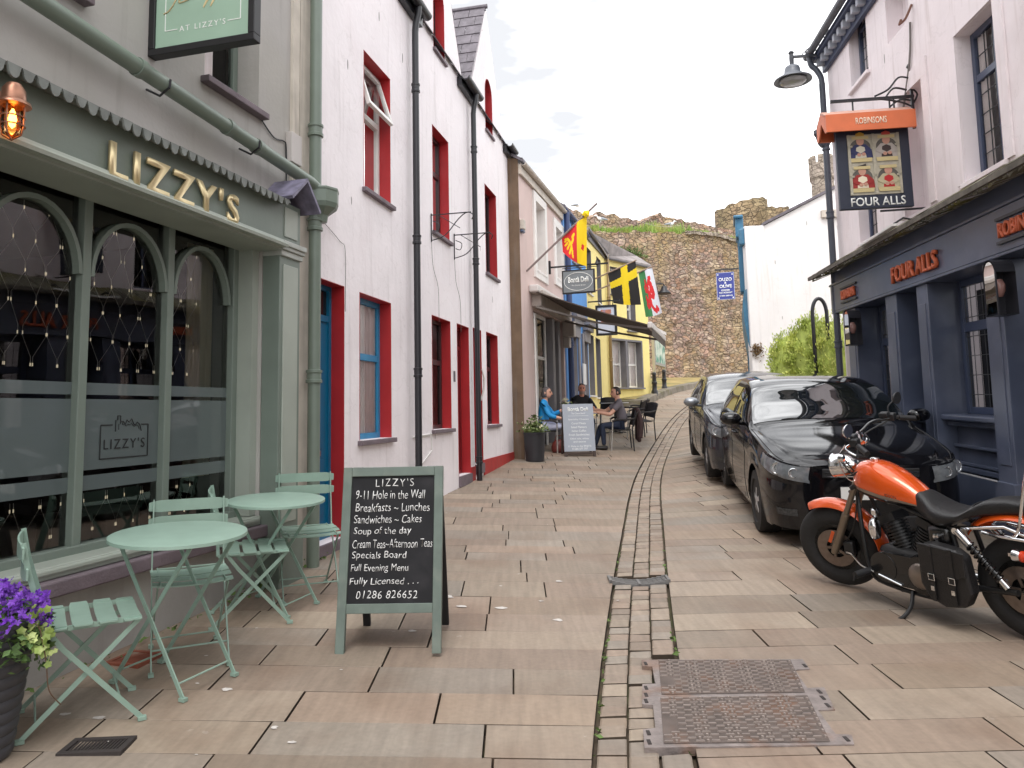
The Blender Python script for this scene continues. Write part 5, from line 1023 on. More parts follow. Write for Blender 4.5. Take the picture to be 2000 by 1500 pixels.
for z in (zt2+.33,): lathe(bm, [(.02, 0), (.035, .02), (.02, .05), (0, .06)], (xw, 0, z))
bar(bm, (W_*.55, 0, -.03), (W_+.25, 0, -.02), .02); obj('iron_bracket', bm, BLACKP, t)
lb = bm
# bracket street lamp
s0 = .32; LM = PB.perp(s0, False, 2.2); xw, zw = LM.p(1630, 105); xl, zl = LM.p(1545, 103); xw0 = 2.2
P = LM.w(0, 0, 0); t = thing('bracket_street_lamp', 'dark bell shaped street lamp on a scrolled bracket at the pub corner', 'street lamp', LM.w(xw0, 0, zw), LM.rz)
dx0 = xl-xw0; LAMPM = mat('lamp grey paint', rgb(92, 96, 104), .4, var=.08)
bm = BM(); bar(bm, (dx0, 0, 0), (0, 0, .0), .035); bar(bm, (-.02, 0, -.06), (-.02, 0, .42), .045); bar(bm, (dx0*.72, 0, .03), (-.03, 0, .36), .014)
for c_, rr_ in ((dx0*.53, .05), (dx0*.36, .085), (dx0*.15, .135)): tube(bm, [(c_+rr_*cos(a), 0, rr_+.012+rr_*sin(a)) for a in [i*2*pi/20 for i in range(20)]], .011, 6, closed=True)
lathe(bm, [(.03, -.16), (.035, -.02), (.03, .05), (.045, .06), (.03, .09), (0, .11)], (dx0, 0, 0), seg=12); obj('bracket', bm, mat('dark iron', rgb(52, 54, 60), .4), t)
bm = BM(); lathe(bm, [(.05, -.13), (.1, -.16), (.115, -.2), (.12, -.26), (.16, -.29), (.17, -.31), (.27, -.36), (.28, -.38), (.265, -.385), (.16, -.33)], (dx0, 0, 0), seg=28); obj('shade', bm, LAMPM, t, sm=True, angle=50)
bm = BM(); lathe(bm, [(.2, -.37), (.19, -.4), (.14, -.43), (0, -.44)], (dx0, 0, 0), seg=24); obj('lens', bm, mat('lamp lens', rgb(150, 152, 150), .15, spec=.8), t, sm=True)
# small iron hooks / wires on the wall
s_, z_ = PB.p(1780, 30); t = thing('wall_hook', 'rusty iron hook and wire on the upper pub wall', 'hook', PB.w(s_, 0, z_), PB.rz)
bm = BM(); tube(bm, spline([(.05, -.01, .1), (.04, -.08, -.05), (-.02, -.12, -.08), (-.08, -.1, -.05), (-.08, -.08, 0)], 4), .014, 6); obj('hook', bm, mat('rusty iron', rgb(120, 84, 70), .8), t); bm = BM(); tube(bm, spline([(0, -.02, -.08), (-.1, -.02, -.5), (-.45, -.015, -1.05), (-.6, -.012, -1.2)], 5), .012, 5); obj('wire', bm, mat('grey cable', rgb(120, 115, 112), .6), t)
# ---------------------------------------------------------------- cafe furniture
MINT = mat('mint painted steel', rgb(140, 165, 151), .4, var=.06, vscale=9)
CH = {}
def flatbar(bm, pts, w, h, side):      # flat steel bar through points, wide across 'side'
    pts = [V(p) for p in pts]; side = V(side).normalized(); rs = []
    for i, p in enumerate(pts):
        d = (pts[min(i+1, len(pts)-1)]-pts[max(0, i-1)]).normalized(); u = side.cross(d).normalized()
        rs.append([bm.verts.new(p+side*a*h/2+u*b*w/2) for a, b in ((-1, -1), (1, -1), (1, 1), (-1, 1))])
    skin(bm, rs); return bm
def make_chair(label):
    t = thing('bistro_chair', label, 'chair', group='mint folding bistro chairs')
    W2 = .19
    for sg in (-1, 1):
        y = sg*W2; Y_ = (0, 1, 0)
        bm = BM(); flatbar(bm, [(-.27, y, .83), (-.245, y, .7), (-.2, y, .55), (-.175, y, .46), (-.1, y, .36), (.215, y, .012)], .021, .007, Y_); box(bm, .2, .235, y-.013, y+.013, 0, .016); obj('leg', bm, MINT, t)
        yi = sg*(W2-.016); bm = BM(); flatbar(bm, [(.19, yi, .445), (-.24, yi, .012)], .021, .007, Y_); box(bm, -.26, -.225, yi-.013, yi+.013, 0, .016); obj('leg', bm, MINT, t)
    bm = BM()
    for sg in (-1, 1): flatbar(bm, [(-.22, sg*.16, .44), (.2, sg*.16, .447)], .022, .006, (0, 1, 0))
    bar(bm, (-.22, -.16, .44), (-.22, .16, .44), .02, .006); obj('seat_frame', bm, MINT, t)
    bm = BM()
    for i in range(4):
        x = -.13+i*.098; rs = []
        for k in range(9):
            y = -.2+.4*k/8; z = .46-.012*(1-(y/.2)**2)-.006*abs(i-1.5); e = .006*(1 if k in (0, 8) else 0); rs.append([bm.verts.new((x+a, y, z+b)) for a, b in ((-.04+e, -.004), (.04-e, -.004), (.04-e, .002), (-.04+e, .002))])
        skin(bm, rs)
    obj('seat', bm, MINT, t)
    for zc, xx in ((.79, -.268), (.7, -.25)):
        bm = BM(); rs = []
        for k in range(9):
            y = -.215+.43*k/8; b = .02*(1-(y/.215)**2); hh = .033-(.01 if k in (0, 8) else 0); rs.append([bm.verts.new((xx-b+a, y, zc+z)) for a, z in ((-.004, -hh), (.004, -hh), (.004, hh), (-.004, hh))])
        skin(bm, rs); obj('backrest_slat', bm, MINT, t)
    bm = BM(); tube(bm, [(.13, -W2, .1), (.13, W2, .1)], .005, 6); tube(bm, [(-.19, -W2+.016, .062), (-.19, W2-.016, .062)], .005, 6); obj('stretcher', bm, MINT, t); return t
def make_table(label):
    t = thing('bistro_table', label, 'table', group='mint round bistro tables'); bm = BM()
    lathe(bm, [(0, .742), (.322, .742), (.332, .738), (.334, .722), (.328, .72), (.324, .732), (0, .732)], seg=48); obj('tabletop', bm, MINT, t, sm=True, angle=40)
    for sg in (-1, 1):
        bm = BM(); flatbar(bm, [(-.24, sg*.17, .73), (.24, sg*.17, .012)], .021, .007, (0, 1, 0)); box(bm, .225, .26, sg*.17-.013, sg*.17+.013, 0, .016); obj('leg', bm, MINT, t)
        bm = BM(); flatbar(bm, [(.24, sg*.15, .73), (-.24, sg*.15, .012)], .021, .007, (0, 1, 0)); box(bm, -.26, -.225, sg*.15-.013, sg*.15+.013, 0, .016); obj('leg', bm, MINT, t)
    bm = BM(); tube(bm, [(.2, -.17, .07), (.2, .17, .07)], .005, 6); tube(bm, [(-.2, -.15, .07), (-.2, .15, .07)], .005, 6); bar(bm, (-.24, -.17, .722), (-.24, .17, .722), .02); bar(bm, (.24, -.15, .722), (.24, .15, .722), .02); obj('stretcher', bm, MINT, t); return t
def settle(o, hx=.24, hy=.19):        # stand a four legged thing on the sloping ground
    p = o.location; h = o.rotation_euler.z; f = V((cos(h), sin(h))); l = V((-sin(h), cos(h)))
    z = lambda a, b: gz(p.x+f.x*a+l.x*b, p.y+f.y*a+l.y*b)
    o.location.z = (z(hx, hy)+z(hx, -hy)+z(-hx, hy)+z(-hx, -hy))/4; px_ = -math.atan2(z(hx, 0)-z(-hx, 0), 2*hx); rx_ = math.atan2(z(0, hy)-z(0, -hy), 2*hy)
    o.rotation_euler = (rx_, px_, h)
def place(o, px, py, hd, label, scale=1):
    p = gnd(px, py); o.location = p; o.rotation_euler = (0, 0, hd); o.scale = (scale,)*3; o['label'] = label; settle(o); o.location.z += .004
c0 = make_chair('')
f_ = gnd(273, 1410)-gnd(76, 1448); hA = math.atan2(f_.y, f_.x)
place(c0, 163, 1398, hA+.05, 'mint folding chair beside the purple flower pot, nearest the camera')
c1 = dup(c0); place(c1, 366, 1285, R(-62), 'mint folding chair behind the nearer round table with its backrest to the cafe window')
c2 = dup(c0); place(c2, 492, 1208, R(22), 'mint folding chair seen side on between the two round tables')
c3 = dup(c0); place(c3, 600, 1160, R(-66), 'mint folding chair in front of the blue door, farthest from the camera')
t0 = make_table(''); u_ = (gnd(373, 1366)+gnd(466, 1313))/2-(gnd(222, 1325)+gnd(303, 1286))/2
hT = math.atan2(u_.y, u_.x)
place(t0, 338, 1330, hT, 'round mint table beside the single chair nearest the flower pot'); t1 = dup(t0); place(t1, 533, 1186, hT+.05, 'round mint table nearest the green downpipe and blue door', .97)
# ---------------------------------------------------------------- chalkboard
a, b = gnd(655, 1276), gnd(862, 1281); Wb = (b-a).length; Mid = (a+b)/2; hd = math.atan2(b.y-a.y, b.x-a.x)
SAGE = mat('sage frame paint', rgb(100, 113, 105), .5, var=.14, vscale=9, mixc=rgb(110, 120, 111), mixs=6)
t = thing('chalkboard_sign', 'large sage green framed chalkboard with white handwritten cafe menu on the paving', 'chalkboard', (Mid.x, Mid.y, Mid.z+.003), hd)
TL = Matrix.Rotation(R(-11), 4, 'X'); Hb = 1.045; w = Wb/2; fr = .052
def tb(x0, x1, y0, y1, z0, z1, bm): return box(bm, x0, x1, y0, y1, z0, z1, M=TL)
bm = BM(); tb(-w, -w+fr, -.02, .015, 0, Hb, bm); tb(w-fr, w, -.02, .015, 0, Hb, bm); tb(-w+fr, w-fr, -.018, .013, Hb-.055, Hb-.001, bm); tb(-w+fr, w-fr, -.018, .013, .215, .268, bm); fr_o = obj('frame', bm, SAGE, t, bev=.003)
bm = BM(); tb(-w+fr-.002, w-fr+.002, -.004, .008, .268, Hb-.055, bm); CHB = mat('chalkboard black', rgb(30, 30, 33), .65, var=.2, vscale=5, mixc=rgb(46, 45, 48), mixs=2.5, spec=.3); bd = obj('board', bm, CHB, t)
bm = BM(); 
for x in (-w+.01, w-.06): tb(x, x+.05, -.0, .03, -.03, .0, bm)
bm.free(); TR = Matrix.Translation(TL @ V((0, .02, Hb-.04))) @ Matrix.Rotation(R(15), 4, 'X')
bm = BM(); box(bm, -w+.05, -w+.095, 0, .03, -Hb+.05, 0, M=TR); box(bm, w-.06, w-.012, 0, .03, -Hb+.05, 0, M=TR); box(bm, -w+.1, w-.06, .002, .026, -Hb*.83, -Hb*.78, M=TR); obj('rear_frame', bm, mat('black frame paint', rgb(24, 24, 26), .5), t, bev=.003)
bm = BM(); box(bm, -w+.096, w-.061, .006, .02, -Hb*.78, 0, M=TR); obj('rear_board', bm, CHB, t)
bm = BM(); 
for x in (-w+.05, w-.1): tb(x, x+.06, .014, .03, Hb-.03, Hb+.004, bm)
obj('hinge', bm, mat('hinge steel', rgb(130, 128, 124), .4, metal=.8), t)
CHALK = mat('white chalk', rgb(226, 226, 224), .95, var=.12, vscale=50)
lines = [("LIZZY'S", 745, 825, 945, .05, 1.3, 0), ('9-11 Hole in the Wall', 702, 848, 970, .055, 1, .1), ('Breakfasts ~ Lunches', 700, 856, 996, .052, 1, .1), ('Sandwiches ~ Cakes', 696, 838, 1020, .05, 1, .1), ('Soup of the day', 695, 815, 1045, .055, 1, .08), ('Cream Teas~Afternoon Teas', 692, 858, 1069, .052, 1, .1), ('Specials Board', 690, 803, 1093, .055, 1, .08), ('Full Evening Menu', 687, 806, 1118, .055, 1, .1), ('Fully Licensed . . .', 684, 826, 1144, .052, 1, .12), ('01286 826652', 697, 822, 1168, .046, 1.1, .15)]
iw = w-fr
for s_, xl, xr, yc, hh, spc, shr in lines:
    k = (yc-932)/(1185-932); lx, rx = 695-18*k, 870-17*k; u0_, u1_ = (xl-lx)/(rx-lx), (xr-lx)/(rx-lx); zz = (Hb-.055)-(Hb-.055-.268)*k
    P_ = TL @ V((-iw+2*iw*(u0_+u1_)/2, -.0048, zz)); o = text(s_, CHALK, t, 'chalk_lettering', P_.x, P_.y, P_.z, w=2*iw*(u1_-u0_), h=hh*.93, depth=.0006, rot=(pi/2-R(11), 0, 0), shear=shr, offset=-.008, space=spc)
    for v in o.data.vertices: v.co.y += .0022*sin(v.co.x*37+yc); v.co.x += .0015*sin(v.co.y*160+v.co.x*60+yc)
# ---------------------------------------------------------------- flower pot in the corner
def pot(name, label, P, prof, m, ribs, cat='plant pot'):
    t = thing(name, label, cat, P); bm = BM(); pr = []
    (r0_, z0_), (r1_, z1_) = prof
    n = ribs*6
    for i in range(n+1):
        k = i/n; pr.append((r0_+(r1_-r0_)*k+(.007*abs(sin(pi*ribs*k))**.6 if ribs > 1 else 0), z0_+(z1_-z0_)*k))
    pr = [(0, z0_)]+pr+[(r1_+.012, z1_), (r1_+.012, z1_+.025), (r1_-.02, z1_+.025), (r1_-.03, z1_-.05), (0, z1_-.05)]
    lathe(bm, pr, seg=36); obj('pot', bm, m, t, sm=True, angle=50); bm = BM(); lathe(bm, [(0, z1_-.03), (r1_-.03, z1_-.03)], seg=20); obj('soil', bm, JOINT, t); return t
P = gnd(-54, 1484); t = pot('flower_planter', 'tapered ribbed dark grey planter of purple flowers at the left edge', P, ((.13, 0), (.2, .52)), mat('charcoal planter', rgb(62, 62, 66), .5, var=.1), 11)
def blooms(bm, n, sz, fn):
    for i in range(n):
        p = V(fn()); nrm = V((rnd(1), rnd(1)-.5, random.uniform(0, 1))).normalized(); x = nrm.orthogonal().normalized(); y = nrm.cross(x); a0 = random.random()*6
        for k in range(5):
            a = a0+k*2*pi/5; d = x*cos(a)+y*sin(a); e = x*-sin(a)+y*cos(a); s_ = sz*random.uniform(.7, 1.2)
            bm.faces.new([bm.verts.new(q) for q in (p, p+d*s_*.6+e*s_*.35+nrm*s_*.1, p+d*s_*1.1+nrm*s_*.25, p+d*s_*.6-e*s_*.35+nrm*s_*.1)])
def mound():
    a = random.uniform(0, 2*pi); q = random.random()**.5; r_ = .26*q; return (r_*cos(a), r_*sin(a), .53+.13*(1-q*q)+random.uniform(-.05, .03))
bm = BM(); leaves(bm, [(lambda p: (p[0], p[1], p[2]-random.uniform(.02, .16)))(mound()) for i in range(1500)], .034); obj('foliage', bm, mat('planter leaf', rgb(84, 112, 58), .65, var=.25, vscale=12, mixc=rgb(60, 86, 44), mixs=7), t)
bm = BM(); blooms(bm, 620, .017, mound)
for i in range(9):
    a = random.uniform(0, 6.3); q = random.uniform(.03, .26); h = random.uniform(.04, .09); b_ = V((q*cos(a), q*sin(a), .65-q*.4)); blooms(bm, 16, .015, lambda: b_+V((rnd(.016), rnd(.016), random.uniform(0, h))))
obj('blossom', bm, mat('purple petal', rgb(112, 52, 176), .6, var=.2, vscale=20, mixc=rgb(140, 84, 200), mixs=9), t)
bm = BM(); st = spline([(.18, -.0, .53), (.25, -.02, .52), (.28, -.03, .46), (.3, -.03, .37), (.315, -.03, .27), (.34, 0.01, .2)], 6); tube(bm, st, .0025, 5); obj('stem', bm, mat('brown stem', rgb(92, 70, 52), .8), t)
bm = BM()
for i in range(75):
    k = st[min(len(st)-1, int(random.random()**1.2*17))]; p = k+V((rnd(.05), rnd(.05), rnd(.06))); s_ = random.uniform(.009, .017); e = Euler((random.uniform(.7, 1.6), rnd(.6), rnd(1))); M = e.to_matrix(); c_ = p
    pts = [M @ V((s_*(1+.25*cos(a*5))*cos(a), s_*(1+.25*cos(a*5))*sin(a), 0)) for a in [j*2*pi/15 for j in range(15)]]; bm.faces.new([bm.verts.new(c_+q) for q in pts])
obj('ivy_leaf', bm, mat('lime ivy', rgb(120, 140, 62), .55, var=.3, vscale=20, mixc=rgb(168, 180, 112), mixs=14), t)['kind'] = 'stuff'
# ---------------------------------------------------------------- parked cars
TYRE = mat('tyre rubber', rgb(34, 33, 33), .8, var=.2, vscale=30); ALLOY = mat('alloy wheel', rgb(176, 176, 178), .35, metal=.3); CHROME = mat('chrome', rgb(225, 226, 228), .06, metal=1); BLKPL = mat('black plastic', rgb(26, 26, 28), .5)
CARGL = mat('car glass', rgb(18, 22, 24), .02, spec=1); CARGL.node_tree.nodes['Principled BSDF'].inputs['IOR'].default_value = 2.1
HLG = mat('headlight glass', rgb(108, 112, 116), .04, spec=.9, var=.3, vscale=18); SEAM = mat('panel gap', rgb(6, 6, 7), .6)
def car(name, label, P_front, P_rear, paint, d, front_right_side=True):
    A = d['axf'], d['axr']; xw = A; L = d['L']; H = d['H']; k = H/1.45; kw = d['W']/1.79; rw = d['rw']
    def sec(x):
        x0 = x*4.25/L
        zs = smooth(x0, [0, .1, .3, .6, 1.1, 2, 3.2, 3.9, 4.25], [.755, .785, .825, .87, .935, .98, 1.0, 1.0, .93])*k
        zt = smooth(x0, [0, .05, .15, .5, .95, 1.22, 1.6, 1.98, 2.4, 2.9, 3.5, 3.92, 4.06, 4.25], [.77, .80, .845, .925, .995, 1.04, 1.24, 1.40, 1.455, 1.46, 1.42, 1.34, 1.1, .94])*k
        ze = smooth(x0, [0, .1, .6, 1.15, 1.25, 1.6, 1.98, 2.4, 2.9, 3.5, 3.92, 4.06, 4.25], [.762, .80, .895, .965, .99, 1.18, 1.335, 1.39, 1.395, 1.355, 1.27, 1.07, .93])*k
        ws = smooth(x0, [0, .02, .05, .1, .2, .35, .7, 1.2, 2, 3.3, 3.9, 4.15, 4.25], [.50, .59, .67, .735, .79, .83, .85, .865, .87, .865, .81, .72, .6])*kw
        wm = smooth(x0, [0, .02, .05, .1, .2, .35, .6, 1, 3.5, 3.95, 4.15, 4.25], [.52, .62, .70, .765, .83, .87, .89, .895, .895, .86, .77, .62])*kw
        wr = smooth(x0, [0, .1, .35, .7, 1.15, 1.25, 1.6, 2.0, 2.5, 3.3, 3.85, 4.06, 4.25], [.44, .60, .70, .76, .80, .81, .765, .70, .675, .66, .61, .6, .56])*kw
        zb = .19+.02*(x0 < .3); 
        for c in xw:
            dx = abs(x-c)
            if dx < rw+.055: zb = max(zb, rw+math.sqrt(max(0, (rw+.055)**2-dx*dx)))
        return zb, zs, zt, ze, ws, wm, wr
    def surf(x, t):
        zb, zs, zt, ze, ws, wm, wr = sec(x); z1 = max(.5*k, zb+.02); zs = max(zs, z1+.03)
        if t < .25: q = t/.25; y = wm-.035*(1-q)**2*(1 if zb < .3 else .0); return V((x, y, zb+(z1-zb)*q))
        if t < .5:
            q = (t-.25)/.25; y = wm+(ws-wm)*q**2.2; z = z1+(zs-z1)*(1-(1-q)**1.15); y += .012*sin(pi*q)*(-1 if q < .5 else 1)*.5; return V((x, y, z))
        if t < .72: q = (t-.5)/.22; return V((x, ws+(wr-ws)*q-.0+.02*sin(pi*q), zs+(ze-zs)*q))
        q = (t-.72)/.28; a = q*pi/2; return V((x, wr*cos(a)**.9, ze+(zt-ze)*sin(a)))
    NX = 110; ts = [i/14*.25 for i in range(7)]+[.125+i*.125/6 for i in range(7)]; ts = sorted(set([round(i*.25/8, 4) for i in range(9)]+[round(.25+i*.25/10, 4) for i in range(11)]+[round(.5+i*.22/8, 4) for i in range(9)]+[round(.72+i*.28/10, 4) for i in range(11)]))
    xs = sorted(set([L*i/NX for i in range(NX+1)]+[.01, .02, .03, .05, .07, L-.01, L-.03]+[c+s_*(rw+.054) for c in xw for s_ in (-1, 1)]+[c+s_*(rw+.03) for c in xw for s_ in (-1, 1)]))
    f = V((P_front.x-P_rear.x, P_front.y-P_rear.y)).normalized(); wb = A[1]-A[0]
    rt = V((-f.y, f.x)); rt = -rt if rt.x > 0 else rt      # rt: toward the visible side (street side, -x)
    # body origin at front bumper centre on the ground line
    sc_ = d.get('scale', 1); half = (d['W']/2-.03)*sc_
    axf = V((P_front.x, P_front.y))-rt*half; org = axf+f*A[0]*sc_; axr = axf-f*wb*sc_
    zf = gz(axf.x, axf.y); zr_ = gz(axr.x, axr.y); pitch = math.atan2(zr_-zf, wb*sc_)
    t = thing(name, label, 'car', (org.x, org.y, zf-math.tan(pitch)*A[0]*sc_), math.atan2(-f.y, -f.x)); t.rotation_euler = (0, -pitch, math.atan2(-f.y, -f.x)); t.scale = (sc_,)*3
    bm = BM(); grid = {}
    for sg in (1, -1):
        for i, x in enumerate(xs):
            for j, tt in enumerate(ts):
                p = surf(x, tt); 
                if j == len(ts)-1 and sg == -1: grid[(sg, i, j)] = grid[(1, i, j)]; continue
                grid[(sg, i, j)] = bm.verts.new((p.x, sg*max(p.y, 0) if j < len(ts)-1 else 0, p.z))
    for sg in (1, -1):
        for i in range(len(xs)-1):
            for j in range(len(ts)-1):
                q = [grid[(sg, i, j)], grid[(sg, i+1, j)], grid[(sg, i+1, j+1)], grid[(sg, i, j+1)]]
                bm.faces.new(q if sg == 1 else q[::-1])
    for i in (0, len(xs)-1):
        bm.faces.new([grid[(1, i, j)] for j in range(len(ts))]+[grid[(-1, i, j)] for j in range(len(ts)-2, -1, -1)])
    body = obj('body', bm, paint, t, sm=True, angle=38)
    def nrm(x, tt): 
        a = surf(x+.01, tt)-surf(x-.01, tt); b = surf(x, min(1, tt+.01))-surf(x, max(0, tt-.01)); n_ = b.cross(a); n_.normalize()
        return n_ if n_.y > 0 or n_.z > .3 else -n_
    def patch(nm, fn, m, sides=(1, -1), nu=16, nv=10, off=.004, parent=t, thick=.0):
        for sg in sides:
            bm = BM(); g = []
            for i in range(nu+1):
                row = []
                for j in range(nv+1):
                    x, tt = fn(i/nu, j/nv); p = surf(x, tt)+nrm(x, min(tt, .985))*off; row.append(bm.verts.new((p.x, sg*max(p.y, 0), p.z)))
                g.append(row)
            for i in range(nu):
                for j in range(nv): bm.faces.new((g[i][j], g[i+1][j], g[i+1][j+1], g[i][j+1]))
            obj(nm, bm, m, parent, sm=True)
    q = L/4.25
    # windscreen: both halves in one mesh
    def both(nm, fn, m, nu=20, nv=12, off=.004):
        bm = BM(); g = []
        for i in range(nu+1):
            row = []
            for j in range(-nv, nv+1):
                x, tt = fn(i/nu, 1-abs(j)/nv); p = surf(x, tt)+nrm(x, min(tt, .98))*off; row.append(bm.verts.new((p.x, p.y*(1 if j > 0 else -1) if j else 0, p.z)))
            g.append(row)
        for i in range(nu):
            for j in range(2*nv): bm.faces.new((g[i][j], g[i+1][j], g[i+1][j+1], g[i][j+1]))
        return obj(nm, bm, m, t, sm=True)
    both('windscreen', lambda u, v: (q*(1.27+.66*u+(.0 if v > .2 else .0)), .745+.255*v), CARGL)
    both('rear_window', lambda u, v: (q*(3.93+.13*u), .75+.25*v), CARGL)
    lo = lambda u: .53
    patch('side_window', lambda u, v: (q*(1.62+.72*u+(.0)), .525+.17*v*min(1, (u*2.2+.3))), CARGL, nu=18)
    patch('side_window', lambda u, v: (q*(2.41+.98*u), .525+.17*v*min(1, (1-u)*2+.35)), CARGL, nu=18)
    hl = patch('headlight', lambda u, v: (q*(.004+.46*u*u), .345+.05*u+(.142-.06*u)*v), HLG, nu=20, nv=8, off=.008)
    for sg in (1, -1):
        for u, v, r_ in ((.55, .52, .058), (.27, .5, .045)):
            x, tt = q*(.004+.46*u*u), .345+.05*u+(.142-.06*u)*v; p = surf(x, tt); n_ = (nrm(x, tt)+V((-1.2, 0, 0))).normalized(); p = p+n_*.006; p.y *= sg; n_.y *= sg
            bm = BM(); lathe(bm, [(r_, -.015), (r_, .006), (r_*.86, .007), (r_*.8, .0), (r_*.3, -.004), (0, .002)], p, n_, 20); obj('lamp_reflector', bm, mat('lamp reflector', rgb(206, 208, 210), .12, metal=.8), t, sm=True, angle=40)
    # front end pieces
    xf = -.004; wz = .5*kw; zz = lambda z: z*k
    bm = BM(); box(bm, -.012, .04, -.42*kw, .42*kw, zz(.655), zz(.735)); obj('grille', bm, BLKPL, t, bev=.008); bm = BM(); 
    for z in (.665, .70): box(bm, -.016, 0, -.41*kw, .41*kw, zz(z), zz(z+.006))
    obj('grille_bar', bm, CHROME, t)
    bm = BM(); box(bm, -.01, .04, -.52*kw, .52*kw, zz(.22), zz(.33)); obj('lower_intake', bm, BLKPL, t, bev=.01)
    for sg in (1, -1):      # fog lamp recess on the corner
        patch('fog_lamp', lambda u, v: (q*(.03+.13*u), .10+.05*v), mat('fog lamp', rgb(70, 72, 74), .2, metal=.5, var=.5, vscale=60), sides=(sg,), off=.006, nu=6, nv=4)
    bm = BM(); lathe(bm, [(0, .02), (.05, .02), (.06, .0)], (-.005, 0, zz(.69)), (-1, 0, 0), seg=24); obj('emblem', bm, CHROME, t)
    bm = BM(); box(bm, -.022, -.008, -.26, .26, zz(.47), zz(.47)+.111); obj('number_plate', bm, mat('white plate', rgb(226, 226, 222), .4), t)
    if d.get('plate'): text(d['plate'], BLKPL, t, x=-.0225, y=.2 if rt.x < 0 else -.2, z=zz(.47)+.055, h=.078, depth=.001, rot=(pi/2, 0, -pi/2), offset=.01, align='LEFT')
    # seams, handle, mirror, wipers
    for nm, pts in (('bonnet_seam', [(q*(.12+.0), .545), (q*.4, .60), (q*.8, .63), (q*1.2, .66)]),):
        for sg in (1, -1): bm = BM(); tube(bm, [V((p.x, sg*p.y, p.z)) for p in [surf(x, tt)+nrm(x, tt)*.001 for x, tt in [(lerp(u/20*3, [0, 1, 2, 3], [a[0] for a in pts]), lerp(u/20*3, [0, 1, 2, 3], [a[1] for a in pts])) for u in range(21)]]], .004, 5); obj(nm, bm, SEAM, t)
    for xd in (1.42, 2.38, 3.36):
        for sg in (1, -1):
            bm = BM(); tube(bm, [V((p.x, sg*p.y, p.z)) for p in [surf(q*xd+.02*sin(pi*u/12), .03+.47*u/12) for u in range(13)]], .0035, 5); obj('door_seam', bm, SEAM, t)
    for xd in (2.12, 3.05):
        for sg in (1, -1): p = surf(q*xd, .42); bm = BM(); tube(bm, spline([(p.x-.1, sg*(p.y), p.z), (p.x-.07, sg*(p.y+.03), p.z), (p.x+.07, sg*(p.y+.03), p.z+.005), (p.x+.1, sg*p.y, p.z+.005)], 4), .013, 8); obj('door_handle', bm, paint, t, sm=True)
    for sg in (1, -1):
        p = surf(q*1.56, .53); bm = BM(); c = V((p.x-.02, sg*(p.y+.14), p.z+.06)); rings = []
        for i in range(9):
            u = -1+i/4; w_ = math.sqrt(max(.02, 1-abs(u)**2.6)); rings.append([bm.verts.new(c+V(((.085*w_*cos(a))-.02*u*sg*0, .115*u, .07*w_*sin(a)))) for a in [j*2*pi/14 for j in range(14)]])
        skin(bm, rings); tube(bm, [(p.x, sg*(p.y-.01), p.z-.0), (c.x+.02, c.y, c.z-.04)], .022, 8); obj('door_mirror', bm, paint if d.get('mirror') is None else d['mirror'], t, sm=True)
    bm = BM()
    for y0 in (-.5, .12): tube(bm, [surf(q*1.24, .9).lerp(V((q*1.24, y0, zz(1.02))), 1), V((q*1.30, y0+.3, zz(1.055))), V((q*1.33, y0+.6, zz(1.04)))], .009, 5)
    obj('wiper', bm, BLKPL, t)
    bm = BM(); box(bm, .25, L-.2, -.74*kw, .74*kw, .16, .55*k); obj('underbody', bm, mat('underbody black', rgb(8, 8, 8), .9), t)
    # wheels
    for xc in A:
        for sg in (1, -1):
            c = V((xc, sg*(d['W']/2-.115), rw)); w_ = thing('x', '', '') if False else None; bm = BM(); ax = (0, sg, 0)
            lathe(bm, [(rw*.66, -.1), (rw*.95, -.1), (rw, -.07), (rw, .07), (rw*.95, .1), (rw*.7, .105), (rw*.66, .09)], c, ax, 36); wh = obj('wheel', bm, TYRE, t, sm=True, angle=35)
            bm = BM(); lathe(bm, [(rw*.67, -.06), (rw*.67, .085), (rw*.6, .08), (rw*.58, .04), (rw*.58, -.06)], c, ax, 36); x_ = V((1, 0, 0)); z_ = V((0, 0, 1)); o_ = V((0, sg, 0))
            for s_ in range(5):
                for dl in (-.13, .13):
                    a = s_*2*pi/5+.3; a2 = a+dl; p0 = c+o_*.085+(x_*cos(a)+z_*sin(a))*.05; p1 = c+o_*.072+(x_*cos(a2)+z_*sin(a2))*rw*.62; bar(bm, p0, p1, .03, .024, o_)
            lathe(bm, [(0, .1), (.05, .095), (.055, .06)], c, ax, 16); obj('rim', bm, ALLOY, wh)
            bm = BM(); lathe(bm, [(0, .0), (rw*.5, .0), (rw*.5, -.02)], c, ax, 24); obj('brake_disc', bm, mat('brake steel', rgb(70, 68, 66), .5, metal=.6), wh)
    return t
BLKPAINT = mat('black car paint', rgb(15, 15, 18), .07, spec=.5); GRYPAINT = mat('charcoal car paint', rgb(44, 46, 52), .12, spec=.6)
car('parked_car', 'black hatchback parked facing the camera behind the orange motorcycle', gnd(1476, 1036)+V((.03, 0, 0)), gnd(1407, 970)+V((.15, 0, 0)), BLKPAINT, dict(axf=.86, axr=3.48, L=4.25, H=1.5, W=1.74, rw=.315, scale=1.0, plate='S'))
car('parked_car', 'dark grey hatchback with silver mirror parked behind the black car', gnd(1383, 938), gnd(1356, 904), GRYPAINT, dict(axf=.8, axr=3.2, L=3.95, H=1.46, W=1.72, rw=.3, mirror=mat('silver mirror paint', rgb(140, 144, 148), .3, metal=.6)))
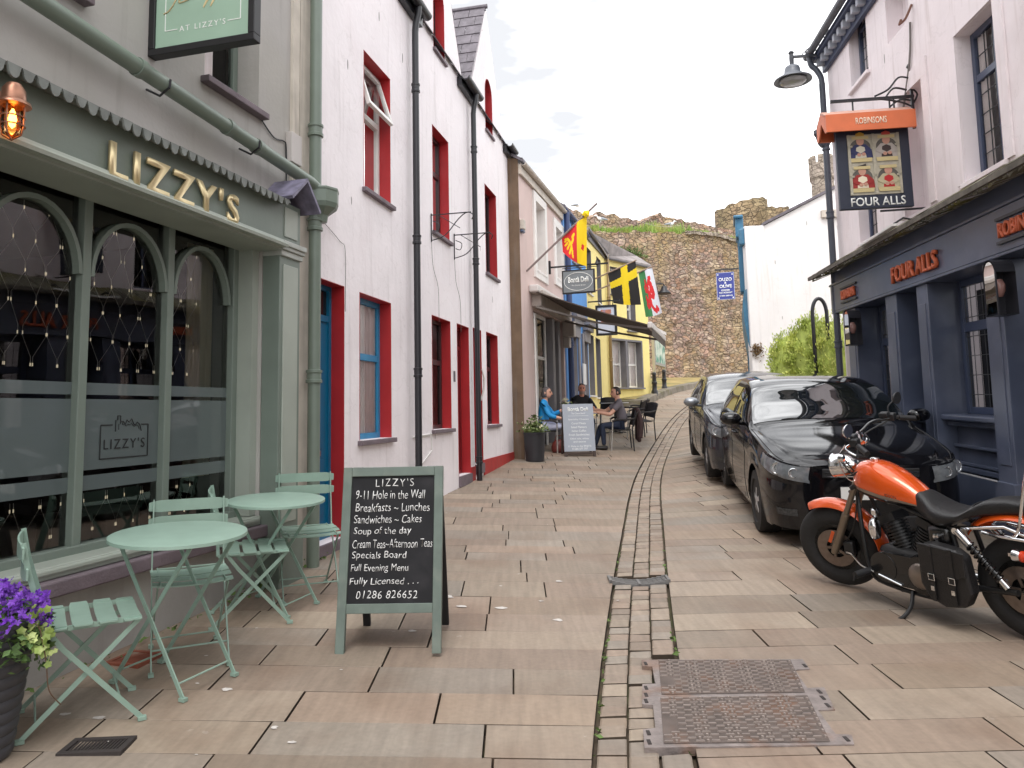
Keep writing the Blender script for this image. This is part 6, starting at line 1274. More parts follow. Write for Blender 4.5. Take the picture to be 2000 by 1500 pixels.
# ---------------------------------------------------------------- motorcycle
ORP = mat('candy orange paint', rgb(216, 84, 22), .22, metal=.25, coat=1, var=.03); BLKM = mat('gloss black metal', rgb(18, 18, 19), .25, coat=.5); SATB = mat('satin black metal', rgb(30, 30, 31), .45); LEA = mat('black leather', rgb(26, 25, 26), .42, bump=.25, bscale=90, var=.2, vscale=8)
FORK = mat('bronze grey fork', rgb(134, 122, 108), .35, metal=.8); STEEL = mat('brushed steel', rgb(150, 140, 132), .35, metal=.9, var=.1, vscale=12)
pf, pr_ = V((2.39, 5.74)), V((3.0, 4.46)); hv = (pf-pr_).normalized(); sc_ = (pf-pr_).length/1.52; cen = pr_+(pf-pr_)*.5
mz = (gz(pf.x, pf.y)+gz(pr_.x, pr_.y))/2
t = thing('motorcycle', 'orange and black cruiser motorcycle leaning on its side stand in front of the black car', 'motorcycle', (cen.x, cen.y, mz+.004), math.atan2(hv.y, hv.x)); t.scale = (sc_,)*3
t.rotation_euler = (R(-7), -math.atan2(gz(pf.x, pf.y)-gz(pr_.x, pr_.y), (pf-pr_).length), math.atan2(hv.y, hv.x))
FX, RX, WR = .68, -.76, .325
def part(nm, bm, m, sm=True, angle=45, bev=0, par=None): return obj(nm, bm, m, par or t, sm=sm, angle=angle if sm else None, bev=bev)
ST_ = R(17); HP = V((.5, 0, .98))     # steering: rotate front assembly about the inclined head axis
axis = (V((FX, 0, WR))-V((.35, 0, .97))).normalized(); SM = Matrix.Translation(V((.37, 0, .93))) @ Matrix.Rotation(-ST_, 4, axis) @ Matrix.Translation(-V((.37, 0, .93)))
def front(bm): bmesh.ops.transform(bm, matrix=SM, verts=bm.verts); return bm
def wheel(nm, c, w, fr):
    f_ = front if fr else (lambda b: b); bm = BM(); n = 12; pr = [(WR-.085+.085*cos(a)*1.0, w*sin(a)) for a in [-pi*.62+i*pi*1.24/n for i in range(n+1)]]; pr.append((WR-.14, w*.6)); pr.insert(0, (WR-.14, -w*.6))
    lathe(bm, pr, c, (0, 1, 0), 44); wh = part(nm, f_(bm), TYRE); bm = BM(); lathe(bm, [(WR-.11, -w*.62), (WR-.14, -w*.55), (WR-.145, 0), (WR-.14, w*.55), (WR-.11, w*.62), (WR-.095, w*.6)], c, (0, 1, 0), 44)
    for k in range(5):
        a = k*2*pi/5+.35; d_ = V((cos(a), 0, sin(a)))
        for dl in (-.16, .16): bar(bm, c+d_*.05, c+V((cos(a+dl), 0, sin(a+dl)))*(WR-.135), .022, .03, (0, 1, 0))
    lathe(bm, [(.05, -w*.9), (.055, 0), (.05, w*.9)], c, (0, 1, 0), 16); part('rim', f_(bm), BLKM, par=wh)
    bm = BM(); yd = w*.95 if fr else w*1.02; 
    for k in range(26):
        a0, a1 = k*2*pi/26, (k+1)*2*pi/26; r0_, r1_ = .075, .15; q = [c+V((r_*cos(a), yd, r_*sin(a))) for r_, a in ((r0_, a0), (r1_, a0), (r1_, a1), (r0_, a1))]; bm.faces.new([bm.verts.new(p) for p in q]); bm.faces.new([bm.verts.new(p+V((0, .005, 0))) for p in q]); bm.faces.new([bm.verts.new(p) for p in (q[1], q[1]+V((0, .005, 0)), q[2]+V((0, .005, 0)), q[2])])
    for k in range(5): a = k*2*pi/5; bar(bm, c+V((.02*cos(a), yd, .02*sin(a))), c+V((.09*cos(a), yd, .09*sin(a))), .02, .006, (0, 1, 0))
    part('brake_disc', f_(bm), mat('brake rotor', rgb(120, 108, 100), .4, metal=.8, var=.15, vscale=30), par=wh)
    return wh
cf, cr_ = V((FX, 0, WR)), V((RX, 0, WR)); wheel('front_wheel', cf, .062, True); wheel('rear_wheel', cr_, .07, False)
bm = BM(); bm2 = BM(); top = V((.35, 0, .97)); dr = (cf-top)
for sg in (1, -1):
    o_ = V((0, sg*.105, 0)); a = top+o_; b = cf+o_+V((0, 0, -.02)); m_ = a+(b-a)*.52; tube(bm2, [a, m_], .022, 14); tube(bm, [m_-(b-a)*.02, m_, m_+(b-a)*.01, b-(b-a)*.08, b], [.027, .032, .031, .031, .024], 14)
part('fork_slider', front(bm), FORK); part('fork_tube', front(bm2), FORK)
bm = BM(); 
for k in (.0, .17): c = top+dr*k; box(bm, -.03, .03, -.135, .135, -.016, .016, M=Matrix.Translation(c) @ Matrix.Rotation(R(28), 4, 'Y'))
part('triple_clamp', front(bm), SATB, bev=.008)
bm = BM(); c = cf+V((-.0, .138, .08)); u_ = -dr.normalized(); bar(bm, c, c+u_*.1, .024, .006, (0, 1, 0)); part('reflector', front(bm), mat('orange reflector', rgb(200, 84, 40), .2), sm=False)
bm = BM(); c = cf+V((-.11, .085, .03)); box(bm, -.05, .03, -.03, .02, -.06, .05, M=Matrix.Translation(c)); part('brake_caliper', front(bm), SATB, bev=.012); bm = BM(); tube(bm, spline([c+V((0, 0, .05)), c+V((-.1, .02, .2)), c+V((-.18, .03, .45)), top+V((.02, .1, -.05))], 6), .006, 6); part('brake_hose', front(bm), SATB)
# front fender
def fender(nm, c, r0, w, a0, a1, m, fr, flare=0):
    bm = BM(); n = 26; k = 8; g = []
    for i in range(n+1):
        a = a0+(a1-a0)*i/n; row = []; ww = w*(1-.35*max(0, 1-i/3)**2*.9)*(1+flare*i/n)
        for j in range(k+1): b = -1+2*j/k; rr = r0+.045*(1-abs(b)**2.5)-.03; row.append(c+V((rr*cos(a), ww*b, rr*sin(a))))
        g.append(row)
    vs = [[bm.verts.new(p) for p in r_] for r_ in g]; vi = [[bm.verts.new(c+(p-c)*.985) for p in r_] for r_ in g]
    for i in range(n):
        for j in range(k): bm.faces.new((vs[i][j], vs[i+1][j], vs[i+1][j+1], vs[i][j+1])); bm.faces.new((vi[i][j], vi[i][j+1], vi[i+1][j+1], vi[i+1][j]))
        for j in (0, k): bm.faces.new((vs[i][j], vi[i][j], vi[i+1][j], vs[i+1][j]))
    return part(nm, front(bm) if fr else bm, m)
fender('front_fender', cf, WR+.05, .082, R(62), R(208), ORP, True)
fender('rear_fender', cr_+V((0, 0, .05)), WR+.1, .118, R(38), R(200), ORP, False)
bm = BM(); 
for sg in (1, -1): tube(bm, [V((-.38, sg*.115, .66)), V((-.72, sg*.12, .72)), V((-.92, sg*.115, .66))], .013, 8)
part('fender_strut', bm, CHROME)
# headlamp, gauge, bars
bm = BM(); c = V((.5, 0, .99)); lathe(bm, [(0, -.1), (.04, -.095), (.075, -.05), (.088, .02), (.09, .06), (.094, .065), (.094, .08), (.085, .085)], c, (1, 0, -.05), 28); part('headlamp', front(bm), CHROME); bm = BM(); lathe(bm, [(.085, .083), (.06, .1), (0, .108)], c, (1, 0, -.05), 28); part('headlamp_lens', front(bm), mat('clear lens', rgb(190, 196, 200), .05, metal=.4))
bm = BM(); lathe(bm, [(0, -.03), (.04, -.03), (.052, 0), (.055, .025), (.045, .03)], (.33, 0, 1.2), (-.7, 0, .7), 24); part('gauge', front(bm), CHROME); bm = BM(); lathe(bm, [(0, .029), (.046, .029)], (.33, 0, 1.2), (-.7, 0, .7), 24); part('gauge_face', front(bm), BLKM)
def hb_(bm): bmesh.ops.translate(bm, verts=bm.verts, vec=(-.09, 0, .18)); return bm
bm = BM(); hb = spline([(.2, .42, 1.05), (.28, .36, 1.08), (.4, .2, 1.09), (.43, .08, 1.06), (.43, 0, 1.055), (.43, -.08, 1.06), (.4, -.2, 1.09), (.28, -.36, 1.08), (.2, -.42, 1.05)], 5); tube(bm, hb, .014, 10); bar(bm, (.44, .04, .95), (.43, .04, 1.06), .03); bar(bm, (.44, -.04, .95), (.43, -.04, 1.06), .03); part('handlebar', front(hb_(bm)), BLKM)
for sg in (1, -1):
    bm = BM(); tube(bm, [V((.185, sg*.44, 1.045)), V((.27, sg*.365, 1.075))], .02, 12); part('grip', front(hb_(bm)), BLKPL)
    bm = BM(); box(bm, -.03, .03, -.03, .03, -.025, .03, M=Matrix.Translation((.31, sg*.33, 1.09))); box(bm, -.03, .035, -.03, .03, .0, .04, M=Matrix.Translation((.34, sg*.29, 1.1))); part('switch_housing', front(hb_(bm)), BLKPL, bev=.008)
    bm = BM(); tube(bm, spline([V((.34, sg*.33, 1.08)), V((.36, sg*.38, 1.065)), V((.3, sg*.44, 1.05)), V((.25, sg*.47, 1.04))], 4), .007, 6); part('lever', front(hb_(bm)), CHROME)
    bm = BM(); tube(bm, spline([V((.32, sg*.33, 1.1)), V((.34, sg*.37, 1.16)), V((.3, sg*.42, 1.2))], 4), .006, 6); c = V((.29, sg*.44, 1.21)); 
    rg = []
    for e, rr in ((-.02, .3), (-.014, .8), (0, 1), (.006, 1)): rg.append([bm.verts.new(c+V((-e*1.0+.0, .068*rr*cos(a), .045*rr*sin(a)))) for a in [j*2*pi/20 for j in range(20)]])
    skin(bm, rg[::1]); mr = part('mirror', front(hb_(bm)), CHROME if sg == 1 else BLKPL)
    bm = BM(); lathe(bm, [(0, -.03), (.025, -.02), (.03, .01), (.026, .02), (0, .024)], (.5, sg*.2, .93), (1, 0, 0), 14); part('indicator', front(hb_(bm)), CHROME)
bm = BM(); 
for pts in ([(.33, .3, 1.07), (.45, .22, 1.0), (.52, .12, .9), (.44, .08, .72)], [(.33, -.3, 1.07), (.5, -.15, .98), (.5, -.05, .85)], [(.42, .1, 1.03), (.54, .14, .93), (.5, .12, .8), (.42, .09, .7)]): tube(bm, spline(pts, 5), .006, 6)
part('cable', front(hb_(bm)), SATB)
bm = BM(); tube(bm, spline([(.5, .1, 1.0), (.56, .13, .9), (.53, .13, .76), (.47, .1, .7)], 5), .005, 6); part('braided_hose', front(hb_(bm)), CHROME)
# fuel tank
def tank_pts(x): return (smooth(x, [-.2, -.14, .0, .15, .28, .37, .41], [.03, .09, .13, .16, .155, .115, .05]), smooth(x, [-.2, -.05, .1, .24, .34, .41], [.80, .915, 1.0, 1.04, 1.03, .95]), smooth(x, [-.2, 0, .2, .41], [.73, .73, .75, .81]))
bm = BM(); bb_ = BM(); rg = []; rb = []; sp_ = BM()
def tank(bm, f0, f1, grow=1, n=30, k=18):
    rg = []
    for i in range(n+1):
        x = -.2+.61*i/n; w_, zt, zb = tank_pts(x); row = []
        for j in range(k+1):
            a = f0+(f1-f0)*j/k; y = w_*grow*(abs(cos(a))**.8)*(1 if cos(a) > 0 else -1); zm = zb+(zt-zb)*.36; z = zm+(zt-zm)*max(0, sin(a))**.85 if sin(a) >= 0 else zm-(zm-zb)*abs(sin(a))
            row.append(bm.verts.new((x, y, zm+(z-zm)*grow)))
        rg.append(row)
    for i in range(n):
        for j in range(k): bm.faces.new((rg[i][j], rg[i+1][j], rg[i+1][j+1], rg[i][j+1]))
    return rg
rg = tank(bm, R(-8), R(188)); 
for r_ in (rg[0], rg[-1]): bm.faces.new(r_)
part('fuel_tank', bm, ORP); bm = BM(); rg = tank(bm, R(-172), R(-20)); part('tank_base', bm, BLKM); bm = BM(); tank(bm, R(-22), R(-7), 1.012, k=3); tank(bm, R(187), R(202), 1.012, k=3); part('tank_stripe', bm, STEEL)
txs = text('HARLEY-DAVIDSON', BLKM, t, 'tank_lettering', x=.14, y=.153, z=.825, w=.34, h=.024, depth=.001, rot=(pi/2, 0, pi))
for v in txs.data.vertices:
    xx = .14-v.co.x; v.co.z += -(tank_pts(xx)[0]*1.018-.153)*1.0
bm = BM(); lathe(bm, [(.03, -.01), (.034, .012), (.025, .018), (0, .02)], (.25, 0, 1.04), (0, 0, 1), 18); part('filler_cap', bm, CHROME)
# frame, engine
bm = BM()
for sg in (1, -1): tube(bm, spline([(.42, sg*.03, .86), (.36, sg*.1, .6), (.3, sg*.13, .25), (.15, sg*.14, .17), (-.3, sg*.14, .17), (-.42, sg*.13, .3), (-.36, sg*.11, .66)], 5), .016, 8); tube(bm, [(-.36, sg*.11, .66), (-.1, sg*.06, .7), (.42, 0, .82)], .016, 8); tube(bm, [(-.38, sg*.12, .28), (RX, sg*.13, WR)], .02, 8)
part('frame', bm, SATB)
bm = BM(); box(bm, -.33, .24, -.13, .12, .2, .44); eng = part('engine', bm, SATB, bev=.05)
for ang, bx in ((R(24), .07), (R(-24), -.06)):
    M_ = Matrix.Translation((bx, 0, .42)) @ Matrix.Rotation(ang, 4, 'Y'); bm = BM()
    for k in range(9): lathe(bm, [(0, k*.022), (.085, k*.022), (.085, k*.022+.01), (.06, k*.022+.011), (.06, k*.022+.022), (0, k*.022+.022)], (0, 0, 0), seg=20)
    box(bm, -.075, .075, -.08, .08, .2, .26); bmesh.ops.transform(bm, matrix=M_, verts=bm.verts); part('cylinder', bm, SATB, par=eng)
bm = BM(); lathe(bm, [(.0, .02), (.105, .02), (.11, 0), (.11, -.05)], (.16, .15, .3), (0, 1, 0), 28); lathe(bm, [(0, .02), (.13, .02), (.14, 0), (.14, -.05)], (-.14, .15, .3), (0, 1, 0), 28); box(bm, -.14, .16, .1, .165, .19, .41); part('primary_cover', bm, BLKM, par=eng)
bm = BM(); lathe(bm, [(0, .035), (.075, .033), (.088, .02), (.09, 0)], (-.14, .165, .3), (0, 1, 0), 30); part('derby_cover', bm, STEEL, par=eng)
bm = BM(); rg_ = []
for y, s_ in ((.13, 1), (.17, 1), (.19, .8), (.197, .4)): rg_.append([bm.verts.new((.2+.035*s_*cos(a), y, .57+.075*s_*sin(a)*(1 if sin(a) > 0 else 1.1))) for a in [j*2*pi/18 for j in range(18)]])
skin(bm, rg_); lathe(bm, [(.02, 0), (.028, .02), (.02, .05), (0, .06)], (.2, .13, .66), (0, .3, 1), 12); part('horn_cover', bm, CHROME, par=eng)
bm = BM(); tube(bm, spline([(-.1, -.16, .5), (.1, -.2, .35), (.2, -.2, .25), (-.1, -.2, .22), (-.9, -.2, .28)], 5), .035, 10); part('exhaust', bm, CHROME)
bm = BM(); box(bm, -.36, -.2, .06, .15, .48, .66); part('oil_tank', bm, BLKM, bev=.03); bm = BM(); lathe(bm, [(.02, 0), (.02, .03), (.0, .035)], (-.29, .15, .6), (0, 1, 0), 16); bar(bm, (-.29, .17, .6), (-.3, .175, .5), .022, .01, (0, 1, 0)); part('side_lock', bm, CHROME)
# seat
bm = BM(); rg = []; 
for i in range(31):
    x = -.02-.92*i/30; zt = smooth(-x, [.02, .12, .28, .42, .52, .6, .75, .94], [.87, .86, .775, .76, .82, .865, .885, .86]); zb = smooth(-x, [.02, .3, .5, .94], [.74, .65, .74, .81]); w_ = smooth(-x, [.02, .15, .3, .45, .6, .94], [.06, .11, .165, .155, .12, .09]); e = (1 if 0 < i < 30 else .6)
    rg.append([bm.verts.new((x, w_*e*(abs(cos(a))**.6)*(1 if cos(a) > 0 else -1), (zt+zb)/2+(zt-zb)/2*e*(abs(sin(a))**.6)*(1 if sin(a) > 0 else -1))) for a in [j*2*pi/20 for j in range(20)]])
skin(bm, rg); st = part('seat', bm, LEA); bm = BM(); tube(bm, [(-.5, .13*cos(a)*1.03, .765+.055*sin(a)) for a in [R(-40)+i*R(260)/16 for i in range(17)]], .006, 6); part('seat_seam', bm, BLKPL, par=st)
# sissy bar
bm = BM()
for sg in (1, -1): tube(bm, spline([(-.72, sg*.125, .665), (-.8, sg*.13, .7), (-.86, sg*.12, .95), (-.92, sg*.1, 1.2), (-.95, sg*.05, 1.26)], 5), .011, 8); tube(bm, spline([(-.58, sg*.13, .67), (-.7, sg*.135, .66), (-.84, sg*.13, .66), (-.9, sg*.125, .64)], 4), .012, 8); tube(bm, [(-.84, sg*.13, .66), (-.86, sg*.12, .78)], .009, 6)
tube(bm, [(-.95, -.05, 1.26), (-.955, 0, 1.27), (-.95, .05, 1.26)], .011, 8); tube(bm, spline([(-.89, -.11, 1.08), (-.94, 0, 1.1), (-.89, .11, 1.08)], 4), .009, 8); part('sissy_bar', bm, CHROME)
# shock absorbers, indicator, saddlebag
for sg in (1, -1):
    a, b = V((-.43, sg*.16, .66)), V((-.72, sg*.16, .35)); u_ = (b-a).normalized(); bm = BM(); tube(bm, [a, a+u_*.12], .026, 12); tube(bm, [b-u_*.06, b], .022, 12); lathe(bm, [(.022, -.02), (.022, .02)], a-V((0, .0, 0)), (0, 1, 0), 12); sh = part('shock_absorber', bm, CHROME)
    bm = BM(); x_ = u_.orthogonal().normalized(); y_ = u_.cross(x_); n = 90; tube(bm, [a+u_*(.11+.27*i/n)+(x_*cos(i*2*pi*9/n)+y_*sin(i*2*pi*9/n))*.027 for i in range(n+1)], .007, 6); tube(bm, [a+u_*.1, b-u_*.04], .016, 8); part('coil_spring', bm, BLKM, par=sh)
    bm = BM(); lathe(bm, [(0, .05), (.025, .045), (.035, .02), (.036, 0)], (-.78, sg*.16, .57), (-1, 0, 0), 16); bar(bm, (-.76, sg*.11, .57), (-.76, sg*.17, .57), .02); iw_ = part('rear_indicator', bm, CHROME); bm = BM(); lathe(bm, [(.033, .0), (.034, .012), (.02, .025), (0, .028)], (-.825, sg*.16, .57), (-1, 0, 0), 16); part('indicator_lens', bm, mat('red amber lens', rgb(196, 60, 30), .15), par=iw_)
bm = BM(); rs = []
prf = [(-.2, .5), (-.22, .56), (-.3, .575), (-.46, .56), (-.52, .52), (-.55, .3), (-.5, .2), (-.36, .17), (-.25, .21), (-.2, .3)]
a_ = [bm.verts.new((x, .17, z)) for x, z in prf]; b_ = [bm.verts.new((x+.0, .265, z-.005)) for x, z in prf]; bm.faces.new(a_); bm.faces.new(b_)
for i in range(len(prf)): j = (i+1) % len(prf); bm.faces.new((a_[i], a_[j], b_[j], b_[i]))
bag = part('saddlebag', bm, LEA, sm=False, bev=.018)
bm = BM(); prf2 = [(-.21, .57), (-.53, .55), (-.53, .4), (-.38, .34), (-.22, .38)]
a_ = [bm.verts.new((x, .262, z)) for x, z in prf2]; b_ = [bm.verts.new((x, .276, z)) for x, z in prf2]; bm.faces.new(a_); bm.faces.new(b_)
for i in range(5): j = (i+1) % 5; bm.faces.new((a_[i], a_[j], b_[j], b_[i]))
part('flap', bm, LEA, sm=False, bev=.006, par=bag); bm = BM(); bc = BM()
for x in (-.3, -.44): bar(bm, (x, .278, .56), (x, .278, .2), .03, .006, (0, 1, 0)); tube(bc, [(x+a, .286, .36+b) for a, b in ((-.02, -.02), (.02, -.02), (.02, .02), (-.02, .02))], .004, 6, closed=True); box(bc, x-.012, x+.012, .279, .286, .27, .3)
part('strap', bm, LEA, sm=False, par=bag); part('buckle', bc, CHROME, par=bag)
# stand, pegs, shifter
bm = BM(); tube(bm, spline([(-.05, .16, .17), (-.08, .24, .09), (-.06, .32, .03), (.02, .36, -.012)], 4), .014, 8); tube(bm, [(.02, .36, -.01), (.1, .37, -.01)], .012, 8); part('side_stand', bm, SATB); bm = BM(); tube(bm, [(.28, .15, .25), (.3, .3, .24)], .026, 12); tube(bm, [(.3, .3, .24), (.31, .31, .2)], .006, 6); part('foot_peg', bm, BLKPL); bm = BM(); tube(bm, spline([(.24, .17, .25), (.34, .18, .28), (.42, .17, .34), (.45, .2, .36)], 4), .008, 8); tube(bm, [(.2, .175, .24), (.02, .175, .2)], .007, 6); part('shift_lever', bm, CHROME)
# ---------------------------------------------------------------- deli awning, hanging signs, flags
s_ = S_(DL, 1034, 565); ZA = Z_(DL, 1034, 563, .1); s_e = S_(DL, 1100, 700)
AW = DL.perp(s_, True, 3); tF, zF = AW.p(1268, 634)
t = thing('awning', 'dark brown awning with a white front rail rolled out over the deli tables', 'awning', DL.w(s_, 0, 0), DL.rz); Ls_ = s_e-s_
FAB = mat('brown awning cloth', rgb(84, 74, 66), .85, var=.12); AWW = mat('off white rail', rgb(206, 200, 196), .5)
bm = BM(); n = 16; g = []
for i in range(n+1):
    k = i/n; y = -.12-(tF-.12)*k; z = ZA+(zF-ZA)*k-.02*sin(pi*k)
    g.append([[bm.verts.new((x, y, z+h)) for x in (0, Ls_/3, 2*Ls_/3, Ls_)] for h in (0, -.02)])
for a, b in zip(g, g[1:]):
    for h in (0, 1):
        for j in range(3): bm.faces.new((a[h][j], b[h][j], b[h][j+1], a[h][j+1]))
    for j in (0, 3): bm.faces.new((a[0][j], b[0][j], b[1][j], a[1][j]))
obj('canopy_cloth', bm, FAB, t); bm = BM(); box(bm, -.06, Ls_+.06, -.2, 0, ZA-.02, ZA+.13); obj('cassette', bm, AWW, t, bev=.03); bm = BM(); box(bm, -.05, Ls_+.05, -tF-.06, -tF+.03, zF-.07, zF+.05); obj('front_rail', bm, AWW, t, bev=.02)
bm = BM()
for i in range(40): x = Ls_*i/40; box(bm, x, x+Ls_/40-.002, -tF-.05, -tF-.042, zF-.2-.02*abs(sin(i*.8)), zF-.071)
obj('valance', bm, FAB, t)
for x in (.12, Ls_-.12): bm = BM(); bar(bm, (x, -.1, ZA-.3), (x+(.35 if x < 1 else -.35), -tF*.52, (ZA+zF)/2-.24), .05, .04); bar(bm, (x+(.35 if x < 1 else -.35), -tF*.52, (ZA+zF)/2-.24), (x, -tF+.02, zF-.06), .05, .04); obj('folding_arm', bm, mat('arm grey', rgb(120, 112, 106), .5), t)
def hang(name, F, wx_, wy, xl, xr, yt, yb, label, right=True, far=2.5):
    s0 = S_(F, wx_, wy); Q = F.perp(s0, right, far); a, zb = Q.p(xl, yb); b, _ = Q.p(xr, yb); _, zt = Q.p((xl+xr)/2, yt); zb = Q.p((xl+xr)/2, yb)[1]
    t = thing(name, label, 'hanging sign', Q.w(a, 0, zb), Q.rz); return t, b-a, zt-zb, Q, a, zb
t, w, h, Q, a, zb = hang('hanging_sign', DL, 1072, 530, 1099, 1163, 527, 573, 'grey rectangular deli sign with a white oval hanging over the awning')
DG_ = mat('deli grey', rgb(122, 128, 132), .5, var=.03)
bm = BM(); box(bm, 0, w, -.03, .03, 0, h); obj('frame', bm, BLK, t); bm = BM(); box(bm, .03, w-.03, -.036, .036, .03, h-.03); obj('sign_board', bm, DG_, t)
bm = BM(); tube(bm, [(w/2+(w*.43)*cos(x), -.037, h/2+(h*.38)*sin(x)) for x in [i*2*pi/40 for i in range(40)]], .006, 5, closed=True); obj('oval_line', bm, WS, t)
text('Bontà Deli', WS, t, x=w/2, y=-.037, z=h*.58, w=w*.62, h=h*.24, depth=.002, offset=.03); text('The Cheese Board', WS, t, x=w/2, y=-.037, z=h*.34, w=w*.42, depth=.001)
bm = BM(); zr_ = h+.1; bar(bm, (-a, 0, zr_), (w+.3, 0, zr_), .035); bar(bm, (-a+.02, 0, zr_-.15), (-a+.02, 0, zr_+.15), .05); bar(bm, (-a+.3, 0, zr_-.05), (w+.1, 0, zr_-.05), .015)
for x in (.1, w-.1): bar(bm, (x, 0, h), (x, 0, zr_), .02)
lathe(bm, [(.01, -.03), (.05, 0), (.01, .09)], (w+.05, 0, zr_), (0, 0, 1), 8); obj('bracket', bm, BLK, t)
t, w, h, Q, a, zb = hang('hanging_sign', DL, 1150, 640, 1165, 1206, 596, 655, 'white panel sign in a black frame hanging below the dark awning edge')
bm = BM()
for x0, x1, z0, z1 in ((0, w, 0, .06), (0, w, h-.06, h), (0, .06, .06, h-.06), (w-.06, w, .06, h-.06)): box(bm, x0, x1, -.05, .05, z0, z1)
obj('frame', bm, BLK, t); bm = BM(); box(bm, .059, w-.059, -.03, .03, .059, h-.059); obj('sign_board', bm, mat('pale sign face', rgb(206, 208, 214), .5), t); bm = BM(); box(bm, w*.25, w*.75, -.034, -.03, h*.42, h*.85); ob = obj('picture', bm, mat('terracotta print', rgb(190, 120, 92), .6, var=.3, vscale=9, mixc=rgb(120, 150, 190), mixs=5), t)
bm = BM(); bar(bm, (-a, 0, h+.12), (w+.1, 0, h+.12), .035); 
for x in (.1, w-.1): bar(bm, (x, 0, h), (x, 0, h+.12), .02)
obj('bracket', bm, BLK, t)
t, w, h, Q, a, zb = hang('hanging_sign', GS, 1444, 560, 1401, 1436, 532, 585, 'small blue restaurant sign with white lettering hung before the old stone wall', False)
bm = BM(); box(bm, 0, w, -.03, .03, 0, h); obj('frame', bm, mat('pale rim', rgb(170, 176, 206), .5), t); bm = BM(); box(bm, .02, w-.02, -.034, .034, .02, h-.02); obj('sign_board', bm, mat('royal blue sign', rgb(48, 58, 134), .45), t)
for s__, z, ww, hh in (('OUZO', .74, .74, .12), ('&', .62, .12, .08), ('OLIVE', .49, .7, .12), ('GREEK', .34, .5, .06), ('RESTAURANT', .25, .74, .06), ('01286 680102', .14, .74, .05)): text(s__, WS, t, x=w/2, y=-.035, z=h*z, w=w*ww, h=h*hh, depth=.002, offset=.02)
bm = BM(); 
for x, z in ((.1, .92), (.9, .92), (.1, .06), (.9, .06)): lathe(bm, [(.03, 0), (.02, .008), (0, .01)], (w*x, -.034, h*z), (0, -1, 0), 10)
obj('corner_motif', bm, WS, t); bm = BM(); bar(bm, (-.03, 0, h+.14), (2.5-a, 0, h+.14), .04, .06); bar(bm, (w, 0, .1), (2.5-a, 0, .1), .02)
for x in (.08, w-.08): bar(bm, (x, 0, h), (x, 0, h+.13), .025)
obj('bracket', bm, BLACKP, t)
# flags: poles stand out from the walls
POLE = mat('wooden pole', rgb(150, 126, 108), .6, var=.1)
def flagcloth(name, P00, P10, P01, P11, nx, nz, colfn, mats, t, wave=.06, sag=.05):
    # P00-P10 along the pole, P01-P11 the free edge; real folded cloth
    bm = BM(); g = []; nn = (P10-P00).cross(P01-P00).normalized(); inv = t.matrix_world.inverted()
    for j in range(nz+1):
        row = []
        for i in range(nx+1):
            u, v = i/nx, j/nz; p = P00.lerp(P10, u).lerp(P01.lerp(P11, u), v); p = p+nn*wave*sin(u*7+v*2.5)*(.35+.65*v)+V((0, 0, -sag*sin(pi*u)*v)); row.append(bm.verts.new(p-t.location))
        g.append(row)
    for j in range(nz):
        for i in range(nx): f = bm.faces.new((g[j][i], g[j][i+1], g[j+1][i+1], g[j+1][i])); f.material_index = colfn((i+.5)/nx, (j+.5)/nz)
    o = obj(name, bm, mats, t, sm=True); o['label'] = name.replace('_', ' '); del o['label']; return o
def inpoly(u, v, P_):
    c = False; n = len(P_)
    for i in range(n):
        (x1, y1), (x2, y2) = P_[i], P_[i-1]
        if (y1 > v) != (y2 > v) and u < (x2-x1)*(v-y1)/(y2-y1)+x1: c = not c
    return c
def strip(u, v, pts, w):
    for (a, b), (c, d) in zip(pts, pts[1:]):
        L2 = (c-a)**2+(d-b)**2; k = max(0, min(1, ((u-a)*(c-a)+(v-b)*(d-b))/L2)) if L2 else 0
        if math.hypot(u-a-(c-a)*k, v-b-(d-b)*k) < w: return True
    return False
FRED = mat('flag red', rgb(226, 50, 54), .8); FYEL = mat('flag yellow', rgb(250, 214, 34), .8); FBLK = mat('flag black', rgb(44, 40, 38), .8); FWHT = mat('flag white', rgb(234, 234, 238), .8); FGRN = mat('flag green', rgb(72, 140, 84), .8)
LION = [[(.2, .35), (.35, .28), (.5, .4), (.62, .55), (.7, .75)], [(.35, .45), (.2, .55)], [(.5, .5), (.35, .68)], [(.62, .6), (.5, .82)], [(.68, .72), (.72, .88)], [(.6, .52), (.75, .38), (.7, .28), (.8, .25)], [(.28, .3), (.22, .25)]]
s0, z0 = DL.p(1028, 530); b0 = DL.w(s0, 0, z0); QF = DL.perp(s0, True, 3); a, z1 = QF.p(1166, 397); tip = QF.w(a, 0, z1)
t = thing('flag', 'red and yellow lion flag on a long pole leaning out from the pink deli', 'flag', b0, 0, 'flags over the street'); bpy.context.view_layer.update()
bm = BM(); tube(bm, [V((0, 0, 0)), tip-b0], .022, 8); obj('pole', bm, mat('grey pole', rgb(134, 120, 116), .5), t)
def onp(px_): # point on the pole seen at pixel column px_
    lo, hi = 0, 1
    for _ in range(30):
        m = (lo+hi)/2; p = b0.lerp(tip, m); v = p-CP; x = CX+FP*v.dot(cr)/v.dot(fw)
        if x < px_: lo = m
        else: hi = m
    return b0.lerp(tip, (lo+hi)/2)
A_, B_ = onp(1097), onp(1146); C_ = at(1099, 492, A_.y+.05); D_ = at(1146, 520, B_.y+.1)
def c1(u, v):
    if u > .6: return 0 if inpoly(u, v, [(.8, .55), (.9, .6), (.86, .7), (.76, .66)]) else 1
    return 1 if any(strip((u)/.6, v, q, .055) for q in LION) else 0
flagcloth('flag_cloth', A_, B_, C_, D_, 60, 60, c1, [FRED, FYEL], t)
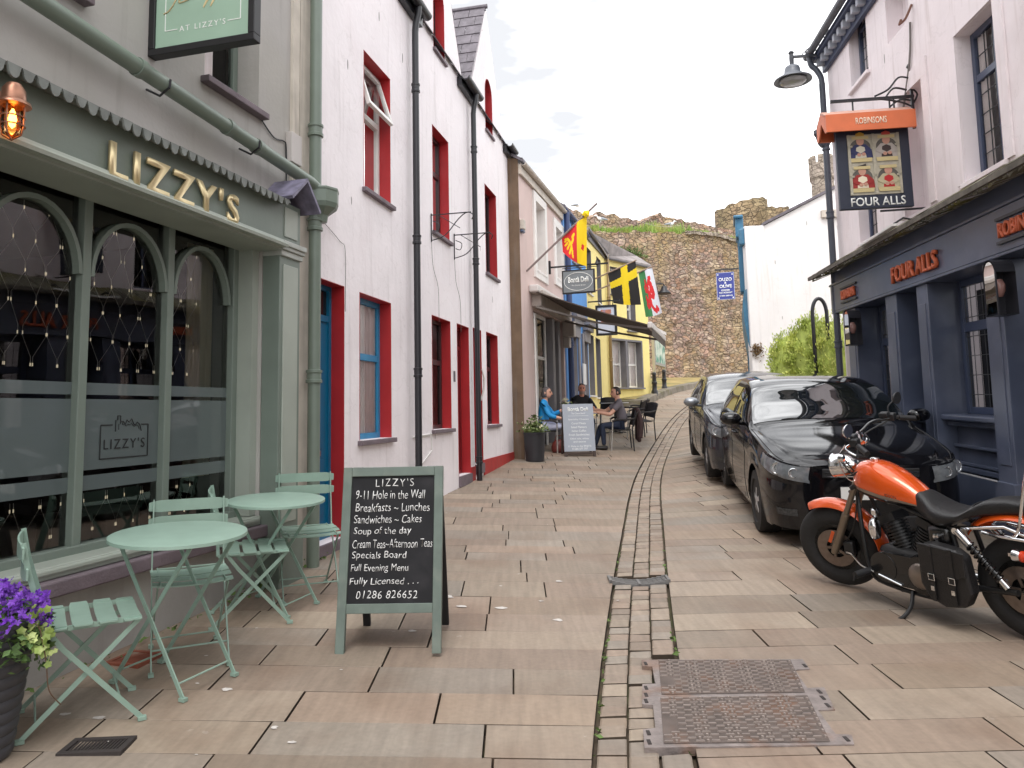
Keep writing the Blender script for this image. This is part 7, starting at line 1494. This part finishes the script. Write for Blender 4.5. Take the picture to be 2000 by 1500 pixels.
p0, p1 = onp(1140), onp(1150); bm = BM(); tube(bm, [p0-b0, (p0+p1)/2-b0, p1-b0], [.05, .075, .03], 10); obj('furled_cloth', bm, FYEL, t)
def flag2(bx, by, tx, ty, label, corners, colfn, mats, nx=64, nz=64):
    global b0, tip
    s0, z0 = DL.p(bx, by); b0 = DL.w(s0, 0, z0); QF = DL.perp(s0, True, 3); a, z1 = QF.p(tx, ty); tip = QF.w(a, 0, z1)
    t = thing('flag', label, 'flag', b0, 0, 'flags over the street'); bpy.context.view_layer.update(); bm = BM(); tube(bm, [V((0, 0, 0)), tip-b0], .022, 8); obj('pole', bm, POLE, t)
    A_, B_ = onp(corners[0]), onp(corners[1]); C_ = at(*corners[2], A_.y+.1); D_ = at(*corners[3], B_.y+.15); flagcloth('flag_cloth', A_, B_, C_, D_, nx, nz, colfn, mats, t, .05, .03); return t
flag2(1152, 549, 1243, 508, 'black flag with a yellow cross hanging over the deli awning', (1187, 1241, (1198, 592), (1252, 595)), lambda u, v: 0 if abs(u-.58+.08*v) < .12 or abs(v-.42+.16*u) < .1 else 1, [FYEL, FBLK])
DRAG = [[(.25, .45), (.38, .38), (.5, .45), (.62, .5), (.78, .48), (.86, .4)], [(.3, .5), (.42, .55), (.6, .56), (.74, .52)], [(.2, .4), (.3, .35), (.25, .46)], [(.45, .42), (.42, .25), (.55, .22), (.62, .3), (.58, .42)], [(.38, .52), (.3, .66), (.24, .66)], [(.46, .55), (.44, .7), (.36, .73)], [(.68, .55), (.66, .72), (.58, .74)], [(.74, .52), (.8, .68), (.74, .74)], [(.86, .4), (.92, .28), (.84, .22), (.9, .16)], [(.22, .38), (.2, .3)], [(.3, .36), (.34, .28)], [(.48, .36), (.52, .3)]]
flag2(1154, 572, 1280, 518, 'white and green flag with a red dragon at the end of the flag row', (1247, 1273, (1261, 619), (1293, 611)), lambda u, v: 2 if any(strip(v, 1-u, q, .05) for q in DRAG) else (0 if u > .45 else 1), [FWHT, FGRN, FRED])
# ---------------------------------------------------------------- deli board, pots, tables, chairs
a, b = gnd(1103, 892), gnd(1164, 892); mid = (a+b)/2; W2 = (b-a).length; hh = (892-790)/1450*mid.y
t = thing('pavement_sign', 'light grey pavement board with white menu lettering before the seated people', 'pavement sign', mid, math.atan2(b.y-a.y, b.x-a.x)); T_ = Matrix.Rotation(R(-8), 4, 'X')
bm = BM(); box(bm, -W2/2, W2/2, -.015, .015, .1, hh, M=T_); BG = mat('board grey', rgb(158, 164, 174), .5, var=.05, vscale=3); obj('board', bm, BG, t, bev=.004)
bm = BM(); 
for x in (-W2/2, W2/2-.05): box(bm, x, x+.05, -.02, .02, 0, .099, M=T_)
box(bm, -W2/2+.05, W2/2-.05, -.012, .012, .05, .085, M=T_)
for x in (-W2/2, W2/2-.04): box(bm, x, x+.04, 0, .03, -hh+.05, 0, M=Matrix.Translation(T_ @ V((0, .03, hh-.05))) @ Matrix.Rotation(R(14), 4, 'X'))
obj('leg', bm, mat('dark wood', rgb(64, 50, 44), .6), t)
for s__, z, ww, h_ in (('Bontà Deli', .89, .66, .075), ('The Cheese Board', .80, .44, .03), ('Speciality Cheeses', .67, .66, .038), ('Cured Meats', .59, .46, .038), ('Salad Platters', .51, .5, .038), ('Italian Coffee', .43, .46, .038), ('Fresh Sandwiches', .35, .66, .038), ('Olive oils, wines', .265, .6, .036), ('and sauces', .205, .4, .034), ('11 Hole in the Wall St', .11, .74, .034), ('01286 677 707', .055, .5, .034)):
    P_ = T_ @ V((0, -.0155, .1+(hh-.1)*z)); text(s__, WS, t, x=P_.x, y=P_.y, z=P_.z, w=W2*ww, h=h_*hh, depth=.001, rot=(pi/2-R(8), 0, 0), offset=.02 if z > .85 else 0)
bm = BM(); box(bm, -W2*.33, W2*.33, -.0165, -.015, .1+(hh-.1)*.745, .1+(hh-.1)*.75, M=T_); obj('rule_line', bm, WS, t)
p = V((.37, 13.84, gz(.37, 13.84))); t = pot('plant_pot', 'round black pot with white flowers beside the far black downpipe', p, ((.17, 0), (.2, .5)), mat('black pot', rgb(42, 42, 46), .5), 1)
bm = BM(); pts = [(random.gauss(0, .11), random.gauss(0, .11), .52+abs(random.gauss(0, .09))) for i in range(420)]; leaves(bm, pts, .055); leaves(bm, [(random.gauss(0, .05), random.gauss(0, .05), .6+random.random()*.25) for i in range(60)], .07); obj('foliage', bm, mat('pot leaf', rgb(96, 112, 60), .7, var=.3, vscale=12), t)
bm = BM(); blooms(bm, 34, .022, lambda: (random.gauss(0, .13), random.gauss(0, .13)-.04, .58+abs(random.gauss(0, .06)))); obj('blossom', bm, mat('white petal', rgb(222, 216, 180), .6), t)
ALU = mat('pale metal leg', rgb(196, 194, 190), .35, metal=.6); WEAV = mat('dark woven cane', rgb(44, 40, 40), .6, var=.4, vscale=60, bump=.4, bscale=120)
def cafe_chair(label):
    t = thing('cafe_armchair', label, 'chair', group='dark woven deli armchairs'); bm = BM(); rs = []
    for i in range(7): x = -.2+.42*i/6; rs.append([bm.verts.new((x, y, .44-.012*(1-(y/.23)**2)+(.012 if i in (0, 6) else 0)+dz)) for y, dz in ((-.23, 0), (-.12, 0), (0, 0), (.12, 0), (.23, 0), (.23, -.02), (-.23, -.02))])
    skin(bm, rs); obj('seat', bm, WEAV, t); bm = BM(); rs = []
    for i in range(9): a = R(-78)+R(156)*i/8; rs.append([bm.verts.new((-.2-.07*cos(a)*(1+.25*k)-.0*k-e, .24*sin(a)*(1+.02*k), .5+.34*k-(.05*abs(sin(a))**3 if k else 0))) for k, e in ((0, 0), (.5, .03), (1, .08), (1, .1), (.5, .05), (0, .02))])
    skin(bm, rs); obj('backrest', bm, WEAV, t); 
    for sg in (-1, 1):
        bm = BM(); tube(bm, [(.2, sg*.24, .0), (.18, sg*.24, .62)], .014, 8); obj('leg', bm, ALU, t); bm = BM(); tube(bm, [(-.27, sg*.24, 0), (-.22, sg*.24, .44), (-.29, sg*.22, .84)], .014, 8); obj('leg', bm, BLACKP, t)
        bm = BM(); tube(bm, spline([(.19, sg*.25, .6), (.1, sg*.26, .645), (-.1, sg*.26, .65), (-.26, sg*.24, .67)], 4), .02, 8); obj('armrest', bm, WEAV, t)
    return t
def pl(o, px, py, rz, label): p = gnd(px, py); o.location = p; o.rotation_euler = (0, 0, rz); o['label'] = label; settle(o); return o
k0 = cafe_chair(''); seat_w = gnd(1070, 880); PW = gnd(1068, 881); PM_ = gnd(1205, 879); PB_ = gnd(1140, 866)
pl(k0, 1070, 882, R(-4), 'dark woven armchair under the person in the blue jacket'); k1 = pl(dup(k0), 1211, 878, R(178), 'dark woven armchair with a brown jacket over its back'); k2 = pl(dup(k0), 1140, 864, R(-82), 'dark woven armchair behind the grey board, under the laughing person')
pl(dup(k0), 1250, 858, R(200), 'empty dark woven armchair nearest the road channel'); pl(dup(k0), 1192, 838, R(80), 'empty dark woven armchair at the rear table by the yellow house'); pl(dup(k0), 1236, 846, R(150), 'empty dark woven armchair right of the rear table')
def cafe_table(px, py, label, r_=.36):
    p = gnd(px, py); t = thing('cafe_table', label, 'table', p); bm = BM(); lathe(bm, [(0, .735), (r_, .735), (r_+.01, .728), (r_, .715), (0, .715)], seg=30); obj('tabletop', bm, mat('pale table', rgb(188, 186, 184), .3), t); bm = BM(); lathe(bm, [(.03, .02), (.03, .715)], seg=12); obj('column', bm, BLACKP, t); bm = BM()
    for k in range(4): a = k*pi/2+.4; bar(bm, (0, 0, .05), (.28*cos(a), .28*sin(a), .015), .05, .025)
    obj('base', bm, BLACKP, t); return t
TB = cafe_table(1141, 876, 'round deli table hidden mostly behind the grey pavement board'); cafe_table(1203, 846, 'pale round table behind the person in the grey shirt', .33)
# flower vase on the table
t = thing('flower_vase', 'small vase of white flowers on the deli table edge', 'vase', TB.location+V((-.33, .05, .736))); bm = BM(); lathe(bm, [(0, 0), (.035, 0), (.045, .05), (.025, .1), (.03, .12)], seg=14); obj('vase', bm, mat('dark glass vase', rgb(40, 44, 46), .1), t, sm=True)
bm = BM(); leaves(bm, [(random.gauss(0, .05), random.gauss(0, .05), .13+random.random()*.12) for i in range(60)], .05); obj('foliage', bm, mat('pot leaf', rgb(96, 112, 60), .7), t); bm = BM(); blooms(bm, 22, .022, lambda: (random.gauss(0, .05), random.gauss(0, .05), .22+random.random()*.1)); obj('blossom', bm, mat('white petal', rgb(222, 216, 180), .6), t)
# hedge, iron hoop, notice board, bollards
def bush(px, py, Y, rad, label, n=8400):
    c = at(px, py, Y); b = gz(c.x, c.y); t = thing('conifer_shrub', label, 'shrub', (c.x, c.y, b), 0, 'clipped golden shrubs by the white gable'); hgt = c.z+rad*1.0-b; ez = hgt*.56; cz = hgt-ez
    bm = BM(); bm2 = BM()
    clumps = []
    for i in range(230):
        a = random.uniform(0, 2*pi); ph = math.asin(random.uniform(-.9, 1)); k = random.uniform(.9, 1.0); clumps.append(V((rad*cos(ph)*cos(a)*k, rad*cos(ph)*sin(a)*k, cz+ez*sin(ph)*k)))
    for q in clumps:
        out_ = V((q.x, q.y, (q.z-cz)*.7)).normalized(); tgt = bm if random.random() < .68 else bm2
        for j in range(n//230):
            p = q+V((random.gauss(0, .055), random.gauss(0, .055), random.gauss(0, .05))); d = (out_+V((rnd(.6), rnd(.6), random.uniform(0, .9)))).normalized(); s_ = random.uniform(.035, .075); sd_ = d.orthogonal().normalized()*s_*.28
            tgt.faces.new([tgt.verts.new(v) for v in (p-sd_, p+d*s_*.5-sd_*1.3, p+d*s_, p+d*s_*.5+sd_*1.3)])
    obj('foliage', bm, mat('golden foliage', rgb(208, 213, 122), .75, var=.25, vscale=3, mixc=rgb(178, 192, 92), mixs=2), t); obj('inner_foliage', bm2, mat('green foliage', rgb(164, 178, 88), .8, var=.25, vscale=4), t)
    bm = BM(); skin(bm, [ring(bm, V((0, 0, cz+ez*.93*sin(e))), V((1, 0, 0)), V((0, 1, 0)), max(.02, rad*.92*cos(e)), 14) for e in [R(-80)+R(160)*i/8 for i in range(9)]]); obj('dense_core', bm, mat('core green', rgb(150, 162, 80), .9, var=.3), t); bm = BM(); tube(bm, [(0, 0, 0), (0, 0, cz)], [.09, .05], 8); obj('trunk', bm, mat('bark', rgb(92, 74, 58), .9), t)
bush(1545, 690, 15.2, .47, 'golden green clipped shrub, leftmost by the foot of the white gable'); bush(1585, 662, 14.9, .5, 'taller golden shrub inside the black iron hoop'); bush(1628, 664, 14.2, .47, 'golden green shrub squeezed against the pub corner downpipe')
a, b = at(1590, 662, 14.0), at(1618, 662, 14.0); t = thing('iron_hoop', 'tall black iron hoop standing among the golden shrubs', 'hoop', (a.x, a.y, gz(a.x, a.y))); w = b.x-a.x; zt = at(1604, 583, 14.0).z-t.location.z; bm = BM(); tube(bm, [(0, 0, 0), (0, 0, zt-w*1.1)]+[(w/2-w/2*cos(pi*i/14), 0, zt-w*1.1+w*1.1*sin(pi*i/14)) for i in range(1, 14)]+[(w, 0, zt-w*1.1), (w, 0, 0)], .035, 10); obj('hoop_tube', bm, BLACKP, t, sm=True)
p1 = at(1279, 748, 27.5); p2 = at(1298, 735, 29.5); t = thing('notice_board', 'glazed town notice board on two posts before the old stone wall', 'notice board', (p1.x, p1.y, gz(p1.x, p1.y)+.2), math.atan2(p2.y-p1.y, p2.x-p1.x)); L_ = ((p2-p1).xy).length; zt = at(1279, 645, 27.5).z-t.location.z; zb = at(1279, 712, 27.5).z-t.location.z
bm = BM(); box(bm, -.05, 0, -.05, .05, 0, zt); box(bm, L_, L_+.05, -.05, .05, 0, zt); obj('post', bm, ALU, t); bm = BM(); box(bm, .002, L_-.002, -.06, .06, zb, zt); obj('case', bm, mat('case grey', rgb(150, 148, 140), .5), t); bm = BM(); box(bm, .1, L_-.1, -.066, -.06, zb+.1, zt-.35); obj('poster', bm, mat('poster', rgb(186, 196, 180), .6, var=.2, vscale=2, mixc=rgb(70, 130, 110), mixs=2.4), t); bm = BM(); prism(bm, [(-.15, zt), (L_+.15, zt), (L_+.15, zt+.12), (-.15, zt+.12)], -.12, .12); obj('top_rail', bm, AWW, t)
for px_, py_, Y, lb_ in ((1279, 768, 25.6, 'black bollard at the kerb by the yellow corner house'), (1298, 760, 27.6, 'black bollard farther up the kerb below the notice board')):
    c = at(px_, py_, Y); t = thing('bollard', lb_, 'bollard', (c.x, c.y, c.z), 0, 'black kerb bollards'); bm = BM(); lathe(bm, [(.11, -.1), (.11, .08), (.085, .12), (.08, .3), (.095, .32), (.095, .38), (.075, .4), (.065, .62), (.08, .64), (.07, .7), (0, .74)], seg=16); obj('post', bm, BLACKP, t, sm=True, angle=40)
# ---------------------------------------------------------------- people
SKIN = mat('skin', rgb(222, 170, 146), .55, var=.05); SKINR = mat('ruddy skin', rgb(224, 156, 132), .55)
def chain(bm, pts, rs, seg=12, sq=1):
    pts = [V(p) for p in pts]; tube(bm, spline(pts, 4), [lerp(i/4, list(range(len(rs))), rs) for i in range((len(pts)-1)*4+1)], seg); return bm
def skinbody(name, joints, edges, m, parent, sub=2):
    me = bpy.data.meshes.new(name); me.from_pydata([j[0] for j in joints], edges, []); me.materials.append(m); o = bpy.data.objects.new(name, me); COL.objects.link(o); o.parent = parent
    k = o.modifiers.new('skin', 'SKIN'); k.use_smooth_shade = True; 
    for i, j in enumerate(joints): v = me.skin_vertices[0].data[i]; v.radius = j[1] if isinstance(j[1], tuple) else (j[1], j[1]); v.use_root = i == 0
    s_ = o.modifiers.new('sub', 'SUBSURF'); s_.levels = s_.render_levels = sub; return o
def head(t, c, face, hair, m, tilt=0, hairlen=0, nose=1, bald=0, beard=None, yaw=0):
    # face: unit vector the person looks along
    f = V(face).normalized(); l = V((0, 0, 1)).cross(f).normalized(); u = f.cross(l); c = V(c); P_ = lambda a, b, d: c+f*a+l*b+u*d
    bm = BM(); rs = []
    for k in range(15):
        e = -1+2*k/14; z = .118*e; w = .074*math.sqrt(max(0.02, 1-abs(e)**2.4))*(1-.16*max(0, -e)); d = .094*math.sqrt(max(.02, 1-abs(e)**2.6)); off = .012*max(0, -e)
        row = []
        for j in range(20):
            a = j*2*pi/20; x = d*cos(a)+off; y = w*sin(a)
            if abs(e-.05) < .09 and cos(a) > .8: x -= .005                      # eye hollow
            if -.35 < e < .02 and cos(a) > .965: x += .02*(1-abs(e+.2)/.25)*nose      # nose
            row.append(bm.verts.new(P_(x, y, z)))
        rs.append(row)
    skin(bm, rs)
    for sg in (1, -1):
        ln = []
        for y, s_ in ((.07, 1), (.083, .8)): ln.append([bm.verts.new(P_(-.012+.02*s_*cos(a), sg*y, -.004+.032*s_*sin(a))) for a in [j*2*pi/10 for j in range(10)]])
        skin(bm, ln)
    tube(bm, [P_(.1, 0, .03), P_(.116, 0, -.012), P_(.118, 0, -.026), P_(.1, 0, -.034)], [.008, .011, .013, .008], 8)
    h = obj('head', bm, m, t, sm=True)
    bm = BM()
    for sg in (1, -1): lathe(bm, [(0, -.004), (.011, 0), (.008, .006), (0, .008)], P_(.087, sg*.031, .012), f, 10)
    obj('eye', bm, mat('dark eye', rgb(44, 34, 32), .3), h); bm = BM(); tube(bm, [P_(.09, -.028, -.06), P_(.1, 0, -.067), P_(.09, .028, -.06)], .006, 6); obj('mouth', bm, mat('lips', rgb(150, 78, 70), .5), h)
    bm = BM(); 
    for sg in (1, -1): tube(bm, [P_(.09, sg*.015, .032), P_(.088, sg*.034, .037), P_(.078, sg*.05, .03)], .005, 6)
    obj('eyebrow', bm, hair, h)
    bm = BM(); rs = []
    for k in range(9):
        e = -.35-hairlen+(1.42+hairlen)*k/8; z = .125*min(e, 1); w = .083*math.sqrt(max(.01, 1-min(1, abs(e))**2.6)) if e > 0 else .083; d = .1*math.sqrt(max(.01, 1-min(1, abs(e))**2.6)) if e > 0 else .1; row = []
        for j in range(24):
            a = j*2*pi/24; fr = cos(a); x = d*fr-.008; y = w*sin(a)
            if e < .62-bald*0 and fr > .15: x = min(x, .02); y = y*.96
            x += .004*sin(a*9+k*2); row.append(bm.verts.new(P_(x, y, z+.006*sin(a*7))))
        rs.append(row)
    skin(bm, rs); 
    if bald < 1: obj('hair', bm, hair, h, sm=True)
    else: bm.free()
    if beard: bm = BM(); rs = [[bm.verts.new(P_(.06+.045*cos(a), .055*sin(a), z)) for a in [R(-100)+j*R(200)/12 for j in range(13)]] for z in (-.05, -.085, -.115)]; [bm.faces.new((r0_[i], r0_[i+1], r1_[i+1], r1_[i])) for r0_, r1_ in zip(rs, rs[1:]) for i in range(12)]; obj('beard', bm, beard, h, sm=True)
    return h
def hand(t, w, d, m, up=(0, 0, 1), curl=.5):      # palm, four curled fingers and a thumb
    w, d = V(w), V(d).normalized(); s_ = d.cross(V(up)).normalized(); n_ = s_.cross(d); bm = BM()
    skin(bm, [[bm.verts.new(w+d*x+s_*(y*a)+n_*(z*b)) for a, b in ((-1, -1), (1, -1), (1, 1), (-1, 1))] for x, y, z in ((-.02, .024, .018), (.02, .034, .016), (.07, .04, .013), (.085, .038, .01))])
    for k, ln in enumerate((.062, .074, .07, .056)):
        b = w+d*.08+s_*(-.03+.02*k); c1_, c2_ = curl*.6, curl*1.3; p1 = b+(d*cos(c1_)-n_*sin(c1_))*ln*.5; p2 = p1+(d*cos(c2_)-n_*sin(c2_))*ln*.5; tube(bm, [b, p1, p2], [.0095, .009, .007], 8)
    b = w+d*.025-s_*.034; tube(bm, [b, b+d*.03-s_*.022-n_*.008, b+d*.058-s_*.02-n_*.022], [.012, .01, .008], 8); return obj('hand', bm, m, t, sm=True)
def person(label, o, hd, top, topm, legm, shoem, skinm, hair, arms, lean=.05, legs=None, sleeve=1, look=None, hairlen=0, beard=None, headoff=(0, 0, 0), wide=1):
    # sits on the origin chair, facing +x; all joints are metres above the ground
    t = thing('person', label, 'person', o.location, hd); hx = -.06; sh = V((hx-.06+lean, 0, .98)); nk = V((hx-.03+lean, 0, 1.06))
    J = [((hx, 0, .53), (.155*wide, .125)), ((hx-.02, 0, .68), (.15*wide, .125)), ((hx-.035+lean*.6, 0, .84), (.165*wide, .125)), (tuple(sh), (.12, .1)), (tuple(nk), (.06, .06))]; Ed = [(0, 1), (1, 2), (2, 3), (3, 4)]
    for sg, A in ((1, arms[0]), (-1, arms[1])):
        b = len(J); J += [((sh.x, sg*.155*wide, .965), (.075, .075)), (A[0], (.056, .056)), (tuple(V(A[0]).lerp(V(A[1]), .6)) if sleeve == 1 else tuple(V((sh.x, sg*.155, .965)).lerp(V(A[0]), 1.0)), (.045, .045))]; Ed += [(3, b), (b, b+1)]+([(b+1, b+2)] if sleeve == 1 else [])
        if sleeve != 1: J.pop()
    if sleeve != 1: # short sleeves end above the elbow
        for i in (5, 7): J[i+1] = (tuple(V(J[i][0]).lerp(V(J[i+1][0]), .72)), (.066, .066))
    skinbody('torso_clothing', J, Ed, topm, t)
    LJ = [((hx, 0, .51), (.15, .11))]; LE = []
    lg = legs or (((.36, .13, .5), (.33, .13, .09)), ((.36, -.13, .5), (.38, -.13, .09)))
    for sg, (kn, an) in zip((1, -1), lg):
        b = len(LJ); LJ += [((hx+.08, sg*.1, .5), (.095, .09)), (kn, (.068, .068)), (tuple(V(kn).lerp(V(an), .45)), (.06, .06)), (an, (.045, .045))]; LE += [(0, b), (b, b+1), (b+1, b+2), (b+2, b+3)]
        bm = BM(); a_ = V(an); skin(bm, [[bm.verts.new(a_+V((x, y_*cos(q), -.045+z_*sin(q)))) for q in [j*2*pi/12 for j in range(12)]] for x, y_, z_ in ((-.07, .03, .035), (-.04, .042, .05), (.03, .045, .045), (.1, .048, .034), (.15, .042, .028), (.185, .022, .02))]); obj('shoe', bm, shoem, t, sm=True)
    skinbody('trousers', LJ, LE, legm, t)
    for sg, A in ((1, arms[0]), (-1, arms[1])):
        e, w = V(A[0]), V(A[1]); bm = BM(); 
        if sleeve != 1: s0 = V((sh.x, sg*.155, .965)).lerp(e, .6); chain(bm, [s0, e, e.lerp(w, .5), w], [.046, .042, .037, .027])
        else: chain(bm, [e.lerp(w, .55), e.lerp(w, .8), w+(w-e).normalized()*.01], [.034, .032, .028])
        obj('forearm', bm, skinm, t, sm=True); hand(t, w, (w-e), skinm)
    lk = V(look or (1, 0, 0)); bm = BM(); hc = nk+V((.035, 0, .125))+V(headoff); chain(bm, [nk-V((0, 0, .05)), nk+V((.005, 0, .03)), hc-V((0.01, 0, .06))], [.06, .054, .052]); obj('neck', bm, skinm, t, sm=True)
    head(t, hc, lk, hair, skinm, hairlen=hairlen, beard=beard); return t
BLUJ = mat('bright blue jacket', rgb(28, 142, 206), .55, var=.1, vscale=9, bump=.4, bscale=14); PALE = mat('pale lilac trousers', rgb(196, 200, 222), .8, var=.06); GREYT = mat('grey t-shirt', rgb(112, 106, 112), .85, var=.06, bump=.2, bscale=12); JEAN = mat('dark jeans', rgb(40, 48, 68), .85, var=.12, vscale=14); BLT = mat('black top', rgb(30, 29, 33), .8, bump=.2, bscale=12); SHOE = mat('dark shoe', rgb(36, 32, 32), .5); DKH = mat('dark hair', rgb(46, 38, 36), .55, var=.3, vscale=40); GRH = mat('greying hair', rgb(92, 84, 84), .6, var=.4, vscale=40); GRB = mat('grey stubble', rgb(168, 140, 128), .8)
person('person in a bright blue jacket and pale trousers seated left of the grey board', k0, k0.rotation_euler.z, 0, BLUJ, PALE, SHOE, SKIN, GRH, (((.13, .24, .74), (.38, .16, .86)), ((.06, -.25, .72), (.3, -.2, .66))), .06, look=(1, -.25, -.05), hairlen=.35, wide=1.12)
person('person in a grey t-shirt and dark jeans reaching over the deli table', k1, k1.rotation_euler.z, 0, GREYT, JEAN, SHOE, SKIN, DKH, (((.2, .23, .74), (.46, .16, .78)), ((.26, -.23, .8), (.52, -.12, .84))), .1, sleeve=0, look=(1, .25, -.1), legs=(((.36, .13, .5), (.34, .14, .09)), ((.38, -.12, .5), (.5, -.1, .09))))
person('laughing person in a black top seated behind the grey board', k2, k2.rotation_euler.z, 0, BLT, JEAN, SHOE, SKINR, GRH, (((.16, .26, .72), (.36, .12, .78)), ((.16, -.26, .72), (.4, -.2, .78))), .05, look=(1, -.15, -.06), beard=GRB, sleeve=1)
# jacket on the chair back, red bag
p = k1.location; t = thing('draped_jacket', 'dark brown jacket hung over the back of the cafe chair', 'jacket', p, k1.rotation_euler.z); bm = BM(); g = []
for j in range(13):
    v = j/12; z = .9-.72*v if v > .08 else .88+.02*sin(v*30); row = []
    for i in range(15): u = -1+2*i/14; row.append(bm.verts.new((-.36-.03*cos(u*1.5)-.035*sin(u*5+v*2)*v-.03*v, u*(.2+.05*v)+.02*sin(v*7), z-.03*u*u*(1-v)+.03*sin(u*6)*v)))
    g.append(row)
for a, b in zip(g, g[1:]):
    for i in range(14): bm.faces.new((a[i], a[i+1], b[i+1], b[i]))
o = obj('jacket_cloth', bm, mat('brown jacket', rgb(64, 46, 46), .8, var=.2, vscale=8, bump=.3, bscale=12), t, sm=True); m_ = o.modifiers.new('thick', 'SOLIDIFY'); m_.thickness = .025
bm = BM(); tube(bm, spline([(-.36, .18, .84), (-.42, .23, .62), (-.42, .24, .4), (-.4, .22, .24)], 4), [.05]*13, 10); tube(bm, spline([(-.36, -.18, .84), (-.42, -.23, .62), (-.42, -.24, .4), (-.4, -.22, .28)], 4), [.05]*13, 10); obj('sleeve', bm, mat('brown jacket', rgb(64, 46, 46), .8), t, sm=True)
p = gnd(1093, 884); t = thing('red_bag', 'dark red handbag on the ground beside the grey pavement board', 'bag', p, .2); bm = BM(); skin(bm, [[bm.verts.new((w_*.15*cos(a)+.01*sin(a*5+z*20), w_*.11*sin(a), z)) for a in [j*2*pi/18 for j in range(18)]] for z, w_ in ((0, .9), (.04, 1.05), (.12, 1.08), (.2, .9), (.26, .55))]); obj('bag_body', bm, mat('dark red leather', rgb(96, 38, 32), .5, var=.35, vscale=14), t, sm=True); bm = BM(); tube(bm, [(-.09, 0, .24), (-.06, .0, .34), (.06, 0, .34), (.09, 0, .24)], .01, 6); obj('handle', bm, mat('tan strap', rgb(130, 70, 50), .6), t)
